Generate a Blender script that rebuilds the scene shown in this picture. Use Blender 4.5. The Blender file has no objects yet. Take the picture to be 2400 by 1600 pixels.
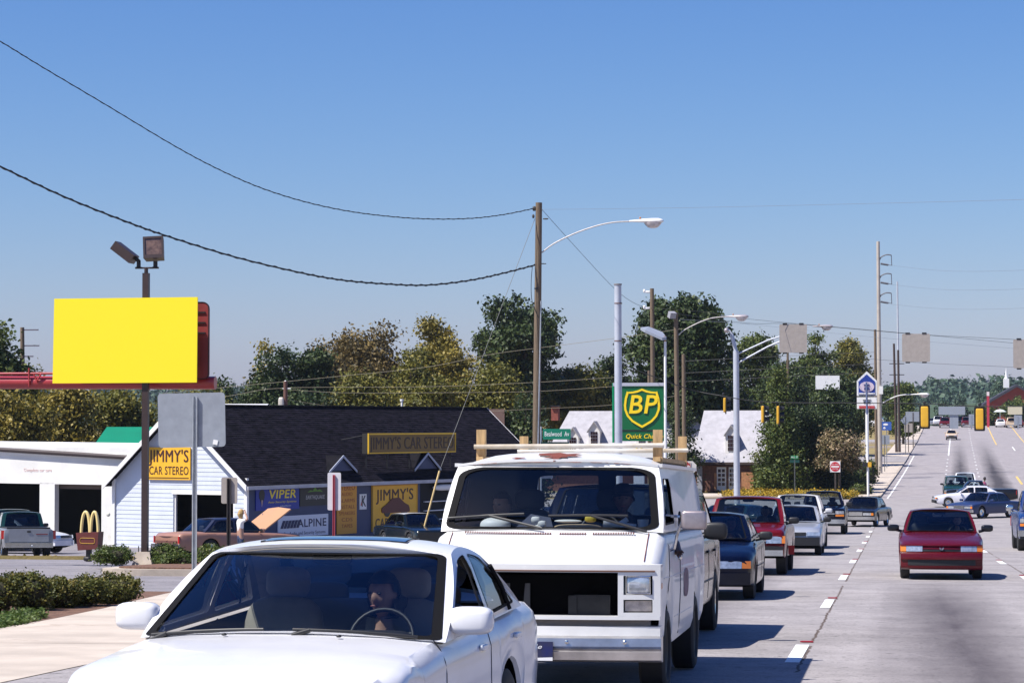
import bpy, bmesh, math, random
import numpy as np
from mathutils import Vector, Matrix, Euler
from mathutils.geometry import tessellate_polygon

random.seed(7); RNG = np.random.default_rng(7)
SC = bpy.context.scene
COL = SC.collection

# ------------------------------------------------------------------ camera
CAM_H = 1.70
F = 5880.0                                   # focal length in photo pixels (2400 wide)
PH = math.atan(190.0 / F)                    # upward pitch: true horizon at row 990
TH = math.atan(894.0 / F * math.cos(PH))     # yaw left of the road direction
cd = bpy.data.cameras.new('camera'); cam = bpy.data.objects.new('camera', cd); COL.objects.link(cam)
cd.sensor_width = 36; cd.lens = 36 * F / 2400; cd.clip_start = .1; cd.clip_end = 9000
cam.location = (0, 0, CAM_H); cam.rotation_euler = (math.pi / 2 + PH, 0, TH)
SC.camera = cam

# ------------------------------------------------------------------ light
SUNV = Vector((-.58, -.37, 1.0)).normalized()          # towards the sun
SUN_EL = math.asin(SUNV.z); SUN_AZ = math.atan2(SUNV.x, SUNV.y)
sd = bpy.data.lights.new('sun', 'SUN'); sun = bpy.data.objects.new('sun', sd); COL.objects.link(sun)
sd.energy = 5.0; sd.angle = math.radians(.5); sd.color = (1.0, .95, .88)
sun.rotation_euler = SUNV.to_track_quat('Z', 'Y').to_euler()
sun.location = (-30, -20, 60)
W = bpy.data.worlds.new('World'); SC.world = W; W.use_nodes = True
nt = W.node_tree; nt.nodes.clear()
sky = nt.nodes.new('ShaderNodeTexSky'); sky.sky_type = 'NISHITA'; sky.sun_disc = False
sky.sun_elevation = SUN_EL; sky.sun_rotation = SUN_AZ
sky.air_density = 1.0; sky.dust_density = .6; sky.ozone_density = 2.2; sky.altitude = 150
bg = nt.nodes.new('ShaderNodeBackground'); bg.inputs[1].default_value = .087
wo = nt.nodes.new('ShaderNodeOutputWorld')
sk = nt.nodes.new('ShaderNodeSeparateColor'); nt.links.new(sky.outputs[0], sk.inputs[0]); cb = nt.nodes.new('ShaderNodeCombineColor')
for i, (pw_, sc_) in enumerate(((1.6, .95), (1.25, .775), (.8, .84))):      # film response of the sky colour, the same in every direction
    a_ = nt.nodes.new('ShaderNodeMath'); a_.operation = 'MULTIPLY'; a_.inputs[1].default_value = .1; nt.links.new(sk.outputs[i], a_.inputs[0])
    b_ = nt.nodes.new('ShaderNodeMath'); b_.operation = 'POWER'; b_.inputs[1].default_value = pw_; nt.links.new(a_.outputs[0], b_.inputs[0])
    c_ = nt.nodes.new('ShaderNodeMath'); c_.operation = 'MULTIPLY'; c_.inputs[1].default_value = sc_ * 10; nt.links.new(b_.outputs[0], c_.inputs[0]); nt.links.new(c_.outputs[0], cb.inputs[i])
nt.links.new(cb.outputs[0], bg.inputs[0]); nt.links.new(bg.outputs[0], wo.inputs[0])
SC.view_settings.view_transform = 'Standard'; SC.view_settings.look = 'None'
SC.view_settings.gamma = 1; SC.view_settings.exposure = .62
SC.view_settings.use_curve_mapping = False
SC.cycles.max_bounces = 6; SC.cycles.transparent_max_bounces = 16
SC.cycles.use_denoising = True

# ------------------------------------------------------------------ geometry of the view
_F = Vector((-math.sin(TH) * math.cos(PH), math.cos(TH) * math.cos(PH), math.sin(PH)))
_R = Vector((math.cos(TH), math.sin(TH), 0)); _U = _R.cross(_F)
CAMP = Vector((0, 0, CAM_H))
def ray(px, py): return _F * F + _R * (px - 1200) - _U * (py - 800)
def P(px, py, Y):
    """the point seen at a photo pixel, Y metres down the road"""
    d = ray(px, py); return CAMP + d * (Y / d.y)
_ky = [-60, 0, 115, 140, 168, 190, 250, 310, 370, 405, 430, 455, 485, 540, 700, 1200, 4000]
_kz = [1.7, 0, -3.21, -3.70, -3.86, -3.78, -3.05, -2.0, -.8, .05, .75, 1.2, .9, -1.5, -16, -28, -30]
_ty = np.arange(-60, 4001, 1.0); _tz = np.interp(_ty, _ky, _kz)
_tzs = np.convolve(np.pad(_tz, 12, mode='edge'), np.ones(25) / 25, 'valid'); _tzs[:20] = _tz[:20]
def ss(x): x = min(1.0, max(0.0, x)); return x * x * (3 - 2 * x)
def H(x, y):
    z = float(np.interp(y, _ty, _tzs))
    z -= .72 * ss((-x - 13) / 8) * ss((y - 58) / 22) * (1 - ss((y - 150) / 40))
    return z
def G(px, py):
    """ground point under a photo pixel"""
    d = ray(px, py); d = d / d.y; y = 5.0; prev = None
    while y < 900:
        p = CAMP + d * y
        e = p.z - H(p.x, y)
        if e <= 0:
            a, b = y - 1.0, y
            for _ in range(24):
                m = (a + b) / 2; q = CAMP + d * m
                if q.z > H(q.x, m): a = m
                else: b = m
            return CAMP + d * b
        y += 1.0
    return CAMP + d * 900
def onground(x, y, dz=0): return Vector((x, y, H(x, y) + dz))
def slope(y): return math.atan(H(0, y + 2) - H(0, y - 2)) if False else math.atan((H(0, y + 2) - H(0, y - 2)) / 4)
def rp(px, py, p0, n):
    d = ray(px, py); t = (Vector(p0) - CAMP).dot(n) / d.dot(n); return CAMP + d * t

# ------------------------------------------------------------------ materials
_mats = {}
def pm(name, rgb, rough=.6, metal=0, coat=0, var=0, vs=4, bump=0, bs=60, spec=.5, rgb2=None, dirt=None, stretch=None):
    if name in _mats: return _mats[name]
    m = bpy.data.materials.new(name); m.use_nodes = True; n = m.node_tree; b = n.nodes['Principled BSDF']
    b.inputs['Base Color'].default_value = (*rgb, 1); b.inputs['Roughness'].default_value = rough
    b.inputs['Metallic'].default_value = metal; b.inputs['Specular IOR Level'].default_value = spec
    b.inputs['Coat Weight'].default_value = coat; b.inputs['Coat Roughness'].default_value = .04
    tc = n.nodes.new('ShaderNodeTexCoord'); vec = tc.outputs['Object']
    if stretch:
        mp = n.nodes.new('ShaderNodeMapping'); mp.inputs['Scale'].default_value = stretch
        n.links.new(vec, mp.inputs[0]); vec = mp.outputs[0]
    def noise(sc, det=5, rgh=.6):
        t = n.nodes.new('ShaderNodeTexNoise'); t.inputs['Scale'].default_value = sc
        t.inputs['Detail'].default_value = det; t.inputs['Roughness'].default_value = rgh
        n.links.new(vec, t.inputs['Vector']); return t
    if var or rgb2:
        t = noise(vs); r = n.nodes.new('ShaderNodeValToRGB')
        c2 = rgb2 or tuple(c * (1 - var) for c in rgb); c1 = rgb if rgb2 else tuple(min(1, c * (1 + var * .6)) for c in rgb)
        r.color_ramp.elements[0].position = .33; r.color_ramp.elements[1].position = .67
        r.color_ramp.elements[0].color = (*c2, 1); r.color_ramp.elements[1].color = (*c1, 1)
        n.links.new(t.outputs[0], r.inputs[0]); out = r.outputs[0]
        if dirt:
            t2 = noise(dirt[1], 8, .7); r2 = n.nodes.new('ShaderNodeValToRGB')
            r2.color_ramp.elements[0].position = dirt[2]; r2.color_ramp.elements[1].position = dirt[2] + .06
            mx = n.nodes.new('ShaderNodeMix'); mx.data_type = 'RGBA'
            n.links.new(t2.outputs[0], r2.inputs[0]); n.links.new(r2.outputs[0], mx.inputs[0])
            n.links.new(out, mx.inputs[6]); mx.inputs[7].default_value = (*dirt[0], 1); out = mx.outputs[2]
        n.links.new(out, b.inputs['Base Color'])
    if bump:
        t = noise(bs, 6); bp = n.nodes.new('ShaderNodeBump'); bp.inputs['Strength'].default_value = bump
        bp.inputs['Distance'].default_value = .02
        n.links.new(t.outputs[0], bp.inputs['Height']); n.links.new(bp.outputs[0], b.inputs['Normal'])
    _mats[name] = m; return m
def paint(name, rgb, rough=.28, var=.05):
    return pm(name, rgb, rough, 0, .25, var, 3, .015, 400, .25)
def glassmat(name, tint, refl=.04):
    if name in _mats: return _mats[name]
    m = bpy.data.materials.new(name); m.use_nodes = True; n = m.node_tree; n.nodes.clear()
    o = n.nodes.new('ShaderNodeOutputMaterial'); t = n.nodes.new('ShaderNodeBsdfTransparent'); t.inputs[0].default_value = (*tint, 1)
    g = n.nodes.new('ShaderNodeBsdfGlossy'); g.inputs['Roughness'].default_value = .03; g.inputs[0].default_value = (.9, .95, 1, 1)
    f = n.nodes.new('ShaderNodeFresnel'); f.inputs[0].default_value = 1.45
    a = n.nodes.new('ShaderNodeMath'); a.operation = 'MULTIPLY'; a.inputs[1].default_value = refl / .04
    mx = n.nodes.new('ShaderNodeMixShader')
    n.links.new(f.outputs[0], a.inputs[0]); n.links.new(a.outputs[0], mx.inputs[0])
    n.links.new(t.outputs[0], mx.inputs[1]); n.links.new(g.outputs[0], mx.inputs[2]); n.links.new(mx.outputs[0], o.inputs[0])
    _mats[name] = m; return m
def leafmat(name, cols, trans=.25):
    if name in _mats: return _mats[name]
    m = bpy.data.materials.new(name); m.use_nodes = True; n = m.node_tree; n.nodes.clear()
    o = n.nodes.new('ShaderNodeOutputMaterial'); at = n.nodes.new('ShaderNodeAttribute'); at.attribute_name = 'tint'
    r = n.nodes.new('ShaderNodeValToRGB'); e = r.color_ramp.elements
    while len(e) < len(cols): e.new(.5)
    for i, c in enumerate(cols): e[i].position = i / (len(cols) - 1); e[i].color = (*c, 1)
    d = n.nodes.new('ShaderNodeBsdfPrincipled'); d.inputs['Roughness'].default_value = .55; d.inputs['Specular IOR Level'].default_value = .35
    tr = n.nodes.new('ShaderNodeBsdfTranslucent'); mx = n.nodes.new('ShaderNodeMixShader'); mx.inputs[0].default_value = trans
    n.links.new(at.outputs['Fac'], r.inputs[0]); n.links.new(r.outputs[0], d.inputs['Base Color']); n.links.new(r.outputs[0], tr.inputs[0])
    n.links.new(d.outputs[0], mx.inputs[1]); n.links.new(tr.outputs[0], mx.inputs[2]); n.links.new(mx.outputs[0], o.inputs[0])
    _mats[name] = m; return m

# ------------------------------------------------------------------ mesh builder
class MB:
    def __init__(s): s.v = []; s.f = []
    def add(s, vs, fs):
        o = len(s.v); s.v += [tuple(v) for v in vs]; s.f += [tuple(i + o for i in f) for f in fs]
    def quad(s, a, b, c, d): s.add([a, b, c, d], [(0, 1, 2, 3)])
    def box(s, c, d, rz=0, rx=0, ry=0):
        M = Matrix.Translation(c) @ Euler((rx, ry, rz)).to_matrix().to_4x4(); x, y, z = d[0] / 2, d[1] / 2, d[2] / 2
        vs = [M @ Vector((sx * x, sy * y, sz * z)) for sx in (-1, 1) for sy in (-1, 1) for sz in (-1, 1)]
        s.add(vs, [(0, 1, 3, 2), (4, 6, 7, 5), (0, 4, 5, 1), (2, 3, 7, 6), (0, 2, 6, 4), (1, 5, 7, 3)])
    def tube(s, path, r, n=8, caps=True):
        path = [Vector(p) for p in path]; k = len(path)
        rs = r if isinstance(r, (list, tuple)) else [r] * k
        vs = []; t0 = (path[1] - path[0]).normalized(); a = t0.orthogonal().normalized()
        for i, p in enumerate(path):
            t = (path[min(i + 1, k - 1)] - path[max(i - 1, 0)]).normalized()
            a = (a - t * a.dot(t)).normalized(); b = t.cross(a)
            for j in range(n):
                an = 2 * math.pi * j / n; vs.append(p + (a * math.cos(an) + b * math.sin(an)) * rs[i])
        fs = [(i * n + j, i * n + (j + 1) % n, (i + 1) * n + (j + 1) % n, (i + 1) * n + j) for i in range(k - 1) for j in range(n)]
        if caps: fs += [tuple(range(n - 1, -1, -1)), tuple(range((k - 1) * n, k * n))]
        s.add(vs, fs)
    def prism(s, pts, h, M=None):
        """polygon pts (x,y) in a plane, extruded by h along the plane normal; M maps the plane into space"""
        M = M or Matrix(); n = len(pts)
        vs = [M @ Vector((p[0], p[1], 0)) for p in pts] + [M @ Vector((p[0], p[1], h)) for p in pts]
        tr = tessellate_polygon([[Vector((p[0], p[1], 0)) for p in pts]])
        fs = [tuple(t) for t in tr] + [tuple(i + n for i in reversed(t)) for t in tr]
        fs += [(i, (i + 1) % n, n + (i + 1) % n, n + i) for i in range(n)]
        s.add(vs, fs)
    def loft(s, rings, close=False, caps=False):
        n = len(rings[0]); k = len(rings)
        vs = [v for r in rings for v in r]; m = n if close else n - 1
        fs = [(i * n + j, i * n + (j + 1) % n, (i + 1) * n + (j + 1) % n, (i + 1) * n + j) for i in range(k - 1) for j in range(m)]
        if caps: fs += [tuple(range(n - 1, -1, -1)), tuple(range((k - 1) * n, k * n))]
        s.add(vs, fs)
    def superell(s, c, d, e=.45, nu=20, nv=12, M=None):
        def sp(v, p): return math.copysign(abs(v) ** p, v)
        M = M or Matrix(); rows = []
        for i in range(nv + 1):
            ph = -math.pi / 2 + math.pi * i / nv
            rows.append([Vector(c) + M.to_3x3() @ Vector((d[0] / 2 * sp(math.cos(ph), e) * sp(math.cos(2 * math.pi * j / nu), e),
                d[1] / 2 * sp(math.cos(ph), e) * sp(math.sin(2 * math.pi * j / nu), e), d[2] / 2 * sp(math.sin(ph), e))) for j in range(nu)])
        s.loft(rows, True, True)
    def build(s, name, mat, parent=None, smooth=None, loc=None):
        me = bpy.data.meshes.new(name); me.from_pydata(s.v, [], s.f); me.materials.append(mat)
        if smooth is not None:
            me.shade_smooth(); me.set_sharp_from_angle(angle=math.radians(smooth))
        bm = bmesh.new(); bm.from_mesh(me); bmesh.ops.recalc_face_normals(bm, faces=bm.faces); bm.to_mesh(me); bm.free()
        return link(name, me, parent, loc)
def link(name, me, parent=None, loc=None):
    o = bpy.data.objects.new(name, me); COL.objects.link(o)
    if parent: o.parent = parent
    if loc is not None: o.location = loc
    return o
def tag(o, label=None, cat=None, group=None, kind=None):
    for k, v in (('label', label), ('category', cat), ('group', group), ('kind', kind)):
        if v: o[k] = v
    return o
def thing(name, label, cat, loc=(0, 0, 0), rz=0, rx=0, group=None):
    o = bpy.data.objects.new(name, None); COL.objects.link(o); o.location = loc; o.rotation_euler = (rx, 0, rz)
    o.empty_display_size = .2
    return tag(o, label, cat, group)
def copytree(o, parent=None):
    c = o.copy(); COL.objects.link(c)
    if parent: c.parent = parent
    for ch in list(o.children): copytree(ch, c)
    return c
def roundpoly(poly, r, n=4):
    out = []; k = len(poly)
    for i in range(k):
        p = Vector(poly[i]).to_2d(); a = Vector(poly[i - 1]).to_2d(); b = Vector(poly[(i + 1) % k]).to_2d()
        ri = r[i] if isinstance(r, (list, tuple)) else r
        da, db = (a - p), (b - p); ra = min(ri, da.length * .45); rb = min(ri, db.length * .45)
        pa = p + da.normalized() * ra; pb = p + db.normalized() * rb
        for j in range(n + 1):
            t = j / n; out.append(tuple(pa * (1 - t) ** 2 + p * 2 * t * (1 - t) + pb * t * t))
    return out
def sheet(mb, outer, holes, fn):
    """flat outline with holes, mapped into space by fn"""
    loops = [[Vector((p[0], p[1], 0)) for p in l] for l in [outer] + list(holes)]
    allp = [p for l in loops for p in l]
    mb.add([fn(p.x, p.y) for p in allp], [tuple(t) for t in tessellate_polygon(loops)])
def ringfill(mb, outline, fn, rings=5):
    cx = sum(p[0] for p in outline) / len(outline); cy = sum(p[1] for p in outline) / len(outline)
    rows = [[fn(cx + (p[0] - cx) * k, cy + (p[1] - cy) * k) for p in outline] for k in [1 - i / rings for i in range(rings)]]
    mb.loft(rows, True); n = len(outline)
    mb.add(rows[-1] + [fn(cx, cy)], [(i, (i + 1) % n, n) for i in range(n)])
def bandring(mb, o1, o2, fn):
    mb.loft([[fn(*p) for p in o1], [fn(*p) for p in o2]], True)
def scalepoly(poly, d):
    cx = sum(p[0] for p in poly) / len(poly); cy = sum(p[1] for p in poly) / len(poly)
    w = max(abs(p[0] - cx) for p in poly); h = max(abs(p[1] - cy) for p in poly)
    return [(cx + (p[0] - cx) * (1 - d / w), cy + (p[1] - cy) * (1 - d / h)) for p in poly]

def text(s, h, mat, parent, M, bold=0, shear=0, xs=1, ext=.006, align='CENTER', name='lettering', fit=None):
    """raised lettering; M places the text plane, whose x runs along the words and y up; h is the cap height"""
    cu = bpy.data.curves.new('t', 'FONT'); cu.body = s; cu.size = h / .69; cu.align_x = align; cu.align_y = 'CENTER'
    cu.extrude = ext; cu.shear = shear; cu.resolution_u = 3
    bold = min(bold, h * .02) if h > .2 and 'M' not in s else 0; cu.space_character = 1.06
    o = bpy.data.objects.new('t', cu); COL.objects.link(o)
    bpy.context.view_layer.update()
    bb = [v[:] for v in o.bound_box]; lo = [min(v[i] for v in bb) - bold for i in range(2)]; hi = [max(v[i] for v in bb) + bold for i in range(2)]
    if fit: xs = fit / max(.01, hi[0] - lo[0])
    cu.offset = bold; bpy.context.view_layer.update()
    me = bpy.data.meshes.new_from_object(o.evaluated_get(bpy.context.evaluated_depsgraph_get()))
    for v in me.vertices: v.co.x = min(hi[0], max(lo[0], v.co.x)); v.co.y = min(hi[1], max(lo[1], v.co.y))
    bpy.data.objects.remove(o); bpy.data.curves.remove(cu)
    if 'M' in s and h > .25:      # heavier strokes: a second pass a hair to the right
        bm = bmesh.new(); bm.from_mesh(me); me.transform(Matrix.Translation((h * .05 / max(xs, .1), 0, .0015))); bm.from_mesh(me); bm.to_mesh(me); bm.free()
    me.materials.clear(); me.materials.append(mat); me.transform(M @ Matrix.Diagonal((xs, 1, 1, 1)))
    return link(name, me, parent)
def plane_m(o, xax, yax):
    x = Vector(xax).normalized(); y = Vector(yax).normalized(); z = x.cross(y)
    return Matrix(((x.x, y.x, z.x, o[0]), (x.y, y.y, z.y, o[1]), (x.z, y.z, z.z, o[2]), (0, 0, 0, 1)))
CAMFACE = plane_m((0, 0, 0), (1, 0, 0), (0, 0, 1))      # text plane facing -Y
# ------------------------------------------------------------------ shared materials
BLACK = pm('black_plastic', (.012, .012, .014), .5)
SEAL = pm('seal_black', (.005, .005, .006), .8, spec=.15); SHADEBLK = pm('recess_shade_black', (.0025, .0025, .003), 1, spec=.05)  # near-black holds the shade of the grille opening, recesses and undersides
RUBBER = pm('rubber', (.014, .014, .015), .75, var=.2, vs=20)
CHROME = pm('chrome', (.62, .63, .64), .14, 1, var=.1, vs=6)
STEEL = pm('galvanised_steel', (.42, .45, .49), .45, .6, var=.15, vs=9)
SIGNBACK = pm('sign_back_aluminium', (.30, .33, .38), .5, .25, var=.12, vs=6)
TANBACK = pm('weathered_sign_back', (.36, .32, .29), .6, .1, var=.1, vs=5)
TRIM = pm('cabin_trim_dark', (.02, .02, .024), .7)
TRIMG = pm('cabin_trim_grey', (.20, .185, .165), .7)
LAMP = pm('headlamp_glass', (.55, .58, .62), .08, .55, 1, var=.35, vs=14)
AMBER = pm('amber_lens', (.70, .20, .02), .2, 0, .6)
REDL = pm('red_lens', (.45, .01, .012), .2, 0, .6)
WHITEP = pm('white_paint', (.78, .78, .78), .5, var=.05, vs=3)
WG = glassmat('windscreen_glass', (.66, .71, .74), .05)
WQ = glassmat('tinted_windscreen', (.50, .57, .61), .055)
SG = glassmat('side_glass', (.70, .76, .78), .05)
DG = glassmat('dark_glass', (.10, .13, .16), .05)

def ip(lst, t): return float(np.interp(t, [a for a, b in lst], [b for a, b in lst]))
_meshes = {}
def wheel(parent, x, y, R, wd, style='plain'):
    k = ('tyre', R, wd)
    def put(name, key, mk, mat, par):
        if key in _meshes: o = link(name, _meshes[key], par)
        else:
            mb = MB(); mk(mb); o = mb.build(name, mat, par, 40); _meshes[key] = o.data
        return o
    def lathe(mb, prof, n=26):
        mb.loft([[Vector((px, pr * math.cos(2 * math.pi * j / n), pr * math.sin(2 * math.pi * j / n))) for j in range(n)] for px, pr in prof], True)
    h = wd / 2
    t = put('wheel', k, lambda m: lathe(m, [(-h * .7, R * .62), (-h, R * .72), (-h, R * .9), (-h * .8, R), (h * .8, R), (h, R * .9), (h, R * .72), (h * .7, R * .62)]), RUBBER, parent)
    t.location = (x, y, R)
    sg = 1 if x > 0 else -1
    def rim(m):
        lathe(m, [(h * .55, R * .64), (h * .8, R * .62), (h * .72, R * .55), (h * .45, R * .48), (h * .5, R * .2), (h * .62, R * .12), (h * .62, .001)])
        for i in range(7 if style == 'alloy' else 0):
            a = 2 * math.pi * i / 7
            m.box((h * .62, R * .35 * math.cos(a), R * .35 * math.sin(a)), (.02, R * .42, R * .11), rx=a)
    r = put('rim', ('rim', R, wd, style), rim, CHROME if style != 'dark' else BLACK, t)
    if sg < 0: r.rotation_euler = (0, 0, math.pi)
    return t

def vehicle(S, label, x, y, yaw=0, name='car', cat='car', group=None, z=None):
    L, Wd = S['L'], S['w']; hl = L / 2
    sl = slope(y) if z is None else 0
    R3 = (Matrix.Rotation(sl, 4, 'X') @ Matrix.Rotation(yaw, 4, 'Z'))
    base = onground(x, y, .006) if z is None else Vector((x, y, z))
    root = thing(name, label, cat, base, group=group); root.rotation_euler = R3.to_euler()
    M = Matrix.Translation(base) @ R3
    pt = S['paint']; g = S['gh']; R = S.get('R', .31); axles = S['ax']
    kn, kt = S.get('kn', .16), S.get('kt', .1); t0 = S.get('t0', 0.0)
    top, bot = S['top'], S.get('bot', [(0, .30), (.35, .2), (L - .35, .22), (L, .34)])
    wid = S.get('wid') or [(0, .88), (.06, .93), (.25, .97), (.7, 1), (L - .9, 1), (L - .3, .96), (L - .05, .92), (L, .86)]
    cr = S.get('cr', .035); sh = S.get('sh', .10); arch = R + S.get('gap', .055); td = S.get('deck', .9)
    ts = set([t0, t0 + .02, t0 + .06, t0 + .13, L - .13, L - .06, L - .02, L, g['tw'], g['tb']]) | set(np.linspace(t0, L, 34))
    for a in axles:
        for q in (-1, -.995, -.96, -.86, -.7, -.5, -.25, 0, .25, .5, .7, .86, .96, .995, 1): ts.add(a + q * arch)
    ts = sorted(t for t in ts if t0 <= t <= L)
    def sect(t):
        w = Wd * ip(wid, t); zt = ip(top, t); zb = ip(bot, t); zl = zb
        for a in axles:
            if abs(t - a) < arch: zl = max(zl, R + math.sqrt(max(0, arch * arch - (t - a) ** 2)) * 1.0 - .0)
        s_ = min(sh, (zt - zl) * .35); zs = zt - s_; c = cr * min(1, (t - t0) / .3, (L - t) / .3) if t > t0 else 0
        pr = [(0, zl), (.80 * w, zl), (.955 * w, zl + .012), (.982 * w, zl + .12 * (zs - zl)), (w, zl + .55 * (zs - zl)), (.992 * w, zs),
              (.965 * w, zt - .4 * s_), (td * w, zt), (.62 * w, zt + c * .6), (.3 * w, zt + c * .9), (0, zt + c)]
        fn, ft = max(0, 1 - (t - t0) / .9), max(0, 1 - (L - t) / .6)
        return [Vector((px, t - hl + kn * (px / Wd) ** 2 * fn - kt * (px / Wd) ** 2 * ft, pz)) for px, pz in pr]
    secs = [sect(t) for t in ts]
    body, under = MB(), MB()
    nP = 11
    for sg in (1, -1):
        rings = [[Vector((sg * p.x, p.y, p.z)) for p in s] for s in secs]
        for i in range(len(ts) - 1):
            mid = (ts[i] + ts[i + 1]) / 2; cab = g['tw'] < mid < g['tb']
            for j in range(nP - 1):
                q = (rings[i][j], rings[i][j + 1], rings[i + 1][j + 1], rings[i + 1][j])
                if j < 2: under.add(q, [(0, 1, 2, 3)])
                elif not (cab and j >= 7): body.add(q, [(0, 1, 2, 3)])
    for s, mbx in ((secs[0], under if S.get('opennose') else body), (secs[-1], body)):
        ring = s + [Vector((-p.x, p.y, p.z)) for p in reversed(s[1:-1])]
        mbx.add(ring, [tuple(range(len(ring)))])
    bo = body.build('body', pt, root, 38)
    bm = bmesh.new(); bm.from_mesh(bo.data); bmesh.ops.remove_doubles(bm, verts=bm.verts, dist=.0008)
    bmesh.ops.recalc_face_normals(bm, faces=bm.faces); bm.to_mesh(bo.data); bm.free(); bo.data.shade_smooth(); bo.data.set_sharp_from_angle(angle=math.radians(34))
    under.build('underbody', SHADEBLK, root)
    # ---------------- cabin
    tw, zw, th, zh, tr, zr, tb, zk = g['tw'], g['zw'], g['th'], g['zh'], g['tr'], g['zr'], g['tb'], g['zb']
    wb, wt, bw, br, cw = g['wb'], g['wt'], g.get('bw', .12), g.get('br', .1), g.get('crown', .045)
    arc = g.get('arc', .02)
    def X(z):
        v = (z - zw) / (zh - zw); return wb + (wt - wb) * v + g.get('tum', .02) * 4 * v * (1 - v)
    def zroof(t): k = min(1, max(0, (t - th) / (tr - th))); return zh + (zr - zh) * k + arc * 4 * k * (1 - k)
    def front(d=0):
        def f(u, v):
            s = 2 * u - 1; z0 = zw + (zh - zw) * v; t = tw + (th - tw) * v - bw * (1 - s * s) * (1 - .55 * v) - .03 * math.sin(math.pi * v)
            return Vector((s * (X(z0) - d), t - hl + d, z0 + cr * (1 - s * s) * (1 - v) + cw * v * (1 - abs(s) ** 3) - d * .5))
        return f
    def rear(d=0):
        def f(u, v):
            s = 2 * u - 1; z0 = zk + (zr - zk) * v; t = tb + (tr - tb) * v + br * (1 - s * s) * (1 - .5 * v)
            return Vector((s * (X(z0) - d), t - hl - d, z0 + cw * v * (1 - abs(s) ** 3) - d * .5))
        return f
    def side(sg, d=0):
        def f(t, z): return Vector((sg * (X(z) - d), t - hl, z))
        return f
    def roofp(u, k, d=0):
        s = 2 * u - 1; t = th + (tr - th) * k; z0 = zroof(t)
        t2 = t + (-bw * .45 * (1 - k) + br * .5 * k) * (1 - s * s)
        return Vector((s * (X(z0) - d), t2 - hl, z0 + cw * (1 - abs(s) ** 3) + g.get('dome', .0) * (1 - (1 - min(1, k / .16)) ** 2) * (1 - abs(s) ** 5) - d))
    sq = [(0, 0), (1, 0), (1, 1), (0, 1)]
    fi = g.get('fi', (.05, .07, .045)); ri = g.get('ri', (.08, .1, .08)); rad = g.get('rad', .05)
    def rrect(i0): return roundpoly([(i0[0], i0[1]), (1 - i0[0], i0[1]), (1 - i0[0] * g.get('ftop', 1.2), 1 - i0[2]), (i0[0] * g.get('ftop', 1.2), 1 - i0[2])], rad, 5)
    def rim_sq(n=12):
        o = []
        for a, b in ((0, 1), (1, 2), (2, 3), (3, 0)):
            for i in range(n): k = i / n; o.append((sq[a][0] + (sq[b][0] - sq[a][0]) * k, sq[a][1] + (sq[b][1] - sq[a][1]) * k))
        return o
    pil, inn, gask = MB(), MB(), MB()
    wi = rrect(fi); rw = rrect(ri)
    sheet(pil, rim_sq(), [wi], front()); sheet(inn, rim_sq(), [wi], front(.02))
    if not S.get('norear'):
        if g.get('rearwin', True):
            rwins = g.get('rwins') or [rw]
            sheet(pil, rim_sq(), rwins, rear()); sheet(inn, rim_sq(), rwins, rear(.02))
        else: rwins = []; sheet(pil, rim_sq(), [], rear()); sheet(inn, rim_sq(), [], rear(.02))
    ga = g.get('gask', .012)
    bandring(gask, wi, scalepoly(wi, ga), front(-.003)); 
    mb = MB(); ringfill(mb, scalepoly(wi, ga * .3), front(.004)); mb.build('windshield', S.get('wglass', WQ), root, 60)
    for q in rwins:
        mb = MB(); ringfill(mb, q, rear(.004)); mb.build('rear_window', S.get('rglass', S.get('sglass', SG)), root, 60)
    def apil(z): return tw + (th - tw) * (z - zw) / (zh - zw)
    def cpil(z): return tb + (tr - tb) * (z - zk) / (zr - zk)
    nT = 10
    outer = [(tw, zw)] + [(th + (tr - th) * i / nT, zroof(th + (tr - th) * i / nT)) for i in range(nT + 1)] + [(tb, zk)]
    zb_, zt_ = zw + g.get('wz', .035), zh - g.get('wtop', .055)
    cuts = g['cuts']            # [(front edge, rear edge)], None means follows the pillar
    def zbl(t): return zw + (zk - zw) * (t - tw) / (tb - tw) + g.get('wz', .035)
    wins = []
    for a, b in cuts:
        za = zb_ + max(0, 0)
        f0 = apil(zbl(tw)) + g.get('ap', .1) if a is None else a; f1 = apil(zt_) + g.get('ap', .1) if a is None else a + g.get('lean', 0)
        r0 = cpil(zbl(tb) + .02) - g.get('cp', .14) if b is None else b; r1 = cpil(zt_) - g.get('cp', .14) if b is None else b + g.get('lean', 0)
        topl = [(f1 + (r1 - f1) * i / 4, zt_ + arc * 4 * (k * (1 - k))) for i in range(5) for k in [min(1, max(0, (f1 + (r1 - f1) * i / 4 - th) / (tr - th)))]]
        poly = [(f0, zbl(f0))] + topl + [(r0, zbl(r0) + .008)]
        wins.append(roundpoly(poly, [.05] + [.05] + [.02] * 3 + [.09] + [.06], 3))
    for sg in (1, -1):
        sheet(pil, outer, wins, side(sg)); sheet(inn, outer, wins, side(sg, .03))
        for i, q in enumerate(wins):
            bandring(gask, q, scalepoly(q, .018), side(sg, -.004))
            if (sg, i) in S.get('open', ()): continue
            mb = MB(); ringfill(mb, q, side(sg, .006), 3); mb.build('side_window', S.get('sglass', SG), root, 60)
    roof, head = MB(), MB(); nu = 16
    us = [.5 - .5 * math.cos(math.pi * i / nu) for i in range(nu + 1)]
    roof.loft([[roofp(u, k / 8) for u in us] for k in range(9)]); head.loft([[roofp(u, k / 8, .025) for u in us] for k in range(9)])
    pil.build('pillar_frame', S.get('pillar', pt), root, 30)
    roof.build('roof', S.get('roofp', pt), root, 60)
    inn.v += []; head.f; inn.add(head.v, head.f); inn.build('headliner', S.get('trim', TRIM), root, 50)
    gask.build('window_seal', SEAL, root)
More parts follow.
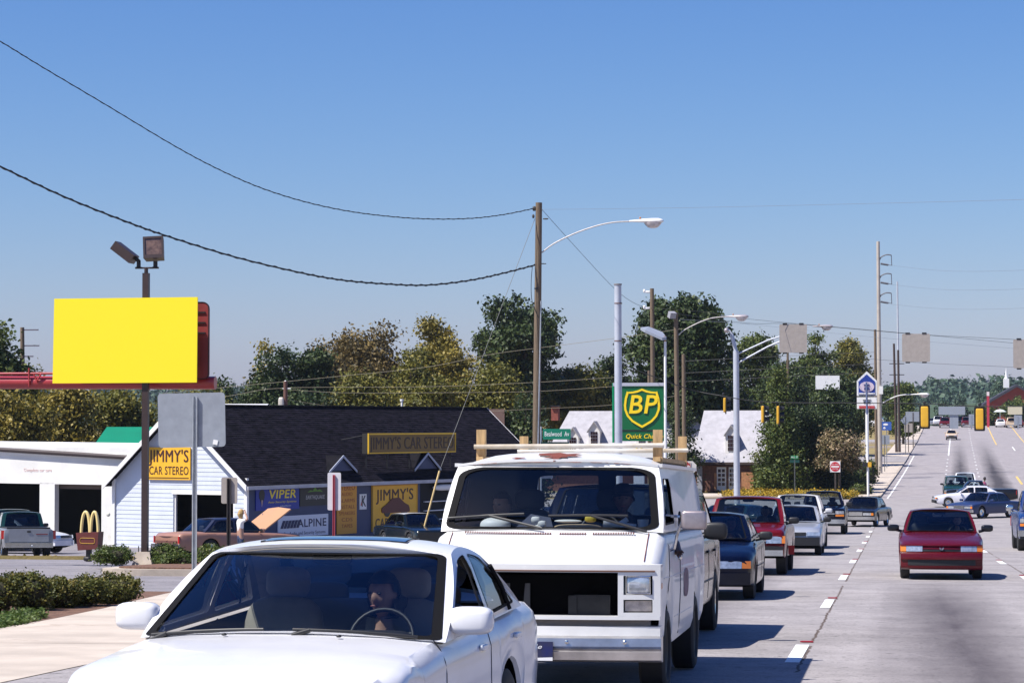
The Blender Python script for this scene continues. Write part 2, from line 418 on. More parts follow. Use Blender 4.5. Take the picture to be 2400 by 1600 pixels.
    # ---------------- interior
    ins = MB(); zf = zw - .34
    wi_ = Wd * .86
    ins.quad((-wi_, tw - hl, zf), (wi_, tw - hl, zf), (wi_, tb - hl, zf), (-wi_, tb - hl, zf))
    for sg in (1, -1): ins.quad((sg * wi_, tw - hl, zf), (sg * wi_, tb - hl, zf), (sg * wi_, tb - hl, zk - .01), (sg * wi_, tw - hl, zw - .01))
    ins.build('cabin_floor', TRIM, root)
    mb = MB(); mb.box((0, tw - hl + .16, zw - .17), (wi_ * 1.9, .46, .30)); mb.superell((.37, tw - hl + .34, zw - .02), (.42, .3, .12))
    mb.build('dashboard', S.get('dash', TRIM), root, 40)
    if S.get('detail', 1):
        sm = S.get('seat', TRIM); ts_ = g.get('seat', th + .28)
        for sg in (1, -1):
            mb = MB(); mb.superell((sg * .37, ts_ - hl, zw - .12), (.48, .17, .62), .5, M=Matrix.Rotation(-.18, 4, 'X'))
            se = mb.build('seat', sm, root, 60)
            mb = MB(); mb.superell((sg * .37, ts_ - hl + .1, zw + .27), (.27, .11, .19), .6, M=Matrix.Rotation(-.15, 4, 'X'))
            for q in (-.05, .05): mb.tube([(sg * .37 + q, ts_ - hl + .06, zw + .12), (sg * .37 + q, ts_ - hl + .09, zw + .22)], .008, 6)
            mb.build('headrest', sm, se, 60)
        if g.get('rs'):
            mb = MB(); mb.superell((0, g['rs'] - hl, zw - .1), (1.2, .18, .5), .4, M=Matrix.Rotation(-.2, 4, 'X'))
            for q in (-.36, .36): mb.superell((q, g['rs'] - hl + .08, zw + .17), (.30, .1, .16), .6)
            mb.build('rear_seat', S.get('rseat', TRIM), root, 60)
        mb = MB(); cx, cy, cz = .37, tw - hl + g.get('sw', .62), zw - .02; tl = Matrix.Rotation(math.radians(62), 3, 'X')
        mb.tube([Vector((cx, cy, cz)) + tl @ Vector((.185 * math.cos(a), .185 * math.sin(a), 0)) for a in [2 * math.pi * i / 28 for i in range(29)]], .014, 7)
        for a in (.2, math.pi - .2, -math.pi / 2): mb.tube([Vector((cx, cy, cz)), Vector((cx, cy, cz)) + tl @ Vector((.18 * math.cos(a), .18 * math.sin(a), 0))], .012, 6)
        mb.superell((cx, cy, cz), (.13, .1, .07), .6)
        mb.build('steering_wheel', BLACK, root, 60)
        mb = MB(); mb.superell((0, th - hl + .04, zh - .03), (.24, .03, .07), .5); mb.tube([(0, th - hl + .04, zh - .03), (0, th - hl + .06, zh + .03)], .01, 6)
        mb.build('rear_view_mirror', BLACK, root, 50)
    # ---------------- wheels, mirrors
    for a in axles:
        for sg in (1, -1): wheel(root, sg * (Wd - S.get('tin', .12)), a - hl, R, S.get('tw', .19), S.get('rim', 'plain'))
    if S.get('mirror', True):
        mt = S.get('mirmat', pt); mx, my, mz = S.get('mir', (.11, .18, .09)); ms = S.get('mirs', (.22, .12, .14))
        for sg in (1, -1):
            mb = MB(); mb.superell((sg * (Wd + mx), tw - hl + my, zw + mz), ms, .55); mb.tube([(sg * (Wd - .06), tw - hl + my + .03, zw + .02), (sg * (Wd + mx - .02), tw - hl + my + .02, zw + mz - .03)], .03, 8)
            mo = mb.build('wing_mirror', mt, root, 60)
            mb = MB(); mb.superell((sg * (Wd + mx), tw - hl + my + ms[1] * .42, zw + mz), (ms[0] * .86, .03, ms[2] * .8), .5); mb.build('mirror_glass', BLACK, mo, 60)
    def nose(xx, t, z, rake=0, zr_=0): return Vector((xx, t - hl + kn * (xx / Wd) ** 2 + rake * (z - zr_), z))
    def slab(nm, mat, x0, x1, z0, z1, t, d=.05, rake=0, parent=root, tail=False, n=10, taper=0, sm=40):
        """a curved slab that follows the plan curve of the nose (or tail)"""
        mb = MB(); rows = []
        for i in range(n + 1):
            xx = x0 + (x1 - x0) * i / n; zz0, zz1 = z0, z1
            if taper: zz1 = z1 - taper * (i / n if x1 > x0 else 1 - i / n)
            def pt_(q, z):
                p = nose(xx, q, z, rake, z0)
                return Vector((p.x, -p.y, p.z)) if tail else p
            rows.append([pt_(t, zz0), pt_(t, zz1), pt_(t + d, zz1), pt_(t + d, zz0)])
        mb.loft(rows, True, True); return mb.build(nm, mat, parent, sm)
    def bodyx(t, z):
        s = sect(t); zz = [p.z for p in s[2:8]]; return float(np.interp(z, zz, [p.x for p in s[2:8]]))
    ctx = dict(S=S, root=root, M=M, hl=hl, nose=nose, slab=slab, bodyx=bodyx, roofp=roofp, side=side, front=front, sect=sect, zw=zw, tw=tw, X=X)
    if S.get('face'): S['face'](ctx)
    return ctx

def seam(c, path, r=.004, name='door_seam', mat=None):
    """a shut line on the body side, path in (t, z), one on each flank"""
    for sg in (1, -1):
        mb = MB(); mb.tube([Vector((sg * (c['bodyx'](t, z) + .0005), t - c['hl'], z)) for t, z in path], r, 5)
        mb.build(name, mat or BLACK, c['root'])
def handles(c, spots, mat):
    for t, z in spots:
        for sg in (1, -1):
            mb = MB(); mb.superell((sg * (c['bodyx'](t, z) + .012), t - c['hl'], z), (.03, .17, .035), .5)
            mb.build('door_handle', mat, c['root'], 50)
def simple_face(z_h=(.58, .70), xh=(.42, .78), zg=(.59, .69), grille=BLACK, bump=None, zb=(.30, .50), amber=True, hood_t=.0, ax=None, tailz=(.62, .78), rake=.25):
    def f(c):
        sl, S = c['slab'], c['S']; W_ = S['w']
        bm_ = bump or S['paint']
        for sg in (1, -1):
            sl('headlight', LAMP, sg * xh[0], sg * xh[1], *z_h, hood_t - .012, .08, rake)
            if amber:
                a0, a1 = ax or (xh[1] + .004, xh[1] + .085)
                sl('indicator_lamp', AMBER, sg * a0, sg * a1, *z_h, hood_t - .01, .08, rake, n=4)
            sl('tail_lamp', REDL, sg * .45, sg * .80, *tailz, -.012 + .02, .05, 0, tail=True)
        sl('grille', grille, -xh[0] + .02, xh[0] - .02, *zg, hood_t - .006, .06, rake)
        sl('bumper', bm_, -W_ * .93, W_ * .93, *zb, -.055, .14, 0, n=16)
        sl('rear_bumper', bm_, -W_ * .92, W_ * .92, zb[0] + .05, zb[1] + .05, -.05, .12, 0, tail=True, n=16)
    return f

# ------------------------------------------------------------------ people
def skin_mesh(V, E, R, sub=1):
    me = bpy.data.meshes.new('s'); me.from_pydata(V, E, []); o = bpy.data.objects.new('s', me); COL.objects.link(o)
    sm = o.modifiers.new('k', 'SKIN'); sm.use_smooth_shade = True
    for i, r in enumerate(R):
        d = me.skin_vertices[0].data[i]; d.radius = r if isinstance(r, tuple) else (r, r); d.use_root = i == 0
    if sub: s = o.modifiers.new('s', 'SUBSURF'); s.levels = sub; s.render_levels = sub
    bpy.context.view_layer.update()
    m2 = bpy.data.meshes.new_from_object(o.evaluated_get(bpy.context.evaluated_depsgraph_get()))
    bpy.data.objects.remove(o); bpy.data.meshes.remove(me); m2.materials.clear(); m2.shade_smooth(); return m2
def head_geo(fn=None, nu=28, nv=20, off=0, keep=None):
    rows = []; fs = []
    def gs(a, m, s): return math.exp(-((a - m) / s) ** 2)
    for i in range(nv + 1):
        ph = -math.pi / 2 + math.pi * i / nv; row = []
        for j in range(nu):
            th = 2 * math.pi * j / nu - math.pi                # 0 = face (towards -Y)
            x = math.sin(th) * math.cos(ph); y = -math.cos(th) * math.cos(ph); z = math.sin(ph)
            k = 1 - .30 * max(0, -z - .05) ** 1.1; px, py, pz = x * .076 * k, y * .096 * (1 - .12 * max(0, -z)), z * .122
            f = max(0, math.cos(th)) ** 2 * math.cos(ph)
            n_ = gs(th, 0, .16) * (gs(z, -.12, .17) * .026) - (gs(abs(th), .42, .18) * gs(z, .08, .14)) * .012 + gs(th, 0, .5) * gs(z, .24, .12) * .004
            n_ += gs(th, 0, .3) * gs(z, -.47, .07) * .007 + gs(th, 0, .35) * gs(z, -.82, .16) * .012 + gs(abs(th), 1.55, .14) * gs(z, -.02, .22) * .016
            d = Vector((x, y, z * .4)).normalized() * (n_ + off); row.append(Vector((px + d.x, py + d.y, pz + d.z)))
        rows.append(row)
    return rows
def person(name_label, M, shirt, skin, hair, scale=1.0, hairstyle='short', arms=None, turn=0.0, legs=None, trousers=None, hair_mat=None, cap=None, cat='person', lean=0.0, group=None):
    """M places the hip point; local -Y is forwards. arms: [(elbow, hand), (elbow, hand)] in hip coordinates"""
    root = thing('person', name_label, cat, group=group); root.matrix_world = M @ Matrix.Scale(scale, 4)
    arms = arms or [((-.24, -.12, .22), (-.14, -.40, .30)), ((.24, -.12, .22), (.14, -.40, .30))]
    V = [(0, 0, 0), (0, -lean * .5, .22), (0, -lean, .42), (0, -lean * 1.1 - .01, .52), (0, -lean * 1.15 - .02, .64)]
    E = [(0, 1), (1, 2), (2, 3), (3, 4)]; R = [(.16, .12), (.145, .105), (.15, .105), (.058, .058), (.05, .05)]
    SV, SE, SR = V[:4], E[:3], [(.17, .13), (.155, .115), (.16, .115), (.066, .066)]
    SV = list(SV); SE = list(SE); SR = list(SR)
    for sg, (el, ha) in zip((-1, 1), arms):
        i = len(V); shp = (sg * .17, -lean, .45); hv = Vector(ha); ev = Vector(el); d = (hv - ev).normalized()
        V += [shp, el, ha, tuple(hv + d * .07)]; E += [(2, i), (i, i + 1), (i + 1, i + 2), (i + 2, i + 3)]; R += [.062, .045, .03, (.038, .02)]
        perp = d.orthogonal().normalized()
        for q in range(4):
            b = hv + d * .08 + perp * (q - 1.5) * .018; k = len(V)
            V += [tuple(b + d * .03), tuple(b + d * (.055 + .008 * (q % 3)) + d.cross(perp) * .02)]; E += [(i + 3, k), (k, k + 1)]; R += [.0095, .0085]
        k = len(V); V += [tuple(hv + d * .03 + perp * .045)]; E += [(i + 2, k)]; R += [.011]
        j = len(SV); SV += [shp, tuple(Vector(shp).lerp(ev, .75))]; SE += [(2, j), (j, j + 1)]; SR += [.075, .058]
    if legs:
        for sg, (kn_, ft) in zip((-1, 1), legs):
            i = len(V); f2 = (ft[0], ft[1] - .16, ft[2] - .02); V += [(sg * .09, 0, -.05), kn_, ft, f2]; E += [(0, i), (i, i + 1), (i + 1, i + 2), (i + 2, i + 3)]; R += [.095, .062, .042, .035]
    me = skin_mesh(V, E, R, 1)
    bm = bmesh.new(); bm.from_mesh(me)
    rot = Matrix.Translation((0, -lean * 1.2 - .03, .735)) @ Matrix.Rotation(turn, 4, 'Z')
    def addrows(rows, fsel=None):
        n = len(rows[0]); vs = [[bm.verts.new(rot @ v) for v in r] for r in rows]
        for i in range(len(rows) - 1):
            for j in range(n):
                if fsel and not fsel(rows[i][j], rows[i + 1][j]): continue
                try: bm.faces.new((vs[i][j], vs[i][(j + 1) % n], vs[i + 1][(j + 1) % n], vs[i + 1][j]))
                except ValueError: pass
    addrows(head_geo()); bm.to_mesh(me); bm.free(); me.materials.append(skin); me.shade_smooth()
    body = link('body', me, root)
    ms = skin_mesh(SV, SE, SR, 1); ms.materials.append(shirt); link('shirt', ms, root)
    if legs:
        LV, LE, LR = [(0, 0, .02), (0, 0, -.06)], [(0, 1)], [(.165, .125), (.15, .12)]
        for sg, (kn_, ft) in zip((-1, 1), legs):
            i = len(LV); LV += [(sg * .09, 0, -.1), kn_, tuple(Vector(ft) + Vector((0, 0, .06)))]; LE += [(1, i), (i, i + 1), (i + 1, i + 2)]; LR += [.105, .078, .066]
        ml = skin_mesh(LV, LE, LR, 1); ml.materials.append(trousers); link('trousers', ml, root)
    bm = bmesh.new(); rows = head_geo(off=.016, nv=24)
    low = {'short': -.015, 'long': -.30, 'bob': -.13}[hairstyle]
    def keep(a, b):
        z = (a.z + b.z) / 2; y = (a.y + b.y) / 2
        if y < -.025 and z < .07: return False
        if y < .0 and z < (-.02 if hairstyle == 'short' else -.2): return False
        return z > low if hairstyle == 'short' else z > -.2
    if hairstyle != 'short':
        for r in rows:
            for v in r:
                if v.z < -.01 and v.y > -.03:
                    v.x = math.copysign(max(abs(v.x), .088), v.x) if abs(v.x) > .03 else v.x; v.y = max(v.y, v.y * 1.15); v.z *= 1.0 if hairstyle == 'bob' else 1.7
    addrows(rows, keep); mh = bpy.data.meshes.new('hair'); bm.to_mesh(mh); bm.free(); mh.materials.append(hair); mh.shade_smooth(); link('hair', mh, body)
    eye = MB()
    for sg in (-1, 1):
        e = rot @ Vector((sg * .031, -.084, .012)); eye.superell(e, (.026, .014, .012), 1.0, 10, 6)
    eye.build('eyes', BLACK, body, 60)
    mb = MB(); mb.superell(rot @ Vector((0, -.089, -.057)), (.045, .014, .012), 1, 10, 6); mb.build('mouth', pm('lips', (.25, .08, .07), .5), body, 60)
    if cap:
        mb = MB(); mb.superell(rot @ Vector((0, .005, .075)), (.19, .225, .15), .9); mb.superell(rot @ Vector((0, -.13, .06)), (.15, .14, .018), .8)
        mb.build('cap', cap, root, 60)
    return root
SKIN1 = pm('skin_light', (.42, .24, .17), .55, var=.08, vs=20); SKIN2 = pm('skin_brown', (.12, .06, .04), .55, var=.08, vs=20)
HAIR = pm('dark_hair', (.012, .009, .008), .45, var=.4, vs=60, stretch=(8, 8, 1)); HAIRB = pm('brown_hair', (.10, .055, .03), .5, var=.4, vs=60, stretch=(8, 8, 1))
# ------------------------------------------------------------------ ground, roads, pavements
def CX(y): return 7.2 + .0246 * (y - 213)                # lane divider of the far road
def tex_road(name, base, dark, streaks, joint=None, scale=1.0):
    m = bpy.data.materials.new(name); m.use_nodes = True; n = m.node_tree; b = n.nodes['Principled BSDF']
    b.inputs['Roughness'].default_value = .85; b.inputs['Specular IOR Level'].default_value = .25
    N = n.nodes.new; L_ = n.links.new
    tc = N('ShaderNodeTexCoord'); sp = N('ShaderNodeSeparateXYZ'); L_(tc.outputs['Object'], sp.inputs[0])
    def math_(op, a, b_=None, c=None):
        k = N('ShaderNodeMath'); k.operation = op
        for i, v in enumerate((a, b_, c)):
            if v is None: continue
            if isinstance(v, (int, float)): k.inputs[i].default_value = v
            else: L_(v, k.inputs[i])
        return k.outputs[0]
    def noise(sc, det=6, r=.65, st=None):
        t = N('ShaderNodeTexNoise'); t.inputs['Scale'].default_value = sc; t.inputs['Detail'].default_value = det; t.inputs['Roughness'].default_value = r
        if st:
            mp = N('ShaderNodeMapping'); mp.inputs['Scale'].default_value = st; L_(tc.outputs['Object'], mp.inputs[0]); L_(mp.outputs[0], t.inputs['Vector'])
        else: L_(tc.outputs['Object'], t.inputs['Vector'])
        return t.outputs[0]
    def ramp(f, a, b_, ca, cb):
        r = N('ShaderNodeValToRGB'); r.color_ramp.elements[0].position = a; r.color_ramp.elements[1].position = b_
        r.color_ramp.elements[0].color = (*ca, 1); r.color_ramp.elements[1].color = (*cb, 1); L_(f, r.inputs[0]); return r.outputs[0]
    def mix(f, a, b_):
        k = N('ShaderNodeMix'); k.data_type = 'RGBA'
        L_(f, k.inputs[0]) if not isinstance(f, float) else setattr(k.inputs[0], 'default_value', f)
        for i, v in ((6, a), (7, b_)):
            if isinstance(v, tuple): k.inputs[i].default_value = (*v, 1)
            else: L_(v, k.inputs[i])
        return k.outputs[2]
    lo = tuple(c * .78 for c in base); hi = tuple(min(1, c * 1.10) for c in base)
    col = ramp(noise(.8, 6, .7), .35, .65, lo, hi)
    gr = noise(28, 3, .8); sp1 = ramp(gr, .30, .50, (.22, .22, .23), (1, 1, 1))
    mm = N('ShaderNodeMix'); mm.data_type = 'RGBA'; mm.blend_type = 'MULTIPLY'; mm.inputs[0].default_value = .55
    L_(col, mm.inputs[6]); L_(sp1, mm.inputs[7]); col = mm.outputs[2]
    gr2 = noise(9, 2, .5); l2 = math_('GREATER_THAN', gr2, .655); col = mix(math_('MULTIPLY', l2, .42), col, (.02, .02, .022))
    for (x0, sl, y0, hw, ya, yb, st) in streaks:
        xr = math_('SUBTRACT', sp.outputs[0], math_('MULTIPLY_ADD', math_('SUBTRACT', sp.outputs[1], y0), sl, x0))
        wob = math_('MULTIPLY_ADD', noise(.12, 3), .3, -.15)
        d = math_('ABSOLUTE', math_('ADD', xr, wob)); f = math_('SUBTRACT', 1.0, math_('DIVIDE', d, hw)); f = math_('MAXIMUM', f, 0.0)
        f = math_('POWER', f, .8)
        pat = math_('MULTIPLY_ADD', noise(1.3, 6, .7, (1, .12, 1)), .8, .25); f = math_('MULTIPLY', f, pat)
        ya_ = N('ShaderNodeMapRange'); ya_.inputs[1].default_value = ya; ya_.inputs[2].default_value = yb; ya_.interpolation_type = 'SMOOTHSTEP'; L_(sp.outputs[1], ya_.inputs[0])
        if yb < ya: pass
        f = math_('MULTIPLY', f, ya_.outputs[0]); f = math_('MINIMUM', math_('MULTIPLY', f, st), .92)
        col = mix(f, col, dark)
    for jx in (joint or []):
        xr = math_('SUBTRACT', sp.outputs[0], jx); wob = math_('MULTIPLY_ADD', noise(2.5, 4), .12, -.06)
        d = math_('LESS_THAN', math_('ABSOLUTE', math_('ADD', xr, wob)), .016); brk = math_('GREATER_THAN', noise(.5, 3), .44)
        col = mix(math_('MULTIPLY', math_('MULTIPLY', d, brk), .85), col, (.07, .045, .03))
    if joint:   # faint transverse joints
        f = math_('ABSOLUTE', math_('SUBTRACT', math_('FRACT', math_('DIVIDE', math_('ADD', sp.outputs[1], math_('MULTIPLY', noise(1.2), .3)), 9.1)), .5))
        col = mix(math_('MULTIPLY', math_('LESS_THAN', f, .0022), .45), col, (.06, .05, .05))
    L_(col, b.inputs['Base Color'])
    bp = N('ShaderNodeBump'); bp.inputs['Strength'].default_value = .35; bp.inputs['Distance'].default_value = .012
    L_(noise(45, 4, .8), bp.inputs['Height']); L_(bp.outputs[0], b.inputs['Normal'])
    _mats[name] = m; return m
ROADB = (.325, .300, .298)
M_NEAR = tex_road('worn_asphalt', ROADB, (.055, .045, .052), [(.76, -.002, 30, .95, 56, 36, 1.25), (4.5, 0, 0, .9, 66, 30, .8), (-2.9, 0, 0, .8, 300, 10, .8), (-.15, 0, 0, .22, 60, 25, .30)], joint=[-.93, 2.74])
M_CROSS = tex_road('junction_asphalt', ROADB, (.055, .045, .05), [])
M_FAR = tex_road('hill_asphalt', (.325, .297, .302), (.04, .035, .04), [(8.75, .0246, 213, 1.15, 395, 185, 1.9), (5.55, .0246, 213, .95, 395, 185, 1.9)])
M_LOT = tex_road('parking_asphalt', (.25, .235, .25), (.06, .05, .05), [])
CONC = pm('pale_concrete', (.50, .43, .36), .85, var=.18, vs=.9, bump=.3, bs=50, dirt=((.36, .29, .23), .5, .60))
CONC2 = pm('kerb_concrete', (.46, .39, .32), .85, var=.25, vs=1.6, bump=.3, bs=50)
MULCH = pm('bark_mulch', (.16, .085, .055), .95, var=.5, vs=9, bump=1, bs=22)
GRASSD = pm('dry_grass_ground', (.30, .22, .085), .95, rgb2=(.17, .14, .05), vs=.6, bump=.8, bs=14, dirt=((.08, .09, .025), .25, .58))
PAINTW = pm('road_paint_white', (.80, .80, .78), .6, var=.18, vs=7)
PAINTY = pm('road_paint_yellow', (.70, .47, .12), .6, var=.25, vs=3)

def drape(name, L, R, dz, mat, n=1, kind='structure', parent=None, skirt=0):
    mb = MB(); rows = []
    for a, b in zip(L, R):
        rows.append([Vector((a[0] + (b[0] - a[0]) * i / n, a[1] + (b[1] - a[1]) * i / n, H(a[0] + (b[0] - a[0]) * i / n, a[1] + (b[1] - a[1]) * i / n) + dz)) for i in range(n + 1)])
    mb.loft(rows); o = mb.build(name, mat, parent)
    if kind and not parent: o['kind'] = kind
    return o
def slabpoly(mb, poly, h0, h1):
    n = len(poly); tr = tessellate_polygon([[Vector((p[0], p[1], 0)) for p in poly]])
    vs = [onground(p[0], p[1], h0) for p in poly] + [onground(p[0], p[1], h1) for p in poly]
    mb.add(vs, [tuple(i + n for i in t) for t in tr] + [(i, (i + 1) % n, n + (i + 1) % n, n + i) for i in range(n)])
def fr(a, b, s): return [a + (b - a) * i / max(1, int(round((b - a) / s))) for i in range(max(1, int(round((b - a) / s))) + 1)]

gx = [-900, -600, -400, -280, -200, -150, -110, -80, -60] + fr(-50, 30, 2.5) + [40, 60, 90, 140, 220, 400, 700]
gy = [-20, -12] + fr(-8, 540, 3) + [560, 600, 660, 740, 860, 1000, 1300, 1690]
mb = MB(); mb.loft([[Vector((x, y, H(x, y) - .09)) for x in gx] for y in gy]); tag(mb.build('ground', GRASSD), kind='structure')

near_road = drape('road', [(-7.8, y) for y in fr(-12, 134, 2)], [(16, y) for y in fr(-12, 134, 2)], 0, M_NEAR, 8)
drape('junction', [(-95, y) for y in fr(134, 182, 2)], [(70, y) for y in fr(134, 182, 2)], 0, M_CROSS, 30)
far_road = drape('hill_road', [(CX(y) - 7.5, y) for y in fr(182, 520, 2)], [(CX(y) + 17, y) for y in fr(182, 520, 2)], 0, M_FAR, 8)
drape('parking_lot', [(-80, y) for y in fr(42.5, 133.9, 2)], [(-8.02, y) for y in fr(42.5, 133.9, 2)], -.012, M_LOT, 30)

# near lane lines: ten-foot dashes, thirty-foot gaps
def dash(parent, x0, x1, y0, y1, mat, w=.115, name='lane_dash'):
    ys = fr(y0, y1, 2); o = drape(name, [(x0 + (x1 - x0) * (y - y0) / (y1 - y0) - w / 2, y) for y in ys], [(x0 + (x1 - x0) * (y - y0) / (y1 - y0) + w / 2, y) for y in ys], .006, mat, 1, None, parent)
    return o
y0 = G(1930, 1414).y
marks = []
for k in range(-2, 8):
    yc = y0 + 12.2 * k
    if yc > 128 or yc < 6: continue
    dash(near_road, -1.02, -1.02, yc - 1.5, yc + 1.5, PAINTW, .15); dash(near_road, 2.64, 2.64, yc - 1.2, yc + 1.8, PAINTW, .15)
    marks.append((-.99, yc + 2.0)); marks.append((2.66, yc + 2.3))
RM = pm('red_marker', (.33, .012, .02), .4)
for i, (mx, my) in enumerate(sorted(marks, key=lambda q: q[1])):
    if my < 25 or my > 90 : continue
    mb = MB(); mb.prism([(-.075, -.04), (.075, -.04), (.06, .04), (-.06, .04)], .014)
    o = mb.build('road_marker', RM); o.location = onground(mx, my, .006); o.rotation_euler = (slope(my), 0, 0)
    side = 'left' if mx < 0 else 'right'; same = [q for q in sorted(marks, key=lambda q: q[1]) if (q[0] < 0) == (mx < 0) and 25 <= q[1] <= 90]
    nth = ['nearest', 'second nearest', 'third nearest', 'fourth nearest', 'fifth nearest', 'sixth nearest', 'seventh nearest'][same.index((mx, my))]
    tag(o, f'{nth} low red road marker in the {side} lane line', 'road marker', 'red markers along the lane lines')
# far road markings
def ln(parent, off, ya, yb, mat, w=.12, name='edge_line'): return dash(parent, CX(ya) + off, CX(yb) + off, ya, yb, mat, w, name)
ln(far_road, -6.95, 184, 300, PAINTW); ln(far_road, -2.95, 300, 425, PAINTW, .16)
ln(far_road, 3.3, 345, 480, PAINTY, .16, 'median_line'); ln(far_road, 7.3, 330, 480, PAINTY, .16, 'median_line')
for y in fr(190, 440, 11): ln(far_road, 0, y, y + 1.6, PAINTW, .16, 'lane_dash')
for y in fr(196, 285, 11): ln(far_road, -3.0, y, y + 1.6, PAINTW, .16, 'lane_dash')
for y in (225, 262, 318): dash(far_road, CX(y) - 6.6, CX(y) - 3.4, y, y + .6, PAINTW, .3, 'stop_mark')
ln(far_road, 5.2, 320, 336, PAINTW, .14, 'lane_dash'); ln(far_road, 3.4, 215, 235, PAINTY, .2, 'median_line')
for x in (-6.2, -3.4): dash(near_road, x, x + .8, 131.5, 133.8, PAINTW, .4, 'crossing_bar')
# pavements and kerbs on the left
inner = [G(*p) for p in ((-90, 1500), (0, 1472), (130, 1449), (240, 1426), (330, 1404), (410, 1386))]
inner = sorted([(p.x, p.y) for p in inner], key=lambda q: q[1])
ys = fr(8, inner[0][1], 2); L = [(inner[0][0] - (inner[0][1] - y) * .02, y) for y in ys[:-1]] + inner
pav = drape('pavement', L, [(-7.8, p[1]) for p in L], .006, CONC, 4)
pj = drape('pavement_joint', [(-12.0 + .0 * y, y) for y in (26.5, 26.53)], [(-7.9, y + .5) for y in (26.5, 26.53)], .018, pm('joint_dirt', (.30, .23, .18), .9), 3, None, pav)
drape('parking_lot', [(-14, y) for y in fr(39.5, 42.5, 1.5)], [(-7.8, y) for y in fr(39.5, 42.5, 1.5)], -.012, M_LOT, 3)
drape('mulch_bed', [(p[0] - 4.5, p[1] + .2) for p in inner], [(p[0] - .02, p[1]) for p in inner], .004, MULCH, 4)
drape('pavement', [(-10.2, y) for y in fr(56, 133.8, 3)], [(-8.0, y) for y in fr(56, 133.8, 3)], .11, CONC, 1)
mb = MB(); ysk = fr(56, 133.8, 3)
mb.loft([[onground(-7.8, y, -.02), onground(-7.8, y, .118), onground(-8.02, y, .118), onground(-8.02, y, 0)] for y in ysk]); tag(mb.build('kerb', CONC2), kind='structure')
# planted island with concrete kerb
xi = G(75, 1358).x
isl = roundpoly([(xi, 48.9), (-8.3, 48.9), (-8.3, 55.6), (xi + 1.2, 55.6)], 1.2, 6)
mb = MB(); slabpoly(mb, isl, -.03, .12); tag(mb.build('kerb', CONC2), kind='structure')
mb = MB(); slabpoly(mb, scalepoly(isl, .28), .1, .15); tag(mb.build('mulch_bed', MULCH), kind='structure')
mb = MB(); slabpoly(mb, [(-32, 62.5), (-17.5, 61.5), (-17.0, 74), (-36, 74)], -.03, .07); tag(mb.build('grass_verge', GRASSD), kind='structure')
# far left corner: pavement, kerb, driveway
ysf = fr(186, 470, 4)
drape('pavement', [(CX(y) - 10.3, y) for y in ysf], [(CX(y) - 7.7, y) for y in ysf], .10, CONC, 1)
mb = MB(); mb.loft([[Vector((CX(y) - 7.5 + a, y, H(CX(y) - 7.5 + a, y) + b)) for a, b in ((0, -.03), (0, .12), (-.2, .12), (-.2, 0))] for y in ysf]); tag(mb.build('kerb', CONC2), kind='structure')
mb = MB(); slabpoly(mb, roundpoly([(-30, 186.5), (CX(187) - 11.2, 183), (CX(187) - 7.6, 186), (CX(187) - 7.6, 190), (-30, 190.5)], 2.0, 5), -.03, .115); tag(mb.build('pavement', CONC), kind='structure')
for ya, yb in ((272, 292), (352, 366)):
    drape('driveway', [(CX(y) - 60, y) for y in fr(ya, yb, 2)], [(CX(y) - 7.45, y) for y in fr(ya, yb, 2)], .135, M_CROSS, 12)
for yk in (268, 295, 330, 348):
    mb = MB(); mb.loft([[onground(x, yk + a, b) for a, b in ((0, 0), (0, .28), (.3, .28), (.3, 0))] for x in fr(CX(yk) - 34, CX(yk) - 10.4, 2)]); tag(mb.build('kerb', CONC2), kind='structure')

# ------------------------------------------------------------------ foliage
def leaves(name, C, rad, n, leaf, mat, parent=None, seed=0, up=.35, clump=.3, per=24, tvar=.28, shell=.6, loc=None, kind=None, flat=.8):
    """n pointed leaf faces gathered in clumps through the blobs C (centres) of radii rad"""
    r = np.random.default_rng(seed); C = np.array(C, float); rad = np.array(rad, float)
    if rad.ndim == 1: rad = np.stack([rad, rad, rad * flat], 1)
    wgt = rad[:, 0] * rad[:, 2]; wgt = wgt / wgt.sum(); K = max(1, n // per)
    bi = r.choice(len(C), K, p=wgt); d = r.normal(size=(K, 3)); d /= np.linalg.norm(d, axis=1)[:, None]
    rr = shell + (1 - shell) * r.random(K) ** .6; rr *= np.where(r.random(K) < .18, .65, 1)
    cc = C[bi] + d * rad[bi] * rr[:, None]
    ci = np.repeat(np.arange(K), per); N = len(ci)
    p = cc[ci] + r.normal(size=(N, 3)) * clump * np.array([1, 1, .75])
    nrm = d[ci] * .55 + r.normal(size=(N, 3)) * .75 + np.array([0, 0, up]); nrm /= np.linalg.norm(nrm, axis=1)[:, None]
    a = r.normal(size=(N, 3)); a -= nrm * (a * nrm).sum(1)[:, None]; a /= np.linalg.norm(a, axis=1)[:, None]; b = np.cross(nrm, a)
    s = leaf * (.6 + .8 * r.random(N))[:, None]
    V = np.empty((N, 4, 3)); V[:, 0] = p - a * s * .5; V[:, 1] = p + b * s * .32 + nrm * s * .08; V[:, 2] = p + a * s * .55; V[:, 3] = p - b * s * .32 + nrm * s * .08
    tint = np.clip(.5 + (r.normal(size=K) * tvar)[ci] + r.normal(size=N) * .12, 0, 1)
    me = bpy.data.meshes.new(name); me.vertices.add(N * 4); me.vertices.foreach_set('co', V.reshape(-1).astype(np.float32))
    me.loops.add(N * 4); me.loops.foreach_set('vertex_index', np.arange(N * 4, dtype=np.int32))
    me.polygons.add(N); me.polygons.foreach_set('loop_start', np.arange(0, N * 4, 4, dtype=np.int32))
    me.update(calc_edges=True)
    at = me.attributes.new('tint', 'FLOAT', 'FACE'); at.data.foreach_set('value', tint.astype(np.float32))
    me.materials.append(mat); o = link(name, me, parent, loc)
    if kind: o['kind'] = kind
    return o
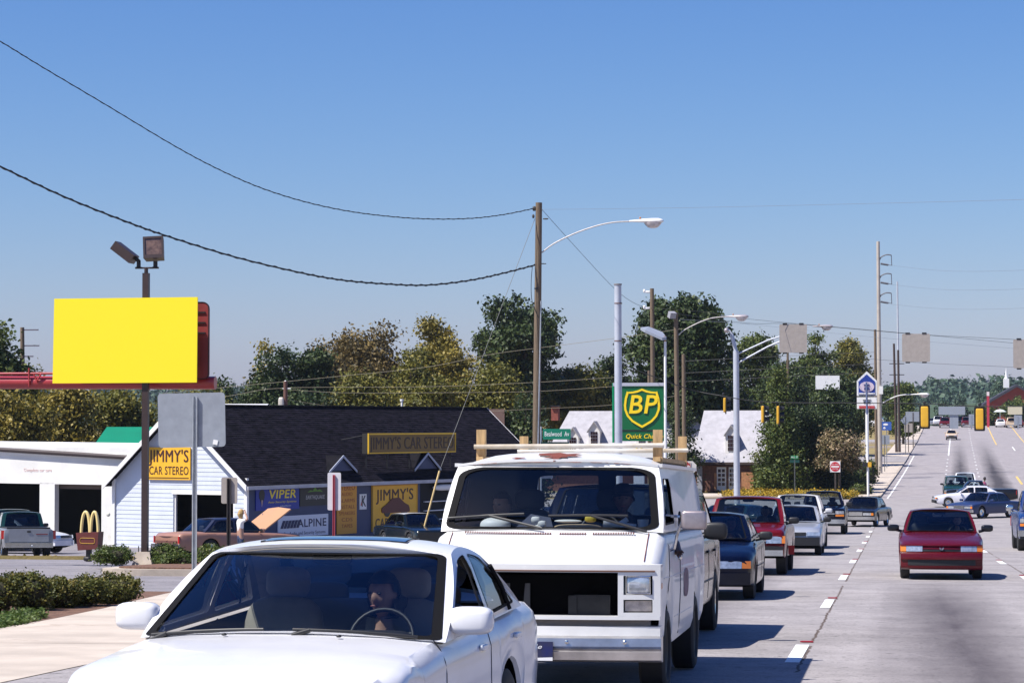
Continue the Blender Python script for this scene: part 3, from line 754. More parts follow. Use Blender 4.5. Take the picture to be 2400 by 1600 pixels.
L_DARK = leafmat('leaf_dark_green', [(.010, .020, .007), (.022, .042, .013), (.050, .078, .020), (.10, .125, .032)], .15)
L_GREEN = leafmat('leaf_green', [(.018, .034, .008), (.050, .080, .016), (.11, .14, .028), (.18, .19, .05)], .2)
L_OLIVE = leafmat('leaf_olive', [(.026, .032, .006), (.092, .098, .015), (.17, .155, .024), (.25, .20, .035)], .2)
L_BROWN = leafmat('leaf_autumn_brown', [(.034, .030, .012), (.105, .082, .028), (.185, .130, .045), (.26, .19, .06)], .2)
L_GOLD = leafmat('leaf_autumn_gold', [(.040, .038, .008), (.14, .122, .018), (.25, .19, .026), (.34, .26, .05)], .2)
L_BOX = leafmat('leaf_box_hedge', [(.018, .036, .008), (.048, .080, .012), (.09, .12, .02), (.15, .16, .035)], .2)
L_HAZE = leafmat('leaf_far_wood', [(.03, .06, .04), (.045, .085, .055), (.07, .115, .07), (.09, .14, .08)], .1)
L_BLOOM = leafmat('leaf_blooming', [(.03, .04, .012), (.10, .09, .03), (.30, .22, .12), (.48, .36, .24)], .2)
L_YEL = leafmat('yellow_ground_cover', [(.06, .07, .01), (.22, .16, .012), (.42, .27, .015), (.50, .33, .03)], .2)
BARK = pm('bark', (.10, .075, .055), .9, var=.4, vs=5, bump=.8, bs=14, stretch=(1, 1, .25))
ntree = [0]
def tree(label, x0, x1, ytop, Y, mat, n=9000, leaf=.34, shape='round', name='broadleaf_tree', group='trees behind the shops', base=None, cbot=.32, seed=None, clump=.38, nb=18, gap=.0, tvar=.28, cat='tree', shell=.6):
    """a tree standing Y metres off whose crown spans photo columns x0..x1 and reaches row ytop"""
    n = int(n * 1.75); leaf *= .76; tvar *= .68; ntree[0] += 1; seed = seed or ntree[0] * 13; r = random.Random(seed)
    xc = (x0 + x1) / 2; q = P(xc, 990, Y); gz = H(q.x, Y) - .05 if base is None else base
    topz = P(xc, ytop, Y).z; h = topz - gz; w = (P(x1, 990, Y) - P(x0, 990, Y)).length
    root = thing(name, label, cat, (q.x, Y, gz), group=group)
    C, Rd = [], []; lo = h * cbot
    for i in range(nb):
        if shape == 'cone':
            k = (i + .5) / nb; z = lo + (h - lo) * k; rad = w / 2 * (1 - k * .9) ; a = i * 2.4 + r.random()
            C.append((math.cos(a) * rad * .5, math.sin(a) * rad * .5, z)); Rd.append((max(.25, rad * .62), max(.25, rad * .62), (h - lo) / nb * 1.5))
        elif shape == 'column':
            k = (i + .5) / nb; z = lo + (h - lo) * k; rad = w / 2 * (.75 + .3 * math.sin(k * 3.1)); a = i * 2.4
            C.append((math.cos(a) * rad * .4, math.sin(a) * rad * .4, min(z, h - rad * .5))); Rd.append((rad * .6, rad * .6, rad * .55))
        else:
            u = r.uniform(-1, 1) if shape != 'bush' else r.uniform(-.3, 1); a = i * 2.39996 + r.uniform(-.3, .3); k = math.sqrt(max(0, 1 - u * u)) * r.uniform(.55, 1)
            rb = w * r.choice((.09, .12, .15, .19, .23)); zc = lo + (h - lo) * .5
            C.append((math.cos(a) * k * (w / 2 - rb * .9), math.sin(a) * k * (w / 2 - rb * .9), zc + u * ((h - lo) / 2 - rb * .75))); Rd.append((rb, rb, rb * .78))
    if shape == 'round': C.append((0, 0, lo + (h - lo) * .55)); Rd.append((w * .28, w * .28, (h - lo) * .3))
    leaves('crown', C, Rd, n, leaf, mat, root, seed, clump=clump, tvar=tvar, shell=shell)
    tk = MB(); th_ = h * (.62 if shape == 'round' else .9); tr_ = max(.10, h * .018)
    tk.tube([(0, 0, -.1), (r.uniform(-.1, .1), r.uniform(-.1, .1), th_ * .45), (r.uniform(-.3, .3), r.uniform(-.2, .2), th_)], [tr_ * 1.3, tr_, tr_ * .4], 7)
    if shape == 'round':
        for c in C[:nb:2]:
            z0 = min(c[2] * .8, th_ * r.uniform(.5, .9)); m_ = Vector((c[0] * .45, c[1] * .45, (z0 + c[2]) * .52))
            tk.tube([(0, 0, z0), m_, c], [tr_ * .5, tr_ * .34, tr_ * .12], 5)
    tk.build('trunk', BARK, root, 60)
    return root
# ------------------------------------------------------------------ vehicles
GQ = 'cars queueing in the left lane'
P_WHITE = paint('paint_white', (.72, .72, .74), .16); P_MAROON = paint('paint_maroon', (.085, .0035, .008), .22); P_NAVY = paint('paint_navy', (.0015, .003, .013), .2)
P_RED = paint('paint_red', (.12, .005, .011), .22); P_SILV = pm('paint_silver', (.42, .44, .48), .3, .35, .6, .08, 3); P_BLUE = paint('paint_blue', (.008, .03, .13), .25)
P_BLACK = paint('paint_black', (.010, .011, .016), .2); P_GREEN = paint('paint_dark_green', (.006, .035, .035), .25); P_TAN = paint('paint_tan', (.62, .48, .34), .3)
P_SALMON = paint('paint_salmon', (.31, .165, .12), .35); P_OLDBLUE = paint('paint_slate_blue', (.018, .032, .10), .4)
P_OLDWHITE = pm('paint_old_white', (.72, .72, .71), .42, 0, .35, rgb2=(.64, .64, .63), vs=2.5, bump=.06, bs=5, dirt=((.42, .36, .30), 3.2, .67))
BEIGE = pm('cabin_beige', (.38, .33, .26), .7, var=.1, vs=8); RUST = pm('rust', (.20, .045, .025), .9, rgb2=(.11, .03, .02), vs=14, bump=.5, bs=60)
WOOD = pm('raw_timber', (.46, .30, .14), .8, var=.35, vs=6, stretch=(4, 4, .6))

def spec(kind, **k):
    if kind == 'sedan':
        S = dict(L=4.4, w=.84, ax=(.85, 3.45), R=.30, top=[(0, .62), (.05, .67), (.3, .74), (.9, .84), (1.4, .90), (3.85, .94), (4.3, .91), (4.38, .84), (4.4, .7)],
                 gh=dict(tw=1.40, zw=.91, th=2.02, zh=1.32, tr=3.1, zr=1.31, tb=3.75, zb=.96, wb=.745, wt=.59, cuts=[(None, 2.45), (2.53, None)], seat=2.3, rs=3.1))
    elif kind == 'pickup':
        S = dict(L=4.9, w=.88, ax=(.85, 3.85), R=.34, tw=.22, cr=.03, top=[(0, .92), (.05, .96), (.4, 1.0), (1.2, 1.06), (4.7, 1.06), (4.88, 1.05), (4.9, 1.0)], bot=[(0, .40), (.35, .34), (4.5, .36), (4.9, .45)],
                 wid=[(0, .93), (.05, .97), (.3, 1), (4.85, 1), (4.9, .98)], kn=.08, kt=.02,
                 gh=dict(tw=1.30, zw=1.06, th=1.72, zh=1.58, tr=2.55, zr=1.58, tb=2.75, zb=1.06, wb=.78, wt=.66, cuts=[(None, None)], seat=2.1, bw=.1, cp=.12))
    elif kind == 'suv':
        S = dict(L=4.8, w=.94, ax=(.85, 3.75), R=.36, tw=.24, top=[(0, .96), (.05, 1.0), (.4, 1.06), (1.25, 1.13), (4.7, 1.14), (4.8, 1.1)], bot=[(0, .42), (.35, .36), (4.5, .38), (4.8, .45)],
                 wid=[(0, .93), (.05, .97), (.3, 1), (4.75, 1), (4.8, .97)], kn=.07, kt=.03,
                 gh=dict(tw=1.30, zw=1.13, th=1.78, zh=1.70, tr=4.5, zr=1.70, tb=4.76, zb=1.14, wb=.845, wt=.72, cuts=[(None, 2.55), (2.63, 3.6), (3.68, None)], seat=2.2, bw=.1, cp=.1, arc=.01))
    gk = k.pop('gh', {}); S['gh'].update(gk); S.update(k); return S
def seatpt(c, x=.37, dt=0, dz=-.47): return c['M'] @ Matrix.Translation((x, c['S']['gh'].get('seat', c['S']['gh']['th'] + .28) - c['hl'] - .14 + dt, c['zw'] + dz))

# ---- the white sedan in front
def face_w(c):
    sl, S = c['slab'], c['S']
    for sg in (1, -1):
        sl('headlight', LAMP, sg * .38, sg * .80, .56, .68, -.012, .08, .3); sl('tail_lamp', REDL, sg * .42, sg * .83, .66, .82, .0, .06, tail=True)
    sl('grille', CHROME, -.34, .34, .57, .67, -.01, .06, .3); sl('bumper', P_WHITE, -.83, .83, .26, .52, -.06, .14, n=16); sl('rear_bumper', P_WHITE, -.83, .83, .3, .58, -.06, .14, tail=True, n=16)
    for sg in (1, -1): sl('fog_lamp', LAMP, sg * .5, sg * .62, .33, .40, -.07, .04)
c = vehicle(dict(L=4.8, w=.885, ax=(.92, 3.62), R=.31, paint=P_WHITE, trim=BEIGE, seat=BEIGE, rseat=TRIMG, mirs=(.25, .15, .155), mir=(.075, .22, .11), cr=.05, td=.985, kn=.3, rim='alloy',
    top=[(0, .58), (.04, .64), (.2, .71), (.6, .77), (1.1, .825), (1.55, .865), (1.8, .88), (2.4, .90), (3.6, .955), (4.0, .985), (4.45, .995), (4.70, .965), (4.78, .88), (4.8, .72)], sh=.13, wid=[(0, .84), (.06, .90), (.25, .95), (.7, 1), (4.4, 1), (4.7, .96), (4.8, .88)],
    gh=dict(tw=1.82, zw=.88, th=2.62, zh=1.335, tr=3.35, zr=1.315, tb=4.02, zb=.985, wb=.865, wt=.715, bw=.17, crown=.055, arc=.045, fi=(.014, .012, .03), ftop=1.6, rad=.035, gask=.034,
            cuts=[(None, 2.92), (3.0, None)], ap=.12, seat=2.92, rs=3.75, sw=.55, tum=.035, cp=.12, wtop=.05), wglass=WG, face=face_w, open=((1, 0),)),
    'white four-door sedan with a sunroof, nearest to the viewer', -3.24, 14.0, -.045, 'sedan', 'car', GQ)
hl = c['hl']
mb = MB()
mb.loft([[c['roofp'](u, k / 6, -.006) for u in np.linspace(.2, .8, 9)] for k in (.9, 1.6, 2.4, 3.2)])
mb.build('sunroof', pm('sunroof_glass', (.02, .035, .07), .06, 0, 1), c['root'], 60)
mb = MB(); o = [c['roofp'](u, k / 6, -.003) for u, k in ((.19, .8), (.81, .8), (.81, 3.3), (.19, 3.3))]; mb.tube(o + [o[0]], .006, 4); mb.build('sunroof_seal', BLACK, c['root'])
for t_, z0, z1 in ((1.78, .35, .90), (2.96, .35, .93)): seam(c, [(t_ + (z - z0) * .05, z) for z in np.linspace(z0, z1, 10)])
seam(c, [(t, .355) for t in np.linspace(1.85, 3.9, 12)]); handles(c, ((2.75, .80), (3.72, .82)), P_WHITE)
mb = MB()
for x in (-.30, .34):
    mb.superell((x, 1.80 - hl - .22 - .02, .922), (.03, .03, .016), .8, 10, 6)
mb.build('washer_jet', BLACK, c['root'], 60)
for x0, x1 in ((-.72, -.10), (.05, .66)):
    mb = MB(); pa = [c['front'](-.012)(u, .012 + .012 * math.sin((u - .1) * 3)) for u in np.linspace(x0 / 1.6 + .5, x1 / 1.6 + .5, 8)]; mb.tube(pa, .009, 6); mb.tube([pa[0] + Vector((0, -.02, -.03)), pa[1]], .014, 6); mb.build('wiper', BLACK, c['root'], 60)
for sg in (1, -1):      # quarter-light bars on the rear doors
    mb = MB(); mb.tube([c['side'](sg, -.006)(t_, z_) for t_, z_ in ((3.60, .985), (3.53, 1.12), (3.44, 1.25))], .017, 6); mb.build('window_divider', SEAL, c['root'], 60)
# hood shut lines
for sg in (1, -1):
    mb = MB(); mb.tube([Vector((sg * (.60 + .16 * k), c['nose'](.7, .2 + 1.5 * k, 0).y, c['sect'](.2 + 1.5 * k)[7].z + .004)) for k in np.linspace(0, 1, 10)], .003, 4); mb.build('bonnet_seam', BLACK, c['root'])
person('woman with dark hair at the wheel of the white sedan', seatpt(c, .29, -.02, -.565), pm('shirt_dark', (.02, .02, .03), .8), SKIN1, HAIR, 1.06, 'bob', arms=[((-.26, -.16, .26), (-.12, -.34, .44)), ((.26, -.14, .26), (.14, -.34, .42))], turn=-.35)

# ---- the white van
def face_van(c):
    sl, S, r = c['slab'], c['S'], c['root']; hl = c['hl']; V_ = P_OLDWHITE
    sl('bonnet_lip', V_, -.995, .995, 1.04, 1.105, .0, .22, n=16)
    sl('grille_surround', V_, -.99, .99, .655, .685, .0, .2, n=16)
    sl('front_valance', V_, -.99, .99, .50, .60, .02, .2, n=16)
    sl('body_crossmember', pm('dirty_frame', (.25, .22, .2), .8), -.9, .9, .60, .655, .10, .1)
    for sg in (1, -1):
        def S_(nm, m, x0, x1, z0, z1, t, d): return sl(nm, m, sg * x0, sg * x1, z0, z1, t, d, n=4)
        hs = S_('headlight_surround', V_, .65, .695, .685, 1.04, .0, .2); S_('headlight_surround', V_, .93, .995, .685, 1.04, .0, .2)
        S_('headlight_surround', V_, .695, .93, .82, .86, .0, .2); S_('headlight_surround', V_, .695, .93, .685, .715, .0, .2); S_('headlight_surround', V_, .695, .93, 1.015, 1.04, .0, .2)
        S_('lamp_recess', SHADEBLK, .695, .93, .715, 1.015, .09, .05)
        h = MB(); h.superell((sg * .812, c['nose'](.81, .07, .9).y, .94), (.205, .13, .145), .3, 24, 12); h.build('headlight', LAMP, r, 40)
        h = MB(); h.tube([(sg * .812 + x, c['nose'](.81, .012, .9).y, .94 + z) for x, z in ((-.10, -.07), (.10, -.07), (.10, .07), (-.10, .07), (-.10, -.07))], .009, 6); h.build('headlight_rim', CHROME, r, 40)
        S_('indicator_lamp', pm('clear_lamp', (.46, .40, .36), .3, 0, .5, var=.3, vs=20), .705, .92, .725, .81, .035, .05)
        h = MB(); h.superell((sg * .985, .22 - hl, .93), (.03, .07, .06), .5); h.build('side_marker', AMBER, r, 40)
        h = MB(); h.superell((sg * .99, 2.0 - hl, 1.46), (.025, .05, .14), .5); h.superell((sg * 1.0, 2.12 - hl, 1.47), (.03, .13, .05), .5); h.build('window_catch', BLACK, r, 40)
        sl('rear_lamp', REDL, sg * .80, sg * .93, .7, 1.0, .01, .05, tail=True, n=3)
        # big chrome mirror on a bent bracket
        if sg < 0: continue
        h = MB(); h.superell((sg * 1.20, .98 - hl, 1.46), (.22, .10, .165), .35); m = h.build('wing_mirror', pm('brushed_mirror_back', (.42, .36, .36), .38, .75, var=.2, vs=8), r, 50)
        h = MB(); h.tube([(sg * .94, 1.05 - hl, 1.18), (sg * 1.03, .99 - hl, 1.22), (sg * 1.06, .99 - hl, 1.36), (sg * 1.10, .99 - hl, 1.45)], .014, 7); h.tube([(sg * .93, 1.05 - hl, 1.50), (sg * 1.08, .99 - hl, 1.49)], .012, 7); h.build('mirror_bracket', CHROME, m, 50)
    # bumper: two rolled faces
    prof = [(-.03, .315), (-.10, .335), (-.115, .40), (-.085, .425), (-.115, .445), (-.105, .51), (-.04, .525), (.06, .525), (.06, .315)]
    h = MB(); h.loft([[c['nose'](x, t, z) for t, z in prof] for x in np.linspace(-1.01, 1.01, 21)], True, True); b = h.build('bumper', pm('worn_chrome', (.58, .56, .55), .3, .85, var=.2, vs=5), r, 30)
    h = MB()
    for x in (-.7, -.2, .25, .72): h.superell((x, c['nose'](x, -.122, .48).y, .48), (.034, .014, .034), 1, 10, 6)
    h.build('bumper_bolt', CHROME, b, 60)
    # plate with airbrushed night scene in blue, white script and numerals
    pl = MB(); pl.box((-.01, c['nose'](-.01, -.135, .4).y, .405), (.30, .008, .155)); po = pl.build('number_plate', pm('plate_blue', (.01, .016, .10), .4, rgb2=(.03, .03, .05), vs=9), r)
    Mp = plane_m((-.01, c['nose'](-.01, -.141, .4).y, .405), (1, 0, 0), (0, 0, 1))
    text('Tide', .035, WHITEP, po, Mp @ Matrix.Translation((-.02, .035, 0)), .001, .3, 1.6, .002); text('2', .042, pm('plate_pink', (.8, .45, .5), .5), po, Mp @ Matrix.Translation((-.09, -.025, 0)), .002, 0, 1.3, .002)
    q = MB(); q.quad(*[Mp @ Vector(v) for v in ((-.148, -.076, .001), (.148, -.076, .001), (.148, -.048, .001), (-.148, -.06, .001))]); q.build('plate_band', WHITEP, po)
    # bare engine bay behind the missing grille
    for x in (-.30, -.13):
        h = MB(); h.loft([[Vector((x - .03 + k * .02, .20 - hl, .68 + k * .26)), Vector((x + .03 + k * .0, .20 - hl, .68 + k * .26)), Vector((x + .03 + k * .0, .235 - hl, .68 + k * .26)), Vector((x - .03 + k * .02, .235 - hl, .68 + k * .26))] for k in (0, 1)], True, True); h.build('grille_bracket', pm('dusty_steel', (.045, .045, .05), .7), r)
        h = MB(); h.box((x, .12 - hl, .70), (.07, .06, .025)); h.build('grille_clip', pm('cream_plastic', (.6, .5, .38), .6), r)
    h = MB(); h.box((.42, .205 - hl, .76), (.30, .05, .18)); h.box((.26, .20 - hl, .76), (.07, .06, .17)); h.build('battery_tray', pm('dark_grey_parts', (.012, .012, .013), .7, var=.4, vs=12), r)
    h = MB(); h.box((0, .238 - hl, .86), (1.1, .02, .3)); h.build('radiator', SHADEBLK, r)
c = vehicle(dict(L=5.1, w=1.0, t0=.2, td0=0, ax=(.95, 4.0), R=.36, gap=.035, tw=.22, tin=.13, paint=P_OLDWHITE, opennose=True, td=.975, cr=.03, kn=.10, kt=.02, sh=.12, mirror=False, rim='dark',
    top=[(.2, 1.105), (.32, 1.165), (.40, 1.20), (.56, 1.29), (.70, 1.35), (.80, 1.36), (5.05, 1.36), (5.1, 1.34)], bot=[(.2, .50), (.5, .42), (1.6, .38), (4.8, .42), (5.1, .5)], wid=[(.2, .975), (.4, .99), (.8, 1), (4.9, 1), (5.1, .985)],
    gh=dict(tw=.78, zw=1.355, th=1.20, zh=1.925, tr=4.98, zr=1.925, tb=5.05, zb=1.36, wb=.955, wt=.875, bw=.09, br=.01, crown=.045, dome=.075, arc=.005, fi=(.02, .012, .075), rad=.11, ftop=1.3, gask=.035,
            cuts=[(None, 1.86)], lean=0, ap=.14, wz=.06, wtop=.11, seat=1.95, sw=.42, tum=.02,
            rwins=[roundpoly([(.1, .18), (.45, .18), (.45, .86), (.1, .86)], .05, 4), roundpoly([(.55, .18), (.9, .18), (.9, .86), (.55, .86)], .05, 4)]), face=face_van, wglass=WG, open=((1, 0),), trim=TRIM, dash=pm('dusty_dash', (.16, .145, .14), .85, var=.2, vs=10)),
    'battered white work van with its grille missing and timber roof rack', -2.885, 22.95, .0, 'van', 'van', GQ)
VAN = c; hl = c['hl']; r = c['root']
rf = c['roofp']
mb = MB(); mb.loft([[Vector((sg_ * (c['X'](1.925) + o), t - hl - .05 * (1 - (2 * 0) ** 2) * 0, 1.925 + z)) for o, z in ((-.005, -.012), (.035, -.012), (.035, .018), (-.005, .018))] for sg_ in (1,) for t in np.linspace(1.19, 5.0, 12)], True, True)
mb.loft([[Vector((-(c['X'](1.925) + o), t - hl, 1.925 + z)) for o, z in ((-.005, -.012), (.035, -.012), (.035, .018), (-.005, .018))] for t in np.linspace(1.19, 5.0, 12)], True, True)
mb.loft([[c['front'](0)(u, 1) + Vector((0, -y, z)) for y, z in ((0, -.012), (.018, -.012), (.018, .010), (0, .010))] for u in np.linspace(0, 1, 17)], True, True)
mb.build('rain_gutter', P_OLDWHITE, r, 40)
rr = random.Random(5)
for cx, cy, sx, sy, nsp in ((.50, .045, .115, .05, 15), (.30, .02, .045, .016, 9)):
    pts = [(cx + math.cos(a) * sx * q, cy + math.sin(a) * sy * q) for i in range(nsp) for a in [2 * math.pi * i / nsp] for q in [rr.choice((.35, .55, .7, .85, 1.0, 1.25))]]
    mb = MB(); ringfill(mb, pts, lambda u, k: rf(u, k, -.004), 3); mb.build('rust_patch', RUST, r)
for u0, u1, v in ((.30, .62, -.0), (.66, .75, .0), (.78, .86, .0), (.08, .2, 0)):
    mb = MB(); f_ = c['front'](-.004); mb.loft([[f_(u, .965 + rr.uniform(0, .012)), f_(u, .978 + rr.uniform(0, .012))] for u in np.linspace(u0, u1, 9)]); mb.build('rust_streak', RUST, r)
for sg in (1, -1):      # bonnet shut lines
    mb = MB(); mb.tube([Vector((sg * .84, t - hl + .1 * .73 * max(0, 1 - (t - .2) / .9), np.interp(t, [.2, .32, .40, .56, .70], [1.105, 1.165, 1.20, 1.29, 1.35]) + .012)) for t in np.linspace(.22, .68, 8)], .004, 5); mb.build('bonnet_seam', RUST, r)
mb = MB(); mb.tube([c['nose'](x, -.004, 1.052) for x in np.linspace(-.95, .95, 17)], .007, 5); mb.build('bonnet_seam', pm('seam_rusty', (.12, .06, .04), .9), r)
mb = MB()      # cowl vent slots
for a, b in ((-.72, .02), (.10, .33), (.38, .72)):
    x = a
    while x < b:
        y_ = .78 - .09 * (1 - (x / .925) ** 2) - .085
        mb.box((x, y_ - hl, np.interp(y_, [.2, .32, .40, .56, .70, .80], [1.105, 1.165, 1.20, 1.29, 1.35, 1.36]) + .03 * (1 - (x / .98) ** 2) + .006), (.011, .032, .006), rx=.42); x += .021
o = mb.build('vent_slots', pm('slot_dark_red', (.10, .02, .02), .8), r); o['kind'] = 'stuff'
for t_, z0, z1 in ((.88, .5, 1.33), (1.98, .45, 1.33)): seam(c, [(t_, z) for z in np.linspace(z0, z1, 10)], .006)
seam(c, [(t, .98) for t in np.linspace(.5, 4.9, 24)], .005, 'body_crease', P_OLDWHITE); seam(c, [(t, .62) for t in np.linspace(1.5, 3.4, 12)], .004, 'body_crease', P_OLDWHITE)
handles(c, ((1.85, 1.12),), CHROME)
mb = MB(); mb.superell((c['bodyx'](2.6, .98) + .004, 2.6 - hl, .88), (.006, .55, .26), .8); mb.build('faded_decal', pm('faded_decal', (.26, .15, .17), .7, var=.5, vs=9), r, 50)
for x0, x1, off in ((-.86, -.22, 0), (-.02, .62, 0)):
    mb = MB(); f_ = c['front'](-.02); pa = [f_(.5 + x / 1.85, .17 + .04 * (x - x0)) for x in np.linspace(x0, x1, 7)]; mb.tube(pa, .011, 6); mb.tube([f_(.5 + (x1 + .16) / 1.85, -.03) + Vector((0, -.02, .01)), f_(.5 + (x0 + .35) / 1.85, .18)], .012, 6)
    mb.build('wiper', BLACK, r, 60)
# clutter on the dash
dm = c['M'] @ Matrix.Translation((0, .95 - hl, 1.345))
def clutter(nm, lab, cat, mat, fn):
    mb = MB(); fn(mb); o = mb.build(nm, mat, None, 50); o.matrix_world = dm; tag(o, lab, cat)
PAPER = pm('paper_white', (.75, .74, .72), .8); CARD = pm('brown_paper', (.52, .38, .22), .85, var=.2, vs=8)
clutter('hard_hat', 'white hard hat on the van dashboard', 'helmet', WHITEP, lambda m: (m.superell((-.52, .06, .06), (.27, .22, .14), .9), m.superell((-.52, .02, .015), (.32, .26, .02), .8)))
clutter('paper_bag', 'crumpled brown paper bag on the van dashboard behind the right wiper', 'paper bag', CARD, lambda m: m.superell((.20, .04, .04), (.42, .2, .075), .7))
clutter('crumpled_wrapper', 'crumpled white wrapper on the van dashboard, middle', 'wrapper', PAPER, lambda m: [m.superell((-.14 + .03 * math.sin(i * 2.1), .05, .04 + .035 * (i % 3)), (.08, .06, .06), .6, 9, 6) for i in range(6)])
clutter('flat_bowl', 'white dish on the van dashboard beside the yellow rag', 'dish', WHITEP, lambda m: m.superell((.10, .16, .10), (.24, .12, .03), .9))
clutter('yellow_rag', 'small yellow rag on top of the van dashboard', 'rag', pm('yellow_cloth', (.55, .42, .05), .8), lambda m: m.superell((.30, .13, .12), (.10, .08, .06), .7))
clutter('rolled_papers', 'rolled white papers on the van dashboard before the wheel', 'papers', PAPER, lambda m: (m.tube([(.42, .05, .08), (.70, .05, .05)], .03, 8), m.tube([(.52, .06, .05), (.62, .10, .12)], .022, 8)))
clutter('cup', 'white cup with green print on the van dashboard', 'cup', WHITEP, lambda m: (m.tube([(.76, .06, .02), (.76, .06, .12)], [.04, .05], 12)))
clutter('folded_map', 'grey folded sheet leaning on the van windscreen', 'map', pm('grey_sheet', (.17, .18, .24), .7), lambda m: m.prism([(-.38, .02), (-.02, .02), (-.05, .13), (-.22, .16)], .01, Matrix.Translation((0, .14, 0)) @ Matrix.Rotation(math.pi / 2, 4, 'X')))
person('bearded man in a cap driving the white van, elbow out of the window', seatpt(c, .50, .06, -.46), pm('shirt_dark', (.02, .02, .03), .8), SKIN2, HAIR, 1.0, 'short', arms=[((-.26, -.16, .26), (-.1, -.42, .40)), ((.47, -.10, .36), (.52, -.36, .30))], turn=.1, cap=pm('cap_black', (.012, .012, .016), .8))
person('passenger slumped by the far window of the white van', seatpt(c, -.60, .12, -.52), pm('shirt_dark', (.02, .02, .03), .8), SKIN1, HAIR, 1.0, 'short', turn=-.5)
# roof rack: its timbers and pipes
rk = thing('roof_rack', 'timber and white pipe rack fixed on the roof of the battered van', 'roof rack'); rk.matrix_world = c['M']
for t_, xs, pm_ in ((1.95, (-.80, .80), 0), (4.6, (-.80, .80), 1)):
    for x in xs:
        mb = MB(); mb.box((x, t_ - hl, 2.09), (.085, .045, .33)); mb.build('rack_post', WOOD, rk)
    mb = MB(); mb.tube([(-.86, t_ - hl - .04, 2.10), (.86, t_ - hl - .04, 2.115)], .022, 10); mb.build('rack_pipe', pm('dirty_pipe', (.62, .60, .56), .5, rgb2=(.34, .27, .18), vs=2.2), rk, 60)
for x in (-.80, .80):
    mb = MB(); mb.box((x, 3.3 - hl, 1.99), (.06, 2.9, .04)); mb.build('rack_rail', WOOD, rk)
mb = MB(); mb.superell((.66, 2.3 - hl, 1.985), (.22, .5, .05), .8); o = mb.build('folded_tarpaulin', BLACK, rk, 50)

# ---- the queue behind
S = spec('suv', paint=P_NAVY, w=.97, L=5.1, ax=(.9, 3.95), mirmat=BLACK, mirs=(.27, .12, .2), mir=(.16, .2, .1), gh=dict(tw=1.35, zw=1.16, th=1.85, zh=1.745, tr=4.75, zr=1.745, tb=5.02, zb=1.16, wb=.87, wt=.72, cuts=[(None, 2.65), (2.75, 3.75), (3.85, None)], wtop=.09),
         top=[(0, .98), (.05, 1.02), (.4, 1.08), (1.3, 1.16), (5.0, 1.17), (5.1, 1.12)], bot=[(0, .42), (.35, .36), (4.8, .38), (5.1, .45)], sglass=DG, face=simple_face((.72, .90), (.55, .84), (.70, .92), CHROME, CHROME, (.44, .64), ax=(.86, .93)))
c = vehicle(S, 'dark blue sport utility close behind the white van', -3.15, 29.8, 0, 'suv', 'car', GQ)
seam(c, [(t, .66) for t in np.linspace(1.4, 3.4, 14)], .014, 'side_moulding'); seam(c, [(2.7, z) for z in np.linspace(.45, 1.1, 9)]); seam(c, [(3.8, z) for z in np.linspace(.75, 1.1, 9)]); handles(c, ((2.5, 1.0), (3.6, 1.0)), BLACK)
S = spec('sedan', paint=P_NAVY, w=.86, mirmat=BLACK, face=simple_face((.50, .615), (.30, .66), (.45, .49), BLACK, P_NAVY, (.24, .43), ax=(.665, .80), rake=.15), kn=.28)
c = vehicle(S, 'navy blue sedan with amber corner lamps behind the blue sport utility', -3.05, 42.0, 0, 'sedan', 'car', GQ)
seam(c, [(t, .52) for t in np.linspace(1.2, 3.1, 10)], .012, 'side_moulding'); seam(c, [(2.49, z) for z in np.linspace(.3, .88, 8)])
person('driver with dark hair in the navy blue sedan', seatpt(c), pm('shirt_dark', (.02, .02, .03), .8), SKIN2, HAIR)
def face_rp(c):
    simple_face((.66, .81), (.46, .78), (.62, .84), BLACK, CHROME, (.40, .52), ax=(.785, .855), rake=.1)(c); sl = c['slab']
    sl('bumper_pad', BLACK, -.82, .82, .525, .60, -.03, .1); sl('grille_frame', CHROME, -.47, .47, .84, .865, -.02, .06); sl('grille_frame', CHROME, -.47, .47, .70, .72, -.02, .06)
    mb = MB(); mb.box((.93, 1.32 - c['hl'], .50), (.13, .012, .19)); mb.build('mud_flap', pm('red_mud_flap', (.55, .02, .02), .5), c['root'])
S = spec('pickup', paint=P_RED, w=.87, top=[(0, .88), (.05, .93), (.4, .97), (1.2, 1.03), (4.7, 1.03), (4.9, 1.0)], gh=dict(zw=1.03, zb=1.03, zh=1.57, zr=1.57, wt=.68), mirmat=BLACK, face=face_rp)
c = vehicle(S, 'red pickup truck with chrome bumper, third behind the white van', -3.08, 54.6, 0, 'pickup_truck', 'pickup', GQ)
person('driver in the red pickup truck', seatpt(c, .36), pm('shirt_dark', (.02, .02, .03), .8), SKIN2, HAIR)
mb = MB(); mb.prism([(-.1, 0), (.12, 0), (.14, .02), (-.08, .03)], .01); o = mb.build('white_papers', PAPER); o.matrix_world = c['M'] @ Matrix.Translation((.12, 1.42 - c['hl'], 1.05)) @ Matrix.Rotation(.5, 4, 'X') @ Matrix.Scale(2, 4); tag(o, 'white papers on the dashboard of the red pickup', 'papers')
S = spec('sedan', L=4.15, paint=P_SILV, w=.81, mirmat=BLACK, ax=(.78, 3.2), top=[(0, .60), (.04, .66), (.3, .73), (1.3, .87), (3.6, .93), (4.1, .92), (4.15, .7)], wid=[(0, .94), (.06, .97), (.3, 1), (3.9, 1), (4.15, .93)], kn=.07,
         gh=dict(tw=1.3, zw=.88, th=1.9, zh=1.315, tr=3.1, zr=1.31, tb=3.8, zb=.93, wb=.72, wt=.59, cuts=[(None, 2.4), (2.48, None)]), face=simple_face((.54, .64), (.40, .76), (.53, .63), BLACK, BLACK, (.27, .50), amber=False, rake=.1))
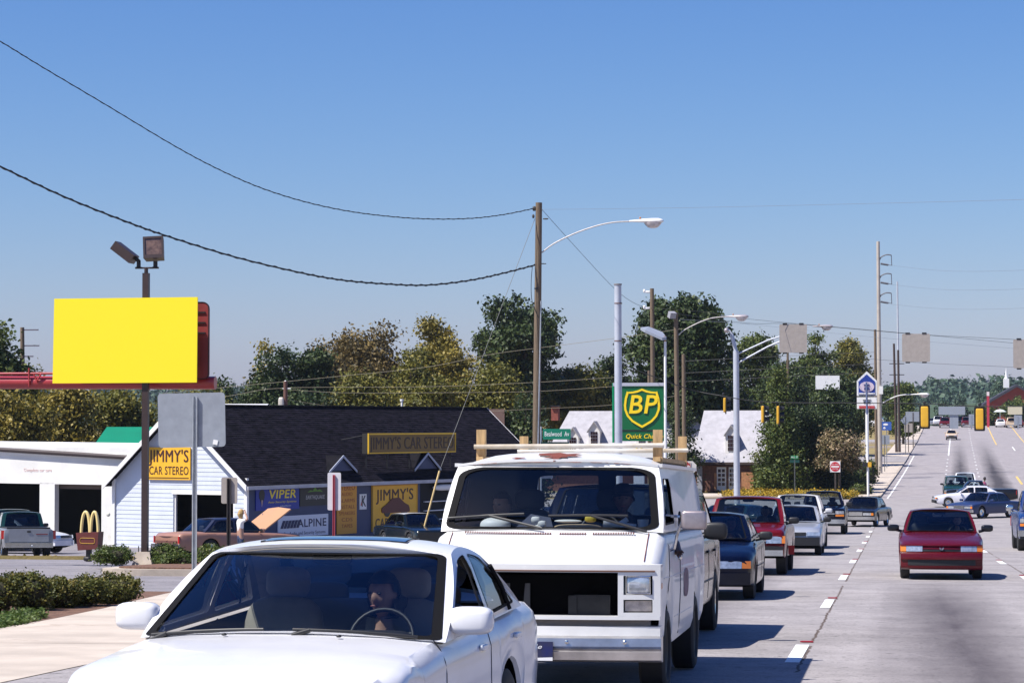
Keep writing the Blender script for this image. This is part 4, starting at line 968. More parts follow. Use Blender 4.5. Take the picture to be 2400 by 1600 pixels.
c = vehicle(S, 'silver hatchback with black bumper behind the red pickup', -2.76, 71.2, 0, 'hatchback', 'car', GQ)
person('driver with dark hair in the silver hatchback', seatpt(c), pm('shirt_dark', (.02, .02, .03), .8), SKIN2, HAIR)
c = vehicle(spec('suv', paint=pm('paint_pale_grey', (.55, .55, .56), .3, 0, .7), w=.86, L=4.5, ax=(.8, 3.5), top=[(0, .9), (.4, 1.0), (1.25, 1.07), (4.4, 1.08), (4.5, 1.0)], bot=[(0, .4), (.4, .34), (4.5, .42)], gh=dict(zw=1.07, zb=1.08, zh=1.62, zr=1.62, tr=4.2, tb=4.42, wb=.77, wt=.61, cuts=[(None, 2.4), (2.5, 3.4), (3.5, None)]), face=simple_face((.70, .84), (.4, .7), ax=(.71, .8))), 'pale grey boxy utility car behind the silver hatchback', -2.98, 79.9, 0, 'suv', 'car', GQ)
S = spec('pickup', L=5.4, w=.98, paint=P_NAVY, ax=(.95, 4.3), R=.38, top=[(0, 1.0), (.05, 1.06), (.4, 1.10), (1.3, 1.16), (5.2, 1.16), (5.4, 1.1)], mirmat=BLACK, mirs=(.26, .12, .2), gh=dict(tw=1.4, zw=1.16, th=1.85, zh=1.74, tr=3.2, zr=1.74, tb=3.4, zb=1.16, wb=.86, wt=.70, seat=2.3), face=simple_face((.80, .94), (.55, .90), (.70, .98), CHROME, CHROME, (.42, .60), ax=(.55, .90), rake=.05))
def f8(c):
    sl = c['slab']
    for sg in (1, -1): sl('headlight', LAMP, sg * .55, sg * .90, .84, .97, -.012, .06); sl('indicator_lamp', AMBER, sg * .55, sg * .90, .74, .82, -.01, .06); sl('tail_lamp', REDL, sg * .8, sg * .95, .7, 1.0, .01, .04, tail=True)
    sl('grille', BLACK, -.50, .50, .72, .98, -.006, .06); sl('grille_bar', CHROME, -.52, .52, .83, .87, -.03, .04); sl('grille_bar', CHROME, -.05, .05, .72, .98, -.028, .03); sl('bumper', CHROME, -.95, .95, .44, .62, -.08, .14, n=16); sl('air_dam', BLACK, -.9, .9, .36, .44, -.05, .1)
S['face'] = f8
c = vehicle(S, 'navy pickup truck with chrome-barred grille and amber lamps', -2.95, 107.9, 0, 'pickup_truck', 'pickup', GQ)
def f9(c):
    sl = c['slab']
    for sg in (1, -1): sl('headlight', LAMP, sg * .36, sg * .74, .56, .68, -.012, .06); sl('indicator_lamp', AMBER, sg * .745, sg * .86, .56, .68, -.01, .06); sl('tail_lamp', REDL, sg * .6, sg * .88, .6, .75, .01, .04, tail=True)
    sl('grille', CHROME, -.33, .33, .54, .72, -.02, .06); sl('bumper', CHROME, -.90, .90, .34, .50, -.1, .16, n=16); sl('rear_bumper', CHROME, -.9, .9, .38, .54, -.1, .16, tail=True)
SB = dict(L=5.2, w=.93, ax=(.95, 3.85), R=.33, top=[(0, .72), (.05, .78), (.5, .84), (1.5, .91), (4.2, .93), (5.1, .90), (5.2, .8)], wid=[(0, .95), (.06, .98), (.3, 1), (4.9, 1), (5.2, .95)], kn=.04, bot=[(0, .34), (.4, .24), (4.8, .26), (5.2, .38)])
GB = dict(tw=1.6, zw=.91, th=2.15, zh=1.385, tr=3.55, zr=1.38, tb=4.05, zb=.94, wb=.80, wt=.66, cuts=[(None, 2.75), (2.83, None)], seat=2.5, rs=3.4, bw=.1)
c = vehicle(spec('sedan', paint=P_BLACK, gh=GB, face=f9, **SB), 'long black sedan with chrome grille turning in at the end of the queue', -1.40, 126.2, -.17, 'sedan', 'car', GQ)
c = vehicle(spec('sedan', paint=pm('paint_teal_black', (.008, .03, .04), .25, 0, .7)), 'dark car half hidden to the left of the red pickup', -4.75, 74.5, -.35, 'sedan', 'car', None)
# ---- oncoming and crossing
def face_m(c):
    sl, S, r = c['slab'], c['S'], c['root']
    for sg in (1, -1):
        sl('headlight', LAMP, sg * .375, sg * .69, .555, .665, -.014, .08, .2); sl('indicator_lamp', AMBER, sg * .695, sg * .805, .555, .665, -.012, .08, .2, n=4); sl('tail_lamp', REDL, sg * .45, sg * .78, .62, .78, .01, .05, tail=True)
    sl('grille', BLACK, -.365, .365, .56, .655, .004, .06, .2); sl('grille_lip', P_MAROON, -.80, .80, .665, .69, -.006, .08, .2, n=14)
    h = MB(); pr = [(-.02, .20), (-.075, .235), (-.085, .27), (-.055, .275), (-.055, .395), (-.095, .40), (-.10, .47), (-.07, .53), (.02, .55), (.06, .2)]
    h.loft([[c['nose'](x, t, z) for t, z in pr] for x in np.linspace(-.80, .80, 19)], True, True); h.build('bumper', P_MAROON, r, 35)
    sl('lower_intake', BLACK, -.66, .66, .28, .39, -.062, .02, n=14); sl('rear_bumper', P_MAROON, -.78, .78, .3, .55, -.06, .14, tail=True)
    h = MB(); y_ = c['nose'](0, -.012, .6).y
    h.tube([(-.035, y_, .635), (-.012, y_, .585), (.012, y_, .585), (.035, y_, .635)], .007, 6); h.tube([(-.045, y_, .61), (.045, y_, .61)], .006, 6); h.build('badge', CHROME, r, 50)
S = spec('sedan', L=4.3, w=.835, paint=P_MAROON, face=face_m, mirmat=P_BLACK, seat=TRIM, kn=.16, mirs=(.24, .13, .14), top=[(0, .60), (.02, .655), (.07, .69), (.3, .75), (.9, .85), (1.35, .905), (3.8, .94), (4.2, .91), (4.28, .84), (4.3, .7)], gh=dict(tw=1.38, zw=.91, th=1.98, zh=1.335, tr=3.05, zr=1.325, tb=3.65, wb=.735, wt=.60, arc=.025, fi=(.03, .05, .035), gask=.02))
c = vehicle(S, 'maroon compact sedan coming on alone in the middle lane', .93, 52.6, 0, 'sedan', 'car')
person('driver in the maroon sedan', seatpt(c, .36, .02, -.5), pm('shirt_grey', (.10, .10, .11), .8), SKIN1, HAIR, arms=[((-.24, -.14, .24), (-.12, -.44, .34)), ((.24, -.14, .24), (.08, -.46, .38))])
mb = MB(); mb.superell((0, 0, 0), (.20, .02, .09), .7); o = mb.build('white_cloth_toy', PAPER, None, 60); o.matrix_world = c['M'] @ Matrix.Translation((-.05, 2.02 - c['hl'], 1.27)); tag(o, 'white tissue hanging from the mirror of the maroon sedan', 'tissue')
mb = MB(); mb.box((0, 0, 0), (.52, .015, .09)); o = mb.build('sun_visor', pm('visor_pale', (.55, .57, .58), .6)); o.parent = c['root']; o.location = (.33, 2.05 - c['hl'], 1.27)
S = spec('pickup', L=5.3, w=.95, paint=P_BLUE, ax=(.95, 4.2), R=.38, top=[(0, 1.0), (.05, 1.05), (.4, 1.10), (1.3, 1.16), (5.1, 1.16), (5.3, 1.1)], mirmat=CHROME, mirs=(.24, .12, .2), mir=(.18, .2, .12), gh=dict(tw=1.4, zw=1.16, th=1.8, zh=1.78, tr=2.7, zr=1.78, tb=2.9, zb=1.16, wb=.85, wt=.72, seat=2.2), face=f8)
c = vehicle(S, 'blue pickup truck cut off by the right edge of the picture', 4.62, 79.0, 0, 'pickup_truck', 'pickup')
person('driver in the blue pickup truck', seatpt(c, .40), pm('shirt_grey', (.10, .10, .11), .8), SKIN1, HAIRB)
c = vehicle(spec('sedan', paint=P_OLDBLUE, gh=GB, face=f9, **SB), 'slate blue old sedan turning across the junction', 5.15, 146.3, -.62, 'sedan', 'car')
person('driver in the slate blue sedan', seatpt(c), PAPER, SKIN1, HAIRB)
S = spec('sedan', L=4.7, w=.89, ax=(.95, 3.65), paint=pm('paint_silver_white', (.66, .65, .70), .3, 0, .7), rim='alloy', top=[(0, .62), (.05, .68), (.9, .84), (1.5, .90), (4.2, .95), (4.6, .92), (4.7, .75)], gh=dict(tw=1.55, zw=.90, th=2.25, zh=1.345, tr=3.5, zr=1.34, tb=4.2, zb=.95, wb=.79, wt=.64, cuts=[(None, 2.62), (2.70, 3.50), (3.58, None)], seat=2.5, rs=3.4, cp=.1), face=simple_face((.56, .66), (.4, .74), bump=BLACK, zb=(.30, .48), ax=(.75, .88)))
c = vehicle(S, 'silver white sedan crossing the junction side-on', 4.85, 167.5, -1.5, 'sedan', 'car')
person('driver in the crossing silver white sedan', seatpt(c), pm('shirt_dark', (.02, .02, .03), .8), SKIN1, HAIR)
person('passenger in the back of the crossing silver white sedan', seatpt(c, -.3, .95), pm('shirt_dark', (.02, .02, .03), .8), SKIN2, HAIR)
vehicle(spec('pickup', paint=P_BLACK, face=f8), 'black pickup hidden behind the crossing silver white sedan', 5.75, 172.5, -1.5, 'pickup_truck', 'pickup')
vehicle(spec('suv', paint=P_GREEN, w=.92, mirmat=BLACK, face=simple_face((.72, .86), (.5, .86), amber=False, bump=BLACK, zb=(.42, .6))), 'dark green sport utility waiting beyond the junction', 4.35, 179.5, 0, 'suv', 'car')
vehicle(spec('pickup', paint=P_WHITE, w=.92, face=f8, gh=dict(zh=1.72, zr=1.72, wt=.66)), 'white pickup behind the dark green sport utility', 5.2, 189.0, 0, 'pickup_truck', 'pickup')
vehicle(spec('sedan', paint=P_TAN, face=simple_face(bump=BLACK)), 'pale tan sedan coming down the hill', 8.35, 371.0, -.02, 'sedan', 'car')
GC = 'cars at the top of the hill'
for lab, kd, pt_, x, y, yaw in (('dark red car with shining headlamps at the hill top', 'suv', P_RED, 8.7, 436, 0), ('white van at the hill top behind the dark red car', 'suv', P_WHITE, 7.9, 452, 0), ('small silver car at the left of the hill-top cars', 'sedan', P_SILV, 7.0, 458, 0),
      ('crimson and white car at the hill top right of the lane', 'suv', P_RED, 12.5, 440, 0), ('black car at the hill top beside the crimson car', 'suv', P_BLACK, 11.4, 452, 0), ('white sedan driving away over the hill top', 'sedan', P_WHITE, 18.2, 440, math.pi), ('beige utility car driving away over the hill top', 'suv', P_TAN, 19.9, 436, math.pi), ('small red car driving away at the far right of the hill top', 'sedan', P_RED, 21.3, 441, math.pi)):
    vehicle(spec(kd, paint=pt_, face=simple_face(bump=CHROME if kd == 'suv' else None), detail=0, mirror=False, rglass=DG, wglass=DG), lab, x, y, yaw - .02, 'car' if kd == 'sedan' else 'suv', 'car', GC)
VS = spec('suv', L=5.4, w=1.0, paint=P_WHITE, ax=(1.0, 4.2), detail=0, mirror=False, face=simple_face(), top=[(0, 1.1), (.3, 1.2), (.9, 1.35), (5.3, 1.35), (5.4, 1.2)], gh=dict(tw=.9, zw=1.35, th=1.35, zh=1.95, tr=5.2, zr=1.95, tb=5.35, zb=1.35, wb=.9, wt=.8, cuts=[(None, 1.9), (2.1, 3.4), (3.6, 4.9)]))
VS['top'] = [(0, 1.1), (.3, 1.2), (.9, 1.35), (5.3, 1.35), (5.4, 1.2)]
vehicle(VS, 'white passenger van parked side-on under the house-shaped sign', -3.4, 432, 1.5, 'van', 'van')
# ---- left car park
def f_pk(c):
    f8(c); sl, r, hl = c['slab'], c['root'], c['hl']
    mb = MB(); mb.box((0, hl + .012, .83), (1.38, .02, .44)); tg = mb.build('tailgate', pm('tailgate_silver', (.26, .27, .29), .35, .2, .3, .1, 3), r); mb = MB(); mb.superell((-.0, hl + .03, .96), (.14, .02, .06), .5); mb.build('tailgate_handle', BLACK, tg, 40)
    mb = MB(); mb.box((-.45, hl + .026, .87), (.4, .006, .035)); mb.build('nameplate', pm('dark_red_letters', (.2, .04, .04), .5), tg)
    mb = MB(); mb.box((0, hl + .07, .49), (1.66, .16, .17)); b = mb.build('step_bumper', CHROME, r); mb = MB(); mb.superell((-.1, hl + .17, .46), (.07, .07, .07), 1); mb.build('tow_ball', CHROME, b, 60)
    mb = MB(); mb.box((0, hl - 1.02, 1.075), (1.5, 1.9, .07)); mb.build('bed_cover', BLACK, r)
S = spec('pickup', paint=pm('paint_dull_silver', (.20, .21, .23), .35, .2, .3, .1, 3), face=f_pk, w=.86, pillar=P_GREEN, roofp=P_GREEN, rglass=DG, sglass=DG, gh=dict(wb=.76))
q = P(66, 1290, 84.5); vehicle(S, 'silver pickup parked with its tailgate towards the road', q.x - 1.05, 86.7, math.pi + .45, 'pickup_truck', 'pickup')
q = P(20, 1250, 97); vehicle(spec('pickup', paint=P_GREEN, face=f_pk), 'dark green pickup beyond the silver pickup by the garage', q.x - .2, 98, math.pi + .4, 'pickup_truck', 'pickup')
q = P(14, 1290, 92); vehicle(spec('sedan', paint=P_WHITE, face=simple_face()), 'white car nose-out beside the silver pickup', q.x, 93, 1.42, 'sedan', 'car')
# salmon sedan, bonnet up
VIN = pm('vinyl_roof_navy', (.010, .014, .04), .35)
def f_sal(c):
    sl, r, hl = c['slab'], c['root'], c['hl']
    sl('rear_bumper', CHROME, -.9, .9, .36, .52, -.1, .16, tail=True)
    for sg in (1, -1): sl('tail_lamp', REDL, sg * .84, sg * .90, .55, .80, .0, .05, tail=True, n=3)
    sl('boot_trim', pm('boot_trim_dark', (.12, .05, .04), .4), -.75, .75, .56, .64, -.004, .03, tail=True)
    sl('bumper', CHROME, -.9, .9, .36, .52, -.1, .16)
    mb = MB(); Mx = Matrix.Translation((0, 1.62 - hl, .96)) @ Matrix.Rotation(-.62, 4, 'X')
    for x0, x1, b in ((-.78, 0, .0), (0, .78, 0)):
        mb.add([Mx @ Vector(v) for v in ((x0, 0, 0), (x1, 0, 0), (x1, -1.45, .03 if x1 == 0 else -.04), (x0, -1.45, .03 if x0 == 0 else -.04), (x0, 0, -.04), (x1, 0, -.04), (x1, -1.45, -.02 if x1 == 0 else -.09), (x0, -1.45, -.02 if x0 == 0 else -.09))], [(0, 1, 2, 3), (7, 6, 5, 4), (0, 4, 5, 1), (2, 6, 7, 3), (1, 5, 6, 2), (0, 3, 7, 4)])
    mb.build('raised_bonnet', pm('bonnet_tan', (.46, .25, .13), .45), r)
    mb = MB(); mb.tube([(.6, .9 - hl, .9), (.6, .75 - hl, 1.6)], .012, 6); mb.build('bonnet_stay', CHROME, r)
SBB = dict(SB); SBB['top'] = [(0, .80), (.05, .84), (.5, .86), (1.5, .90), (4.2, .93), (5.1, .90), (5.2, .8)]
G2 = dict(GB); G2.update(cuts=[(None, 2.75), (2.83, None)])
q = P(560, 1290, 88); c = vehicle(spec('sedan', paint=P_SALMON, pillar=VIN, roofp=VIN, gh=G2, face=f_sal, **SBB), 'salmon pink sedan with dark roof and its bonnet raised', q.x - .55, 88.5, 2.38, 'sedan', 'car')
mb = MB(); f_ = None
q = P(563, 1290, 86); M_ = Matrix.Translation((q.x, 86.0, H(q.x, 86) + .92)) @ Matrix.Rotation(2.2, 4, 'Z')
person('person in a white shirt, hands to head, beside the salmon sedan', M_, PAPER, SKIN1, pm('blond_hair', (.42, .27, .10), .6), 1.0, 'long', arms=[((-.30, -.16, .50), (-.14, -.14, .72)), ((.30, -.16, .50), (.14, -.14, .72))], legs=[((-.1, -.03, -.45), (-.1, .02, -.86)), ((.1, -.03, -.45), (.1, .02, -.86))], trousers=pm('jeans', (.03, .045, .10), .8))
q = P(985, 1225, 98); c = vehicle(spec('sedan', paint=pm('paint_bottle_green', (.003, .006, .006), .25, 0, .5), gh=GB, roofp=P_WHITE, **SB), 'black sedan with pale roof parked before the shop', q.x - .2, 98, .55, 'sedan', 'car')
# person standing beyond the junction
q = P(2307, 1140, 176); M_ = Matrix.Translation((q.x, 176, H(q.x, 176) + .93)) @ Matrix.Rotation(1.9, 4, 'Z')
person('person in a blue and red shirt standing on the road behind the crossing sedan', M_, pm('shirt_blue_red', (.03, .035, .16), .8, rgb2=(.30, .03, .06), vs=3), SKIN2, HAIR, 1.0, 'short', arms=[((-.26, -.06, .22), (-.12, -.26, .26)), ((.26, -.06, .22), (.12, -.26, .26))], legs=[((-.1, -.02, -.45), (-.1, .02, -.87)), ((.1, -.02, -.45), (.1, .02, -.87))], trousers=pm('jeans', (.03, .045, .10), .8))
# ------------------------------------------------------------------ buildings on the left
def PD(px, py, D): return CAMP + ray(px, py) * (D / F)
SIDING = pm('pale_blue_siding', (.58, .62, .70), .6, var=.06, vs=1.5); TRIMW = pm('trim_white', (.80, .78, .76), .55, var=.05, vs=2)
BLUEW = pm('blue_wall_with_shade', (.04, .055, .125), .6, var=.12, vs=1.5); SHING = pm('asphalt_shingle', (.012, .011, .015), .9, rgb2=(.006, .006, .008), vs=2.2, bump=.4, bs=30, spec=.08)  # blue of long wall and gablets darkened: their shade is in the colour
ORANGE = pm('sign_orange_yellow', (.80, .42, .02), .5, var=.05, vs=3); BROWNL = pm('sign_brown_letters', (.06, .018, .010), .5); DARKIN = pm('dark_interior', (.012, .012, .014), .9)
BLUEP = pm('sign_blue', (.012, .03, .28), .5); NAVYL = pm('sign_navy', (.010, .014, .07), .5); YELL = pm('sign_yellow', (.85, .66, .04), .5)
az = math.radians(21.5); U_ = Vector((math.sin(az), math.cos(az), 0)); V_ = Vector((-math.cos(az), math.sin(az), 0)); NR = -V_
O = PD(578, 990, 105); O.z = H(O.x, O.y) - .02
ZE = 2.82; RISE = 3.10; GW = 7.0; LS = (rp(1270, 1110, O, NR) - O).dot(U_)
sh_ = thing('stereo_shop', 'pale blue clapboard shop with steep dark shingle roof and yellow signs', 'shop', O)
sh_.rotation_euler = (0, 0, math.atan2(U_.y, U_.x))            # local x along the long wall, y to the left (gable), z up
def loc(p): d = Vector(p) - O; return (d.dot(U_), d.dot(V_), d.z)
def wl(px, py): a = loc(rp(px, py, O, NR)); return a[0], a[2]
def gl(px, py): a = loc(rp(px, py, O, -U_)); return a[1], a[2]
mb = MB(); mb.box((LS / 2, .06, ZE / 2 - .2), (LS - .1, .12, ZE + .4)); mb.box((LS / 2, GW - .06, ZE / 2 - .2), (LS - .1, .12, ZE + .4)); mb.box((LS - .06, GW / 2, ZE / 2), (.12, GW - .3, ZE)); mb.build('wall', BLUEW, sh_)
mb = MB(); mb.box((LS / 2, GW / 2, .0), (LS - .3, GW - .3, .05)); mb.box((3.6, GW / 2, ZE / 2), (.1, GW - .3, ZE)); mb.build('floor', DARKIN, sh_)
d0, dz = gl(545, 1160); d1, _ = gl(411, 1160); bh = .185; k = 0; z = -.3
bl, bm_ = [], {}
while z < ZE + RISE - .15:
    zm = z + bh; a, b = .08, GW - .08
    if zm > ZE: q = (zm - ZE) / RISE * GW / 2; a, b = max(a, q), min(b, GW - q)
    segs = [(a, b)] if z > dz - .03 else [(a, d0 - .1), (d1 + .1, b)]
    for s0, s1 in segs:
        if s1 - s0 < .1: continue
        mb = MB(); sx = 1 if zm > ZE else 0
        e = bh / RISE * GW / 2 if zm > ZE else 0
        vs = [(-.018, s0 - e, z), (-.018, s1 + e, z), (-.004, s1, zm), (-.004, s0, zm), (.03, s0 - e, z), (.03, s1 + e, z), (.03, s1, zm), (.03, s0, zm)]
        mb.add(vs, [(0, 1, 2, 3), (7, 6, 5, 4), (0, 4, 5, 1), (2, 6, 7, 3), (1, 5, 6, 2), (0, 3, 7, 4)]); mb.build('siding_board', SIDING, sh_)
    z = zm
mb = MB(); mb.box((.09, d0 - .08, dz / 2), (.1, .14, dz + .1)); mb.box((.09, d1 + .08, dz / 2), (.1, .14, dz + .1)); mb.box((.0, (d0 + d1) / 2, dz + .07), (.1, d1 - d0 + .3, .13)); mb.build('door_frame', TRIMW, sh_)
mb = MB(); mb.box((-.02, -.02, ZE / 2), (.14, .14, ZE + .3)); mb.build('corner_board', TRIMW, sh_); mb = MB(); mb.box((-.02, GW + .02, ZE / 2), (.14, .14, ZE + .3)); mb.build('corner_board', TRIMW, sh_)
# roof
sl_ = RISE / (GW / 2); OH = .32; GOV = .42
def rz_(y): return ZE + RISE - abs(y - GW / 2) * sl_ + .12
mb = MB()
for y0_, y1_ in ((-OH, GW / 2), (GW / 2, GW + OH)):
    mb.add([(-GOV, y0_, rz_(y0_)), (LS + GOV, y0_, rz_(y0_)), (LS + GOV, y1_, rz_(y1_)), (-GOV, y1_, rz_(y1_)), (-GOV, y0_, rz_(y0_) - .12), (LS + GOV, y0_, rz_(y0_) - .12), (LS + GOV, y1_, rz_(y1_) - .12), (-GOV, y1_, rz_(y1_) - .12)], [(0, 1, 2, 3), (7, 6, 5, 4), (0, 4, 5, 1), (2, 6, 7, 3), (1, 5, 6, 2), (0, 3, 7, 4)])
rf_ = mb.build('roof', SHING, sh_)
mb = MB(); rr = random.Random(3); row = 0; y_ = -OH; stp = .14 / math.hypot(1, sl_)
tnt = []
while y_ < GW / 2 - .02:
    x = -GOV + (row % 2) * .17
    while x < LS + GOV - .05:
        w_ = min(.33 + rr.uniform(-.05, .06), LS + GOV - x); zz = rz_(y_) + .012 + rr.uniform(0, .014); z2 = rz_(y_ + stp * 1.15) + .004
        mb.add([(x, y_, zz), (x + w_ - .012, y_, zz), (x + w_ - .012, y_ + stp * 1.15, z2), (x, y_ + stp * 1.15, z2), (x, y_, zz - .02), (x + w_ - .012, y_, zz - .02)], [(0, 1, 2, 3), (0, 4, 5, 1)])
        x += w_
    y_ += stp; row += 1
o = mb.build('shingles', pm('shingle_tabs', (.019, .0165, .025), .9, rgb2=(.003, .003, .005), vs=3.6, bump=.4, bs=30, spec=.08, stretch=(.55, 1.6, 1.6)), rf_); o['kind'] = 'stuff'
for y0_, y1_ in ((-OH, GW / 2), (GW + OH, GW / 2)):
    for x_ in (-GOV - .025, LS + GOV + .025):
        mb = MB(); mb.add([(x_ - .022, y0_, rz_(y0_) - .22), (x_ - .022, y0_, rz_(y0_) + .02), (x_ - .022, y1_, rz_(y1_) + .02), (x_ - .022, y1_, rz_(y1_) - .22), (x_ + .022, y0_, rz_(y0_) - .22), (x_ + .022, y0_, rz_(y0_) + .02), (x_ + .022, y1_, rz_(y1_) + .02), (x_ + .022, y1_, rz_(y1_) - .22)], [(0, 1, 2, 3), (7, 6, 5, 4), (0, 4, 5, 1), (2, 6, 7, 3), (1, 5, 6, 2), (0, 3, 7, 4)]); mb.build('rake_board', TRIMW, rf_)
mb = MB(); mb.box((LS / 2, -OH - .04, rz_(-OH) - .09), (LS + 2 * GOV, .09, .15)); mb.build('gutter', pm('gutter_grey', (.40, .40, .44), .5, var=.15, vs=2), rf_)
mb = MB(); mb.box((LS / 2, GW / 2, ZE + RISE + .14), (LS + 2 * GOV, .2, .05)); mb.build('ridge_cap', pm('ridge_black', (.012, .012, .014), .9), rf_)
mb = MB(); p = loc(rp(958, 960, O + V_ * (GW / 2), NR)); mb.tube([(p[0], GW / 2 + .4, ZE + RISE - .4), (p[0], GW / 2 + .4, ZE + RISE + .42)], .05, 10); mb.tube([(p[0], GW / 2 + .4, ZE + RISE + .42), (p[0], GW / 2 + .4, ZE + RISE + .52)], .085, 10); mb.build('vent_pipe', TRIMW, rf_, 40)
# two small gablets over the eave
for (xa, xb, yt, yb) in ((778, 837, 1072, 1104), (977, 1033, 1065, 1099)):
    a, zb_ = wl(xa, yb); b, _ = wl(xb, yb); _, zt_ = wl((xa + xb) / 2, yt); m_ = (a + b) / 2; yy = .35
    def yb_at(zv): return GW / 2 - (ZE + RISE + .12 - zv) / sl_
    mb = MB(); f0 = yb_at(zb_) - .06; back = yb_at(zt_) + .05
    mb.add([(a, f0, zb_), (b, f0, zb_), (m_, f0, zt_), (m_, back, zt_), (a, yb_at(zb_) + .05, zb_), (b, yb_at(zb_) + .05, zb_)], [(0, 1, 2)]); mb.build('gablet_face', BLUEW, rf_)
    mb = MB(); ov = .1
    for q in (a - ov, b + ov): mb.add([(q, f0 - .12, zb_ - .02), (m_, f0 - .12, zt_ + .1), (m_, back + .1, zt_ + .1), (q, yb_at(zb_) + .1, zb_ - .02), (q, f0 - .12, zb_ - .08), (m_, f0 - .12, zt_ + .03), (m_, back + .1, zt_ + .03), (q, yb_at(zb_) + .1, zb_ - .08)], [(0, 1, 2, 3), (7, 6, 5, 4), (1, 5, 6, 2), (0, 3, 7, 4)])
    mb.build('gablet_roof', SHING, rf_)
    mb = MB()
    for q in (a - ov, b + ov): mb.add([(q, f0 - .135, zb_ - .10), (m_, f0 - .135, zt_ - .0), (m_, f0 - .135, zt_ + .11), (q, f0 - .135, zb_ + .01), (q, f0 - .10, zb_ - .10), (m_, f0 - .10, zt_), (m_, f0 - .10, zt_ + .11), (q, f0 - .10, zb_ + .01)], [(0, 1, 2, 3), (7, 6, 5, 4), (0, 4, 5, 1), (2, 6, 7, 3), (1, 5, 6, 2), (0, 3, 7, 4)])
    mb.build('gablet_trim', pm('trim_blue_grey', (.35, .38, .46), .6), rf_)
p = gl(257, 1205); mb = MB(); mb.superell((-.09, p[0], p[1]), (.14, .18, .18), .9); mb.build('wall_lamp', pm('lamp_cream', (.5, .5, .44), .4), sh_, 60)
# wide shop opening with shelves, right of the signs
a, zt_ = wl(985, 1122); b, _ = wl(1075, 1122)
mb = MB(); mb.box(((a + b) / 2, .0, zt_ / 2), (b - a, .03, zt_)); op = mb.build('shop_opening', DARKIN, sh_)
mb = MB()
for q in range(4): mb.box((a + (b - a) * .35, -.06, .35 + q * .42), ((b - a) * .55, .12, .04))
mb.build('shelf', TRIMW, op); mb = MB(); mb.superell((a + (b - a) * .55, -.18, zt_ - .42), ((b - a) * .62, .3, .3), .8); mb.build('rolled_awning', PAPER, op, 60)
# signs on the long wall
def wallsign(px0, px1, py0, py1, nm, label, mat, edge=None, d=.05):
    a, z1 = wl(px0, py0); b, _ = wl(px1, py0); _, z0 = wl(px0, py1); z1b = wl(px1, py0)[1]; z0b = wl(px1, py1)[1]; z1 = (z1 + z1b) / 2; z0 = (z0 + z0b) / 2
    base = O + U_ * ((a + b) / 2) + NR * .004 + Vector((0, 0, z0))
    t = thing(nm, label, 'sign', base, math.atan2(U_.y, U_.x), group='signs on the shop wall')
    w, h = b - a, z1 - z0
    mb = MB(); mb.box((0, -d / 2, h / 2), (w, d, h)); mb.build('panel', mat, t)
    if edge:
        mb = MB()
        for c_, s_ in (((0, -d - .01, h - .02), (w, .03, .05)), ((0, -d - .01, .02), (w, .03, .05)), ((-w / 2 + .02, -d - .01, h / 2), (.05, .03, h - .09)), ((w / 2 - .02, -d - .01, h / 2), (.05, .03, h - .09))): mb.box(c_, s_)
        mb.build('frame', edge, t)
    def M(x, z): return plane_m((x * w, -d - .002, z * h), (1, 0, 0), (0, 0, 1))
    return t, w, h, M
t, w, h, M = wallsign(598, 699, 1140, 1194, 'wall_sign', 'deep blue wall sign with a snake head and large yellow word', BLUEP)
text('VIPER', h * .36, YELL, t, M(.10, .66), .010, .12, fit=w * .62); text('Auto Security Systems', h * .085, YELL, t, M(.10, .34), .002, .2, fit=w * .66, ext=.003); text('by Directed Electronics', h * .06, WHITEP, t, M(.18, .16), .001, .2, .9, .003)
mb = MB(); mb.prism([(-.16, .1), (-.05, .2), (.08, .19), (.15, .08), (.13, -.06), (.05, -.2), (0, -.3), (-.06, -.18), (-.14, -.05)], .006, M(-.37, .62) @ Matrix.Scale(1.35, 4)); mb.build('snake_head', BLACK, t); mb = MB(); mb.prism([(-.02, -.12), (.03, -.13), (.0, -.34), (-.03, -.22)], .008, M(-.37, .62) @ Matrix.Scale(1.35, 4)); mb.build('snake_fang', pm('fang_pink', (.6, .4, .4), .5), t)
t, w, h, M = wallsign(701, 767, 1138, 1184, 'wall_sign', 'black wall sign with jagged silver word under a green ridge', BLACK)
text('EARTHQUAKE', h * .2, pm('silver_letters', (.5, .48, .45), .5), t, M(.03, .42), .004, .1, fit=w * .66); mb = MB(); mb.prism([(-.5, 0), (-.3, .08), (-.15, .05), (0, .2), (.12, .06), (.3, .10), (.5, 0), (.3, .02), (0, .03), (-.3, .02)], .004, M(.03, .68) @ Matrix.Scale(w * .55, 4)); mb.build('green_ridge', pm('ridge_green', (.10, .26, .03), .6), t)
t, w, h, M = wallsign(650, 767, 1206, 1256, 'wall_sign', 'white wall sign with slanted bars and heavy navy word', pm('sign_white', (.66, .68, .74), .5))
text('ALPINE', h * .36, NAVYL, t, M(.17, .60), .022, 0, fit=w * .58); text('Car Audio and Security Systems', h * .15, NAVYL, t, M(.02, .16), .002, 0, fit=w * .84, ext=.003)
for q in range(6): mb = MB(); x = -.46 + q * .062; mb.prism([(0, 0), (.045, 0), (.045 + h * .2 / w, .36 * h / w), (h * .2 / w, .36 * h / w)], .006, M(x, .42) @ Matrix.Scale(w, 4)); mb.build('slanted_bar', NAVYL, t)
t, w, h, M = wallsign(788, 834, 1131, 1250, 'wall_sign', 'tall narrow orange wall sign listing goods in dark red', pm('sign_dull_orange', (.62, .28, .02), .5))
for i, s_ in enumerate(('STEREO', 'AUDIO', 'ALARMS', 'INSTALL', 'SPEAKERS', 'CDS', 'TAPES')): text(s_, h * (.07 if i else .1), pm('dull_red_letters', (.30, .05, .01), .5), t, M(0, .9 - i * .125), .003, 0, fit=w * (.8 if len(s_) > 5 else .55), ext=.003)
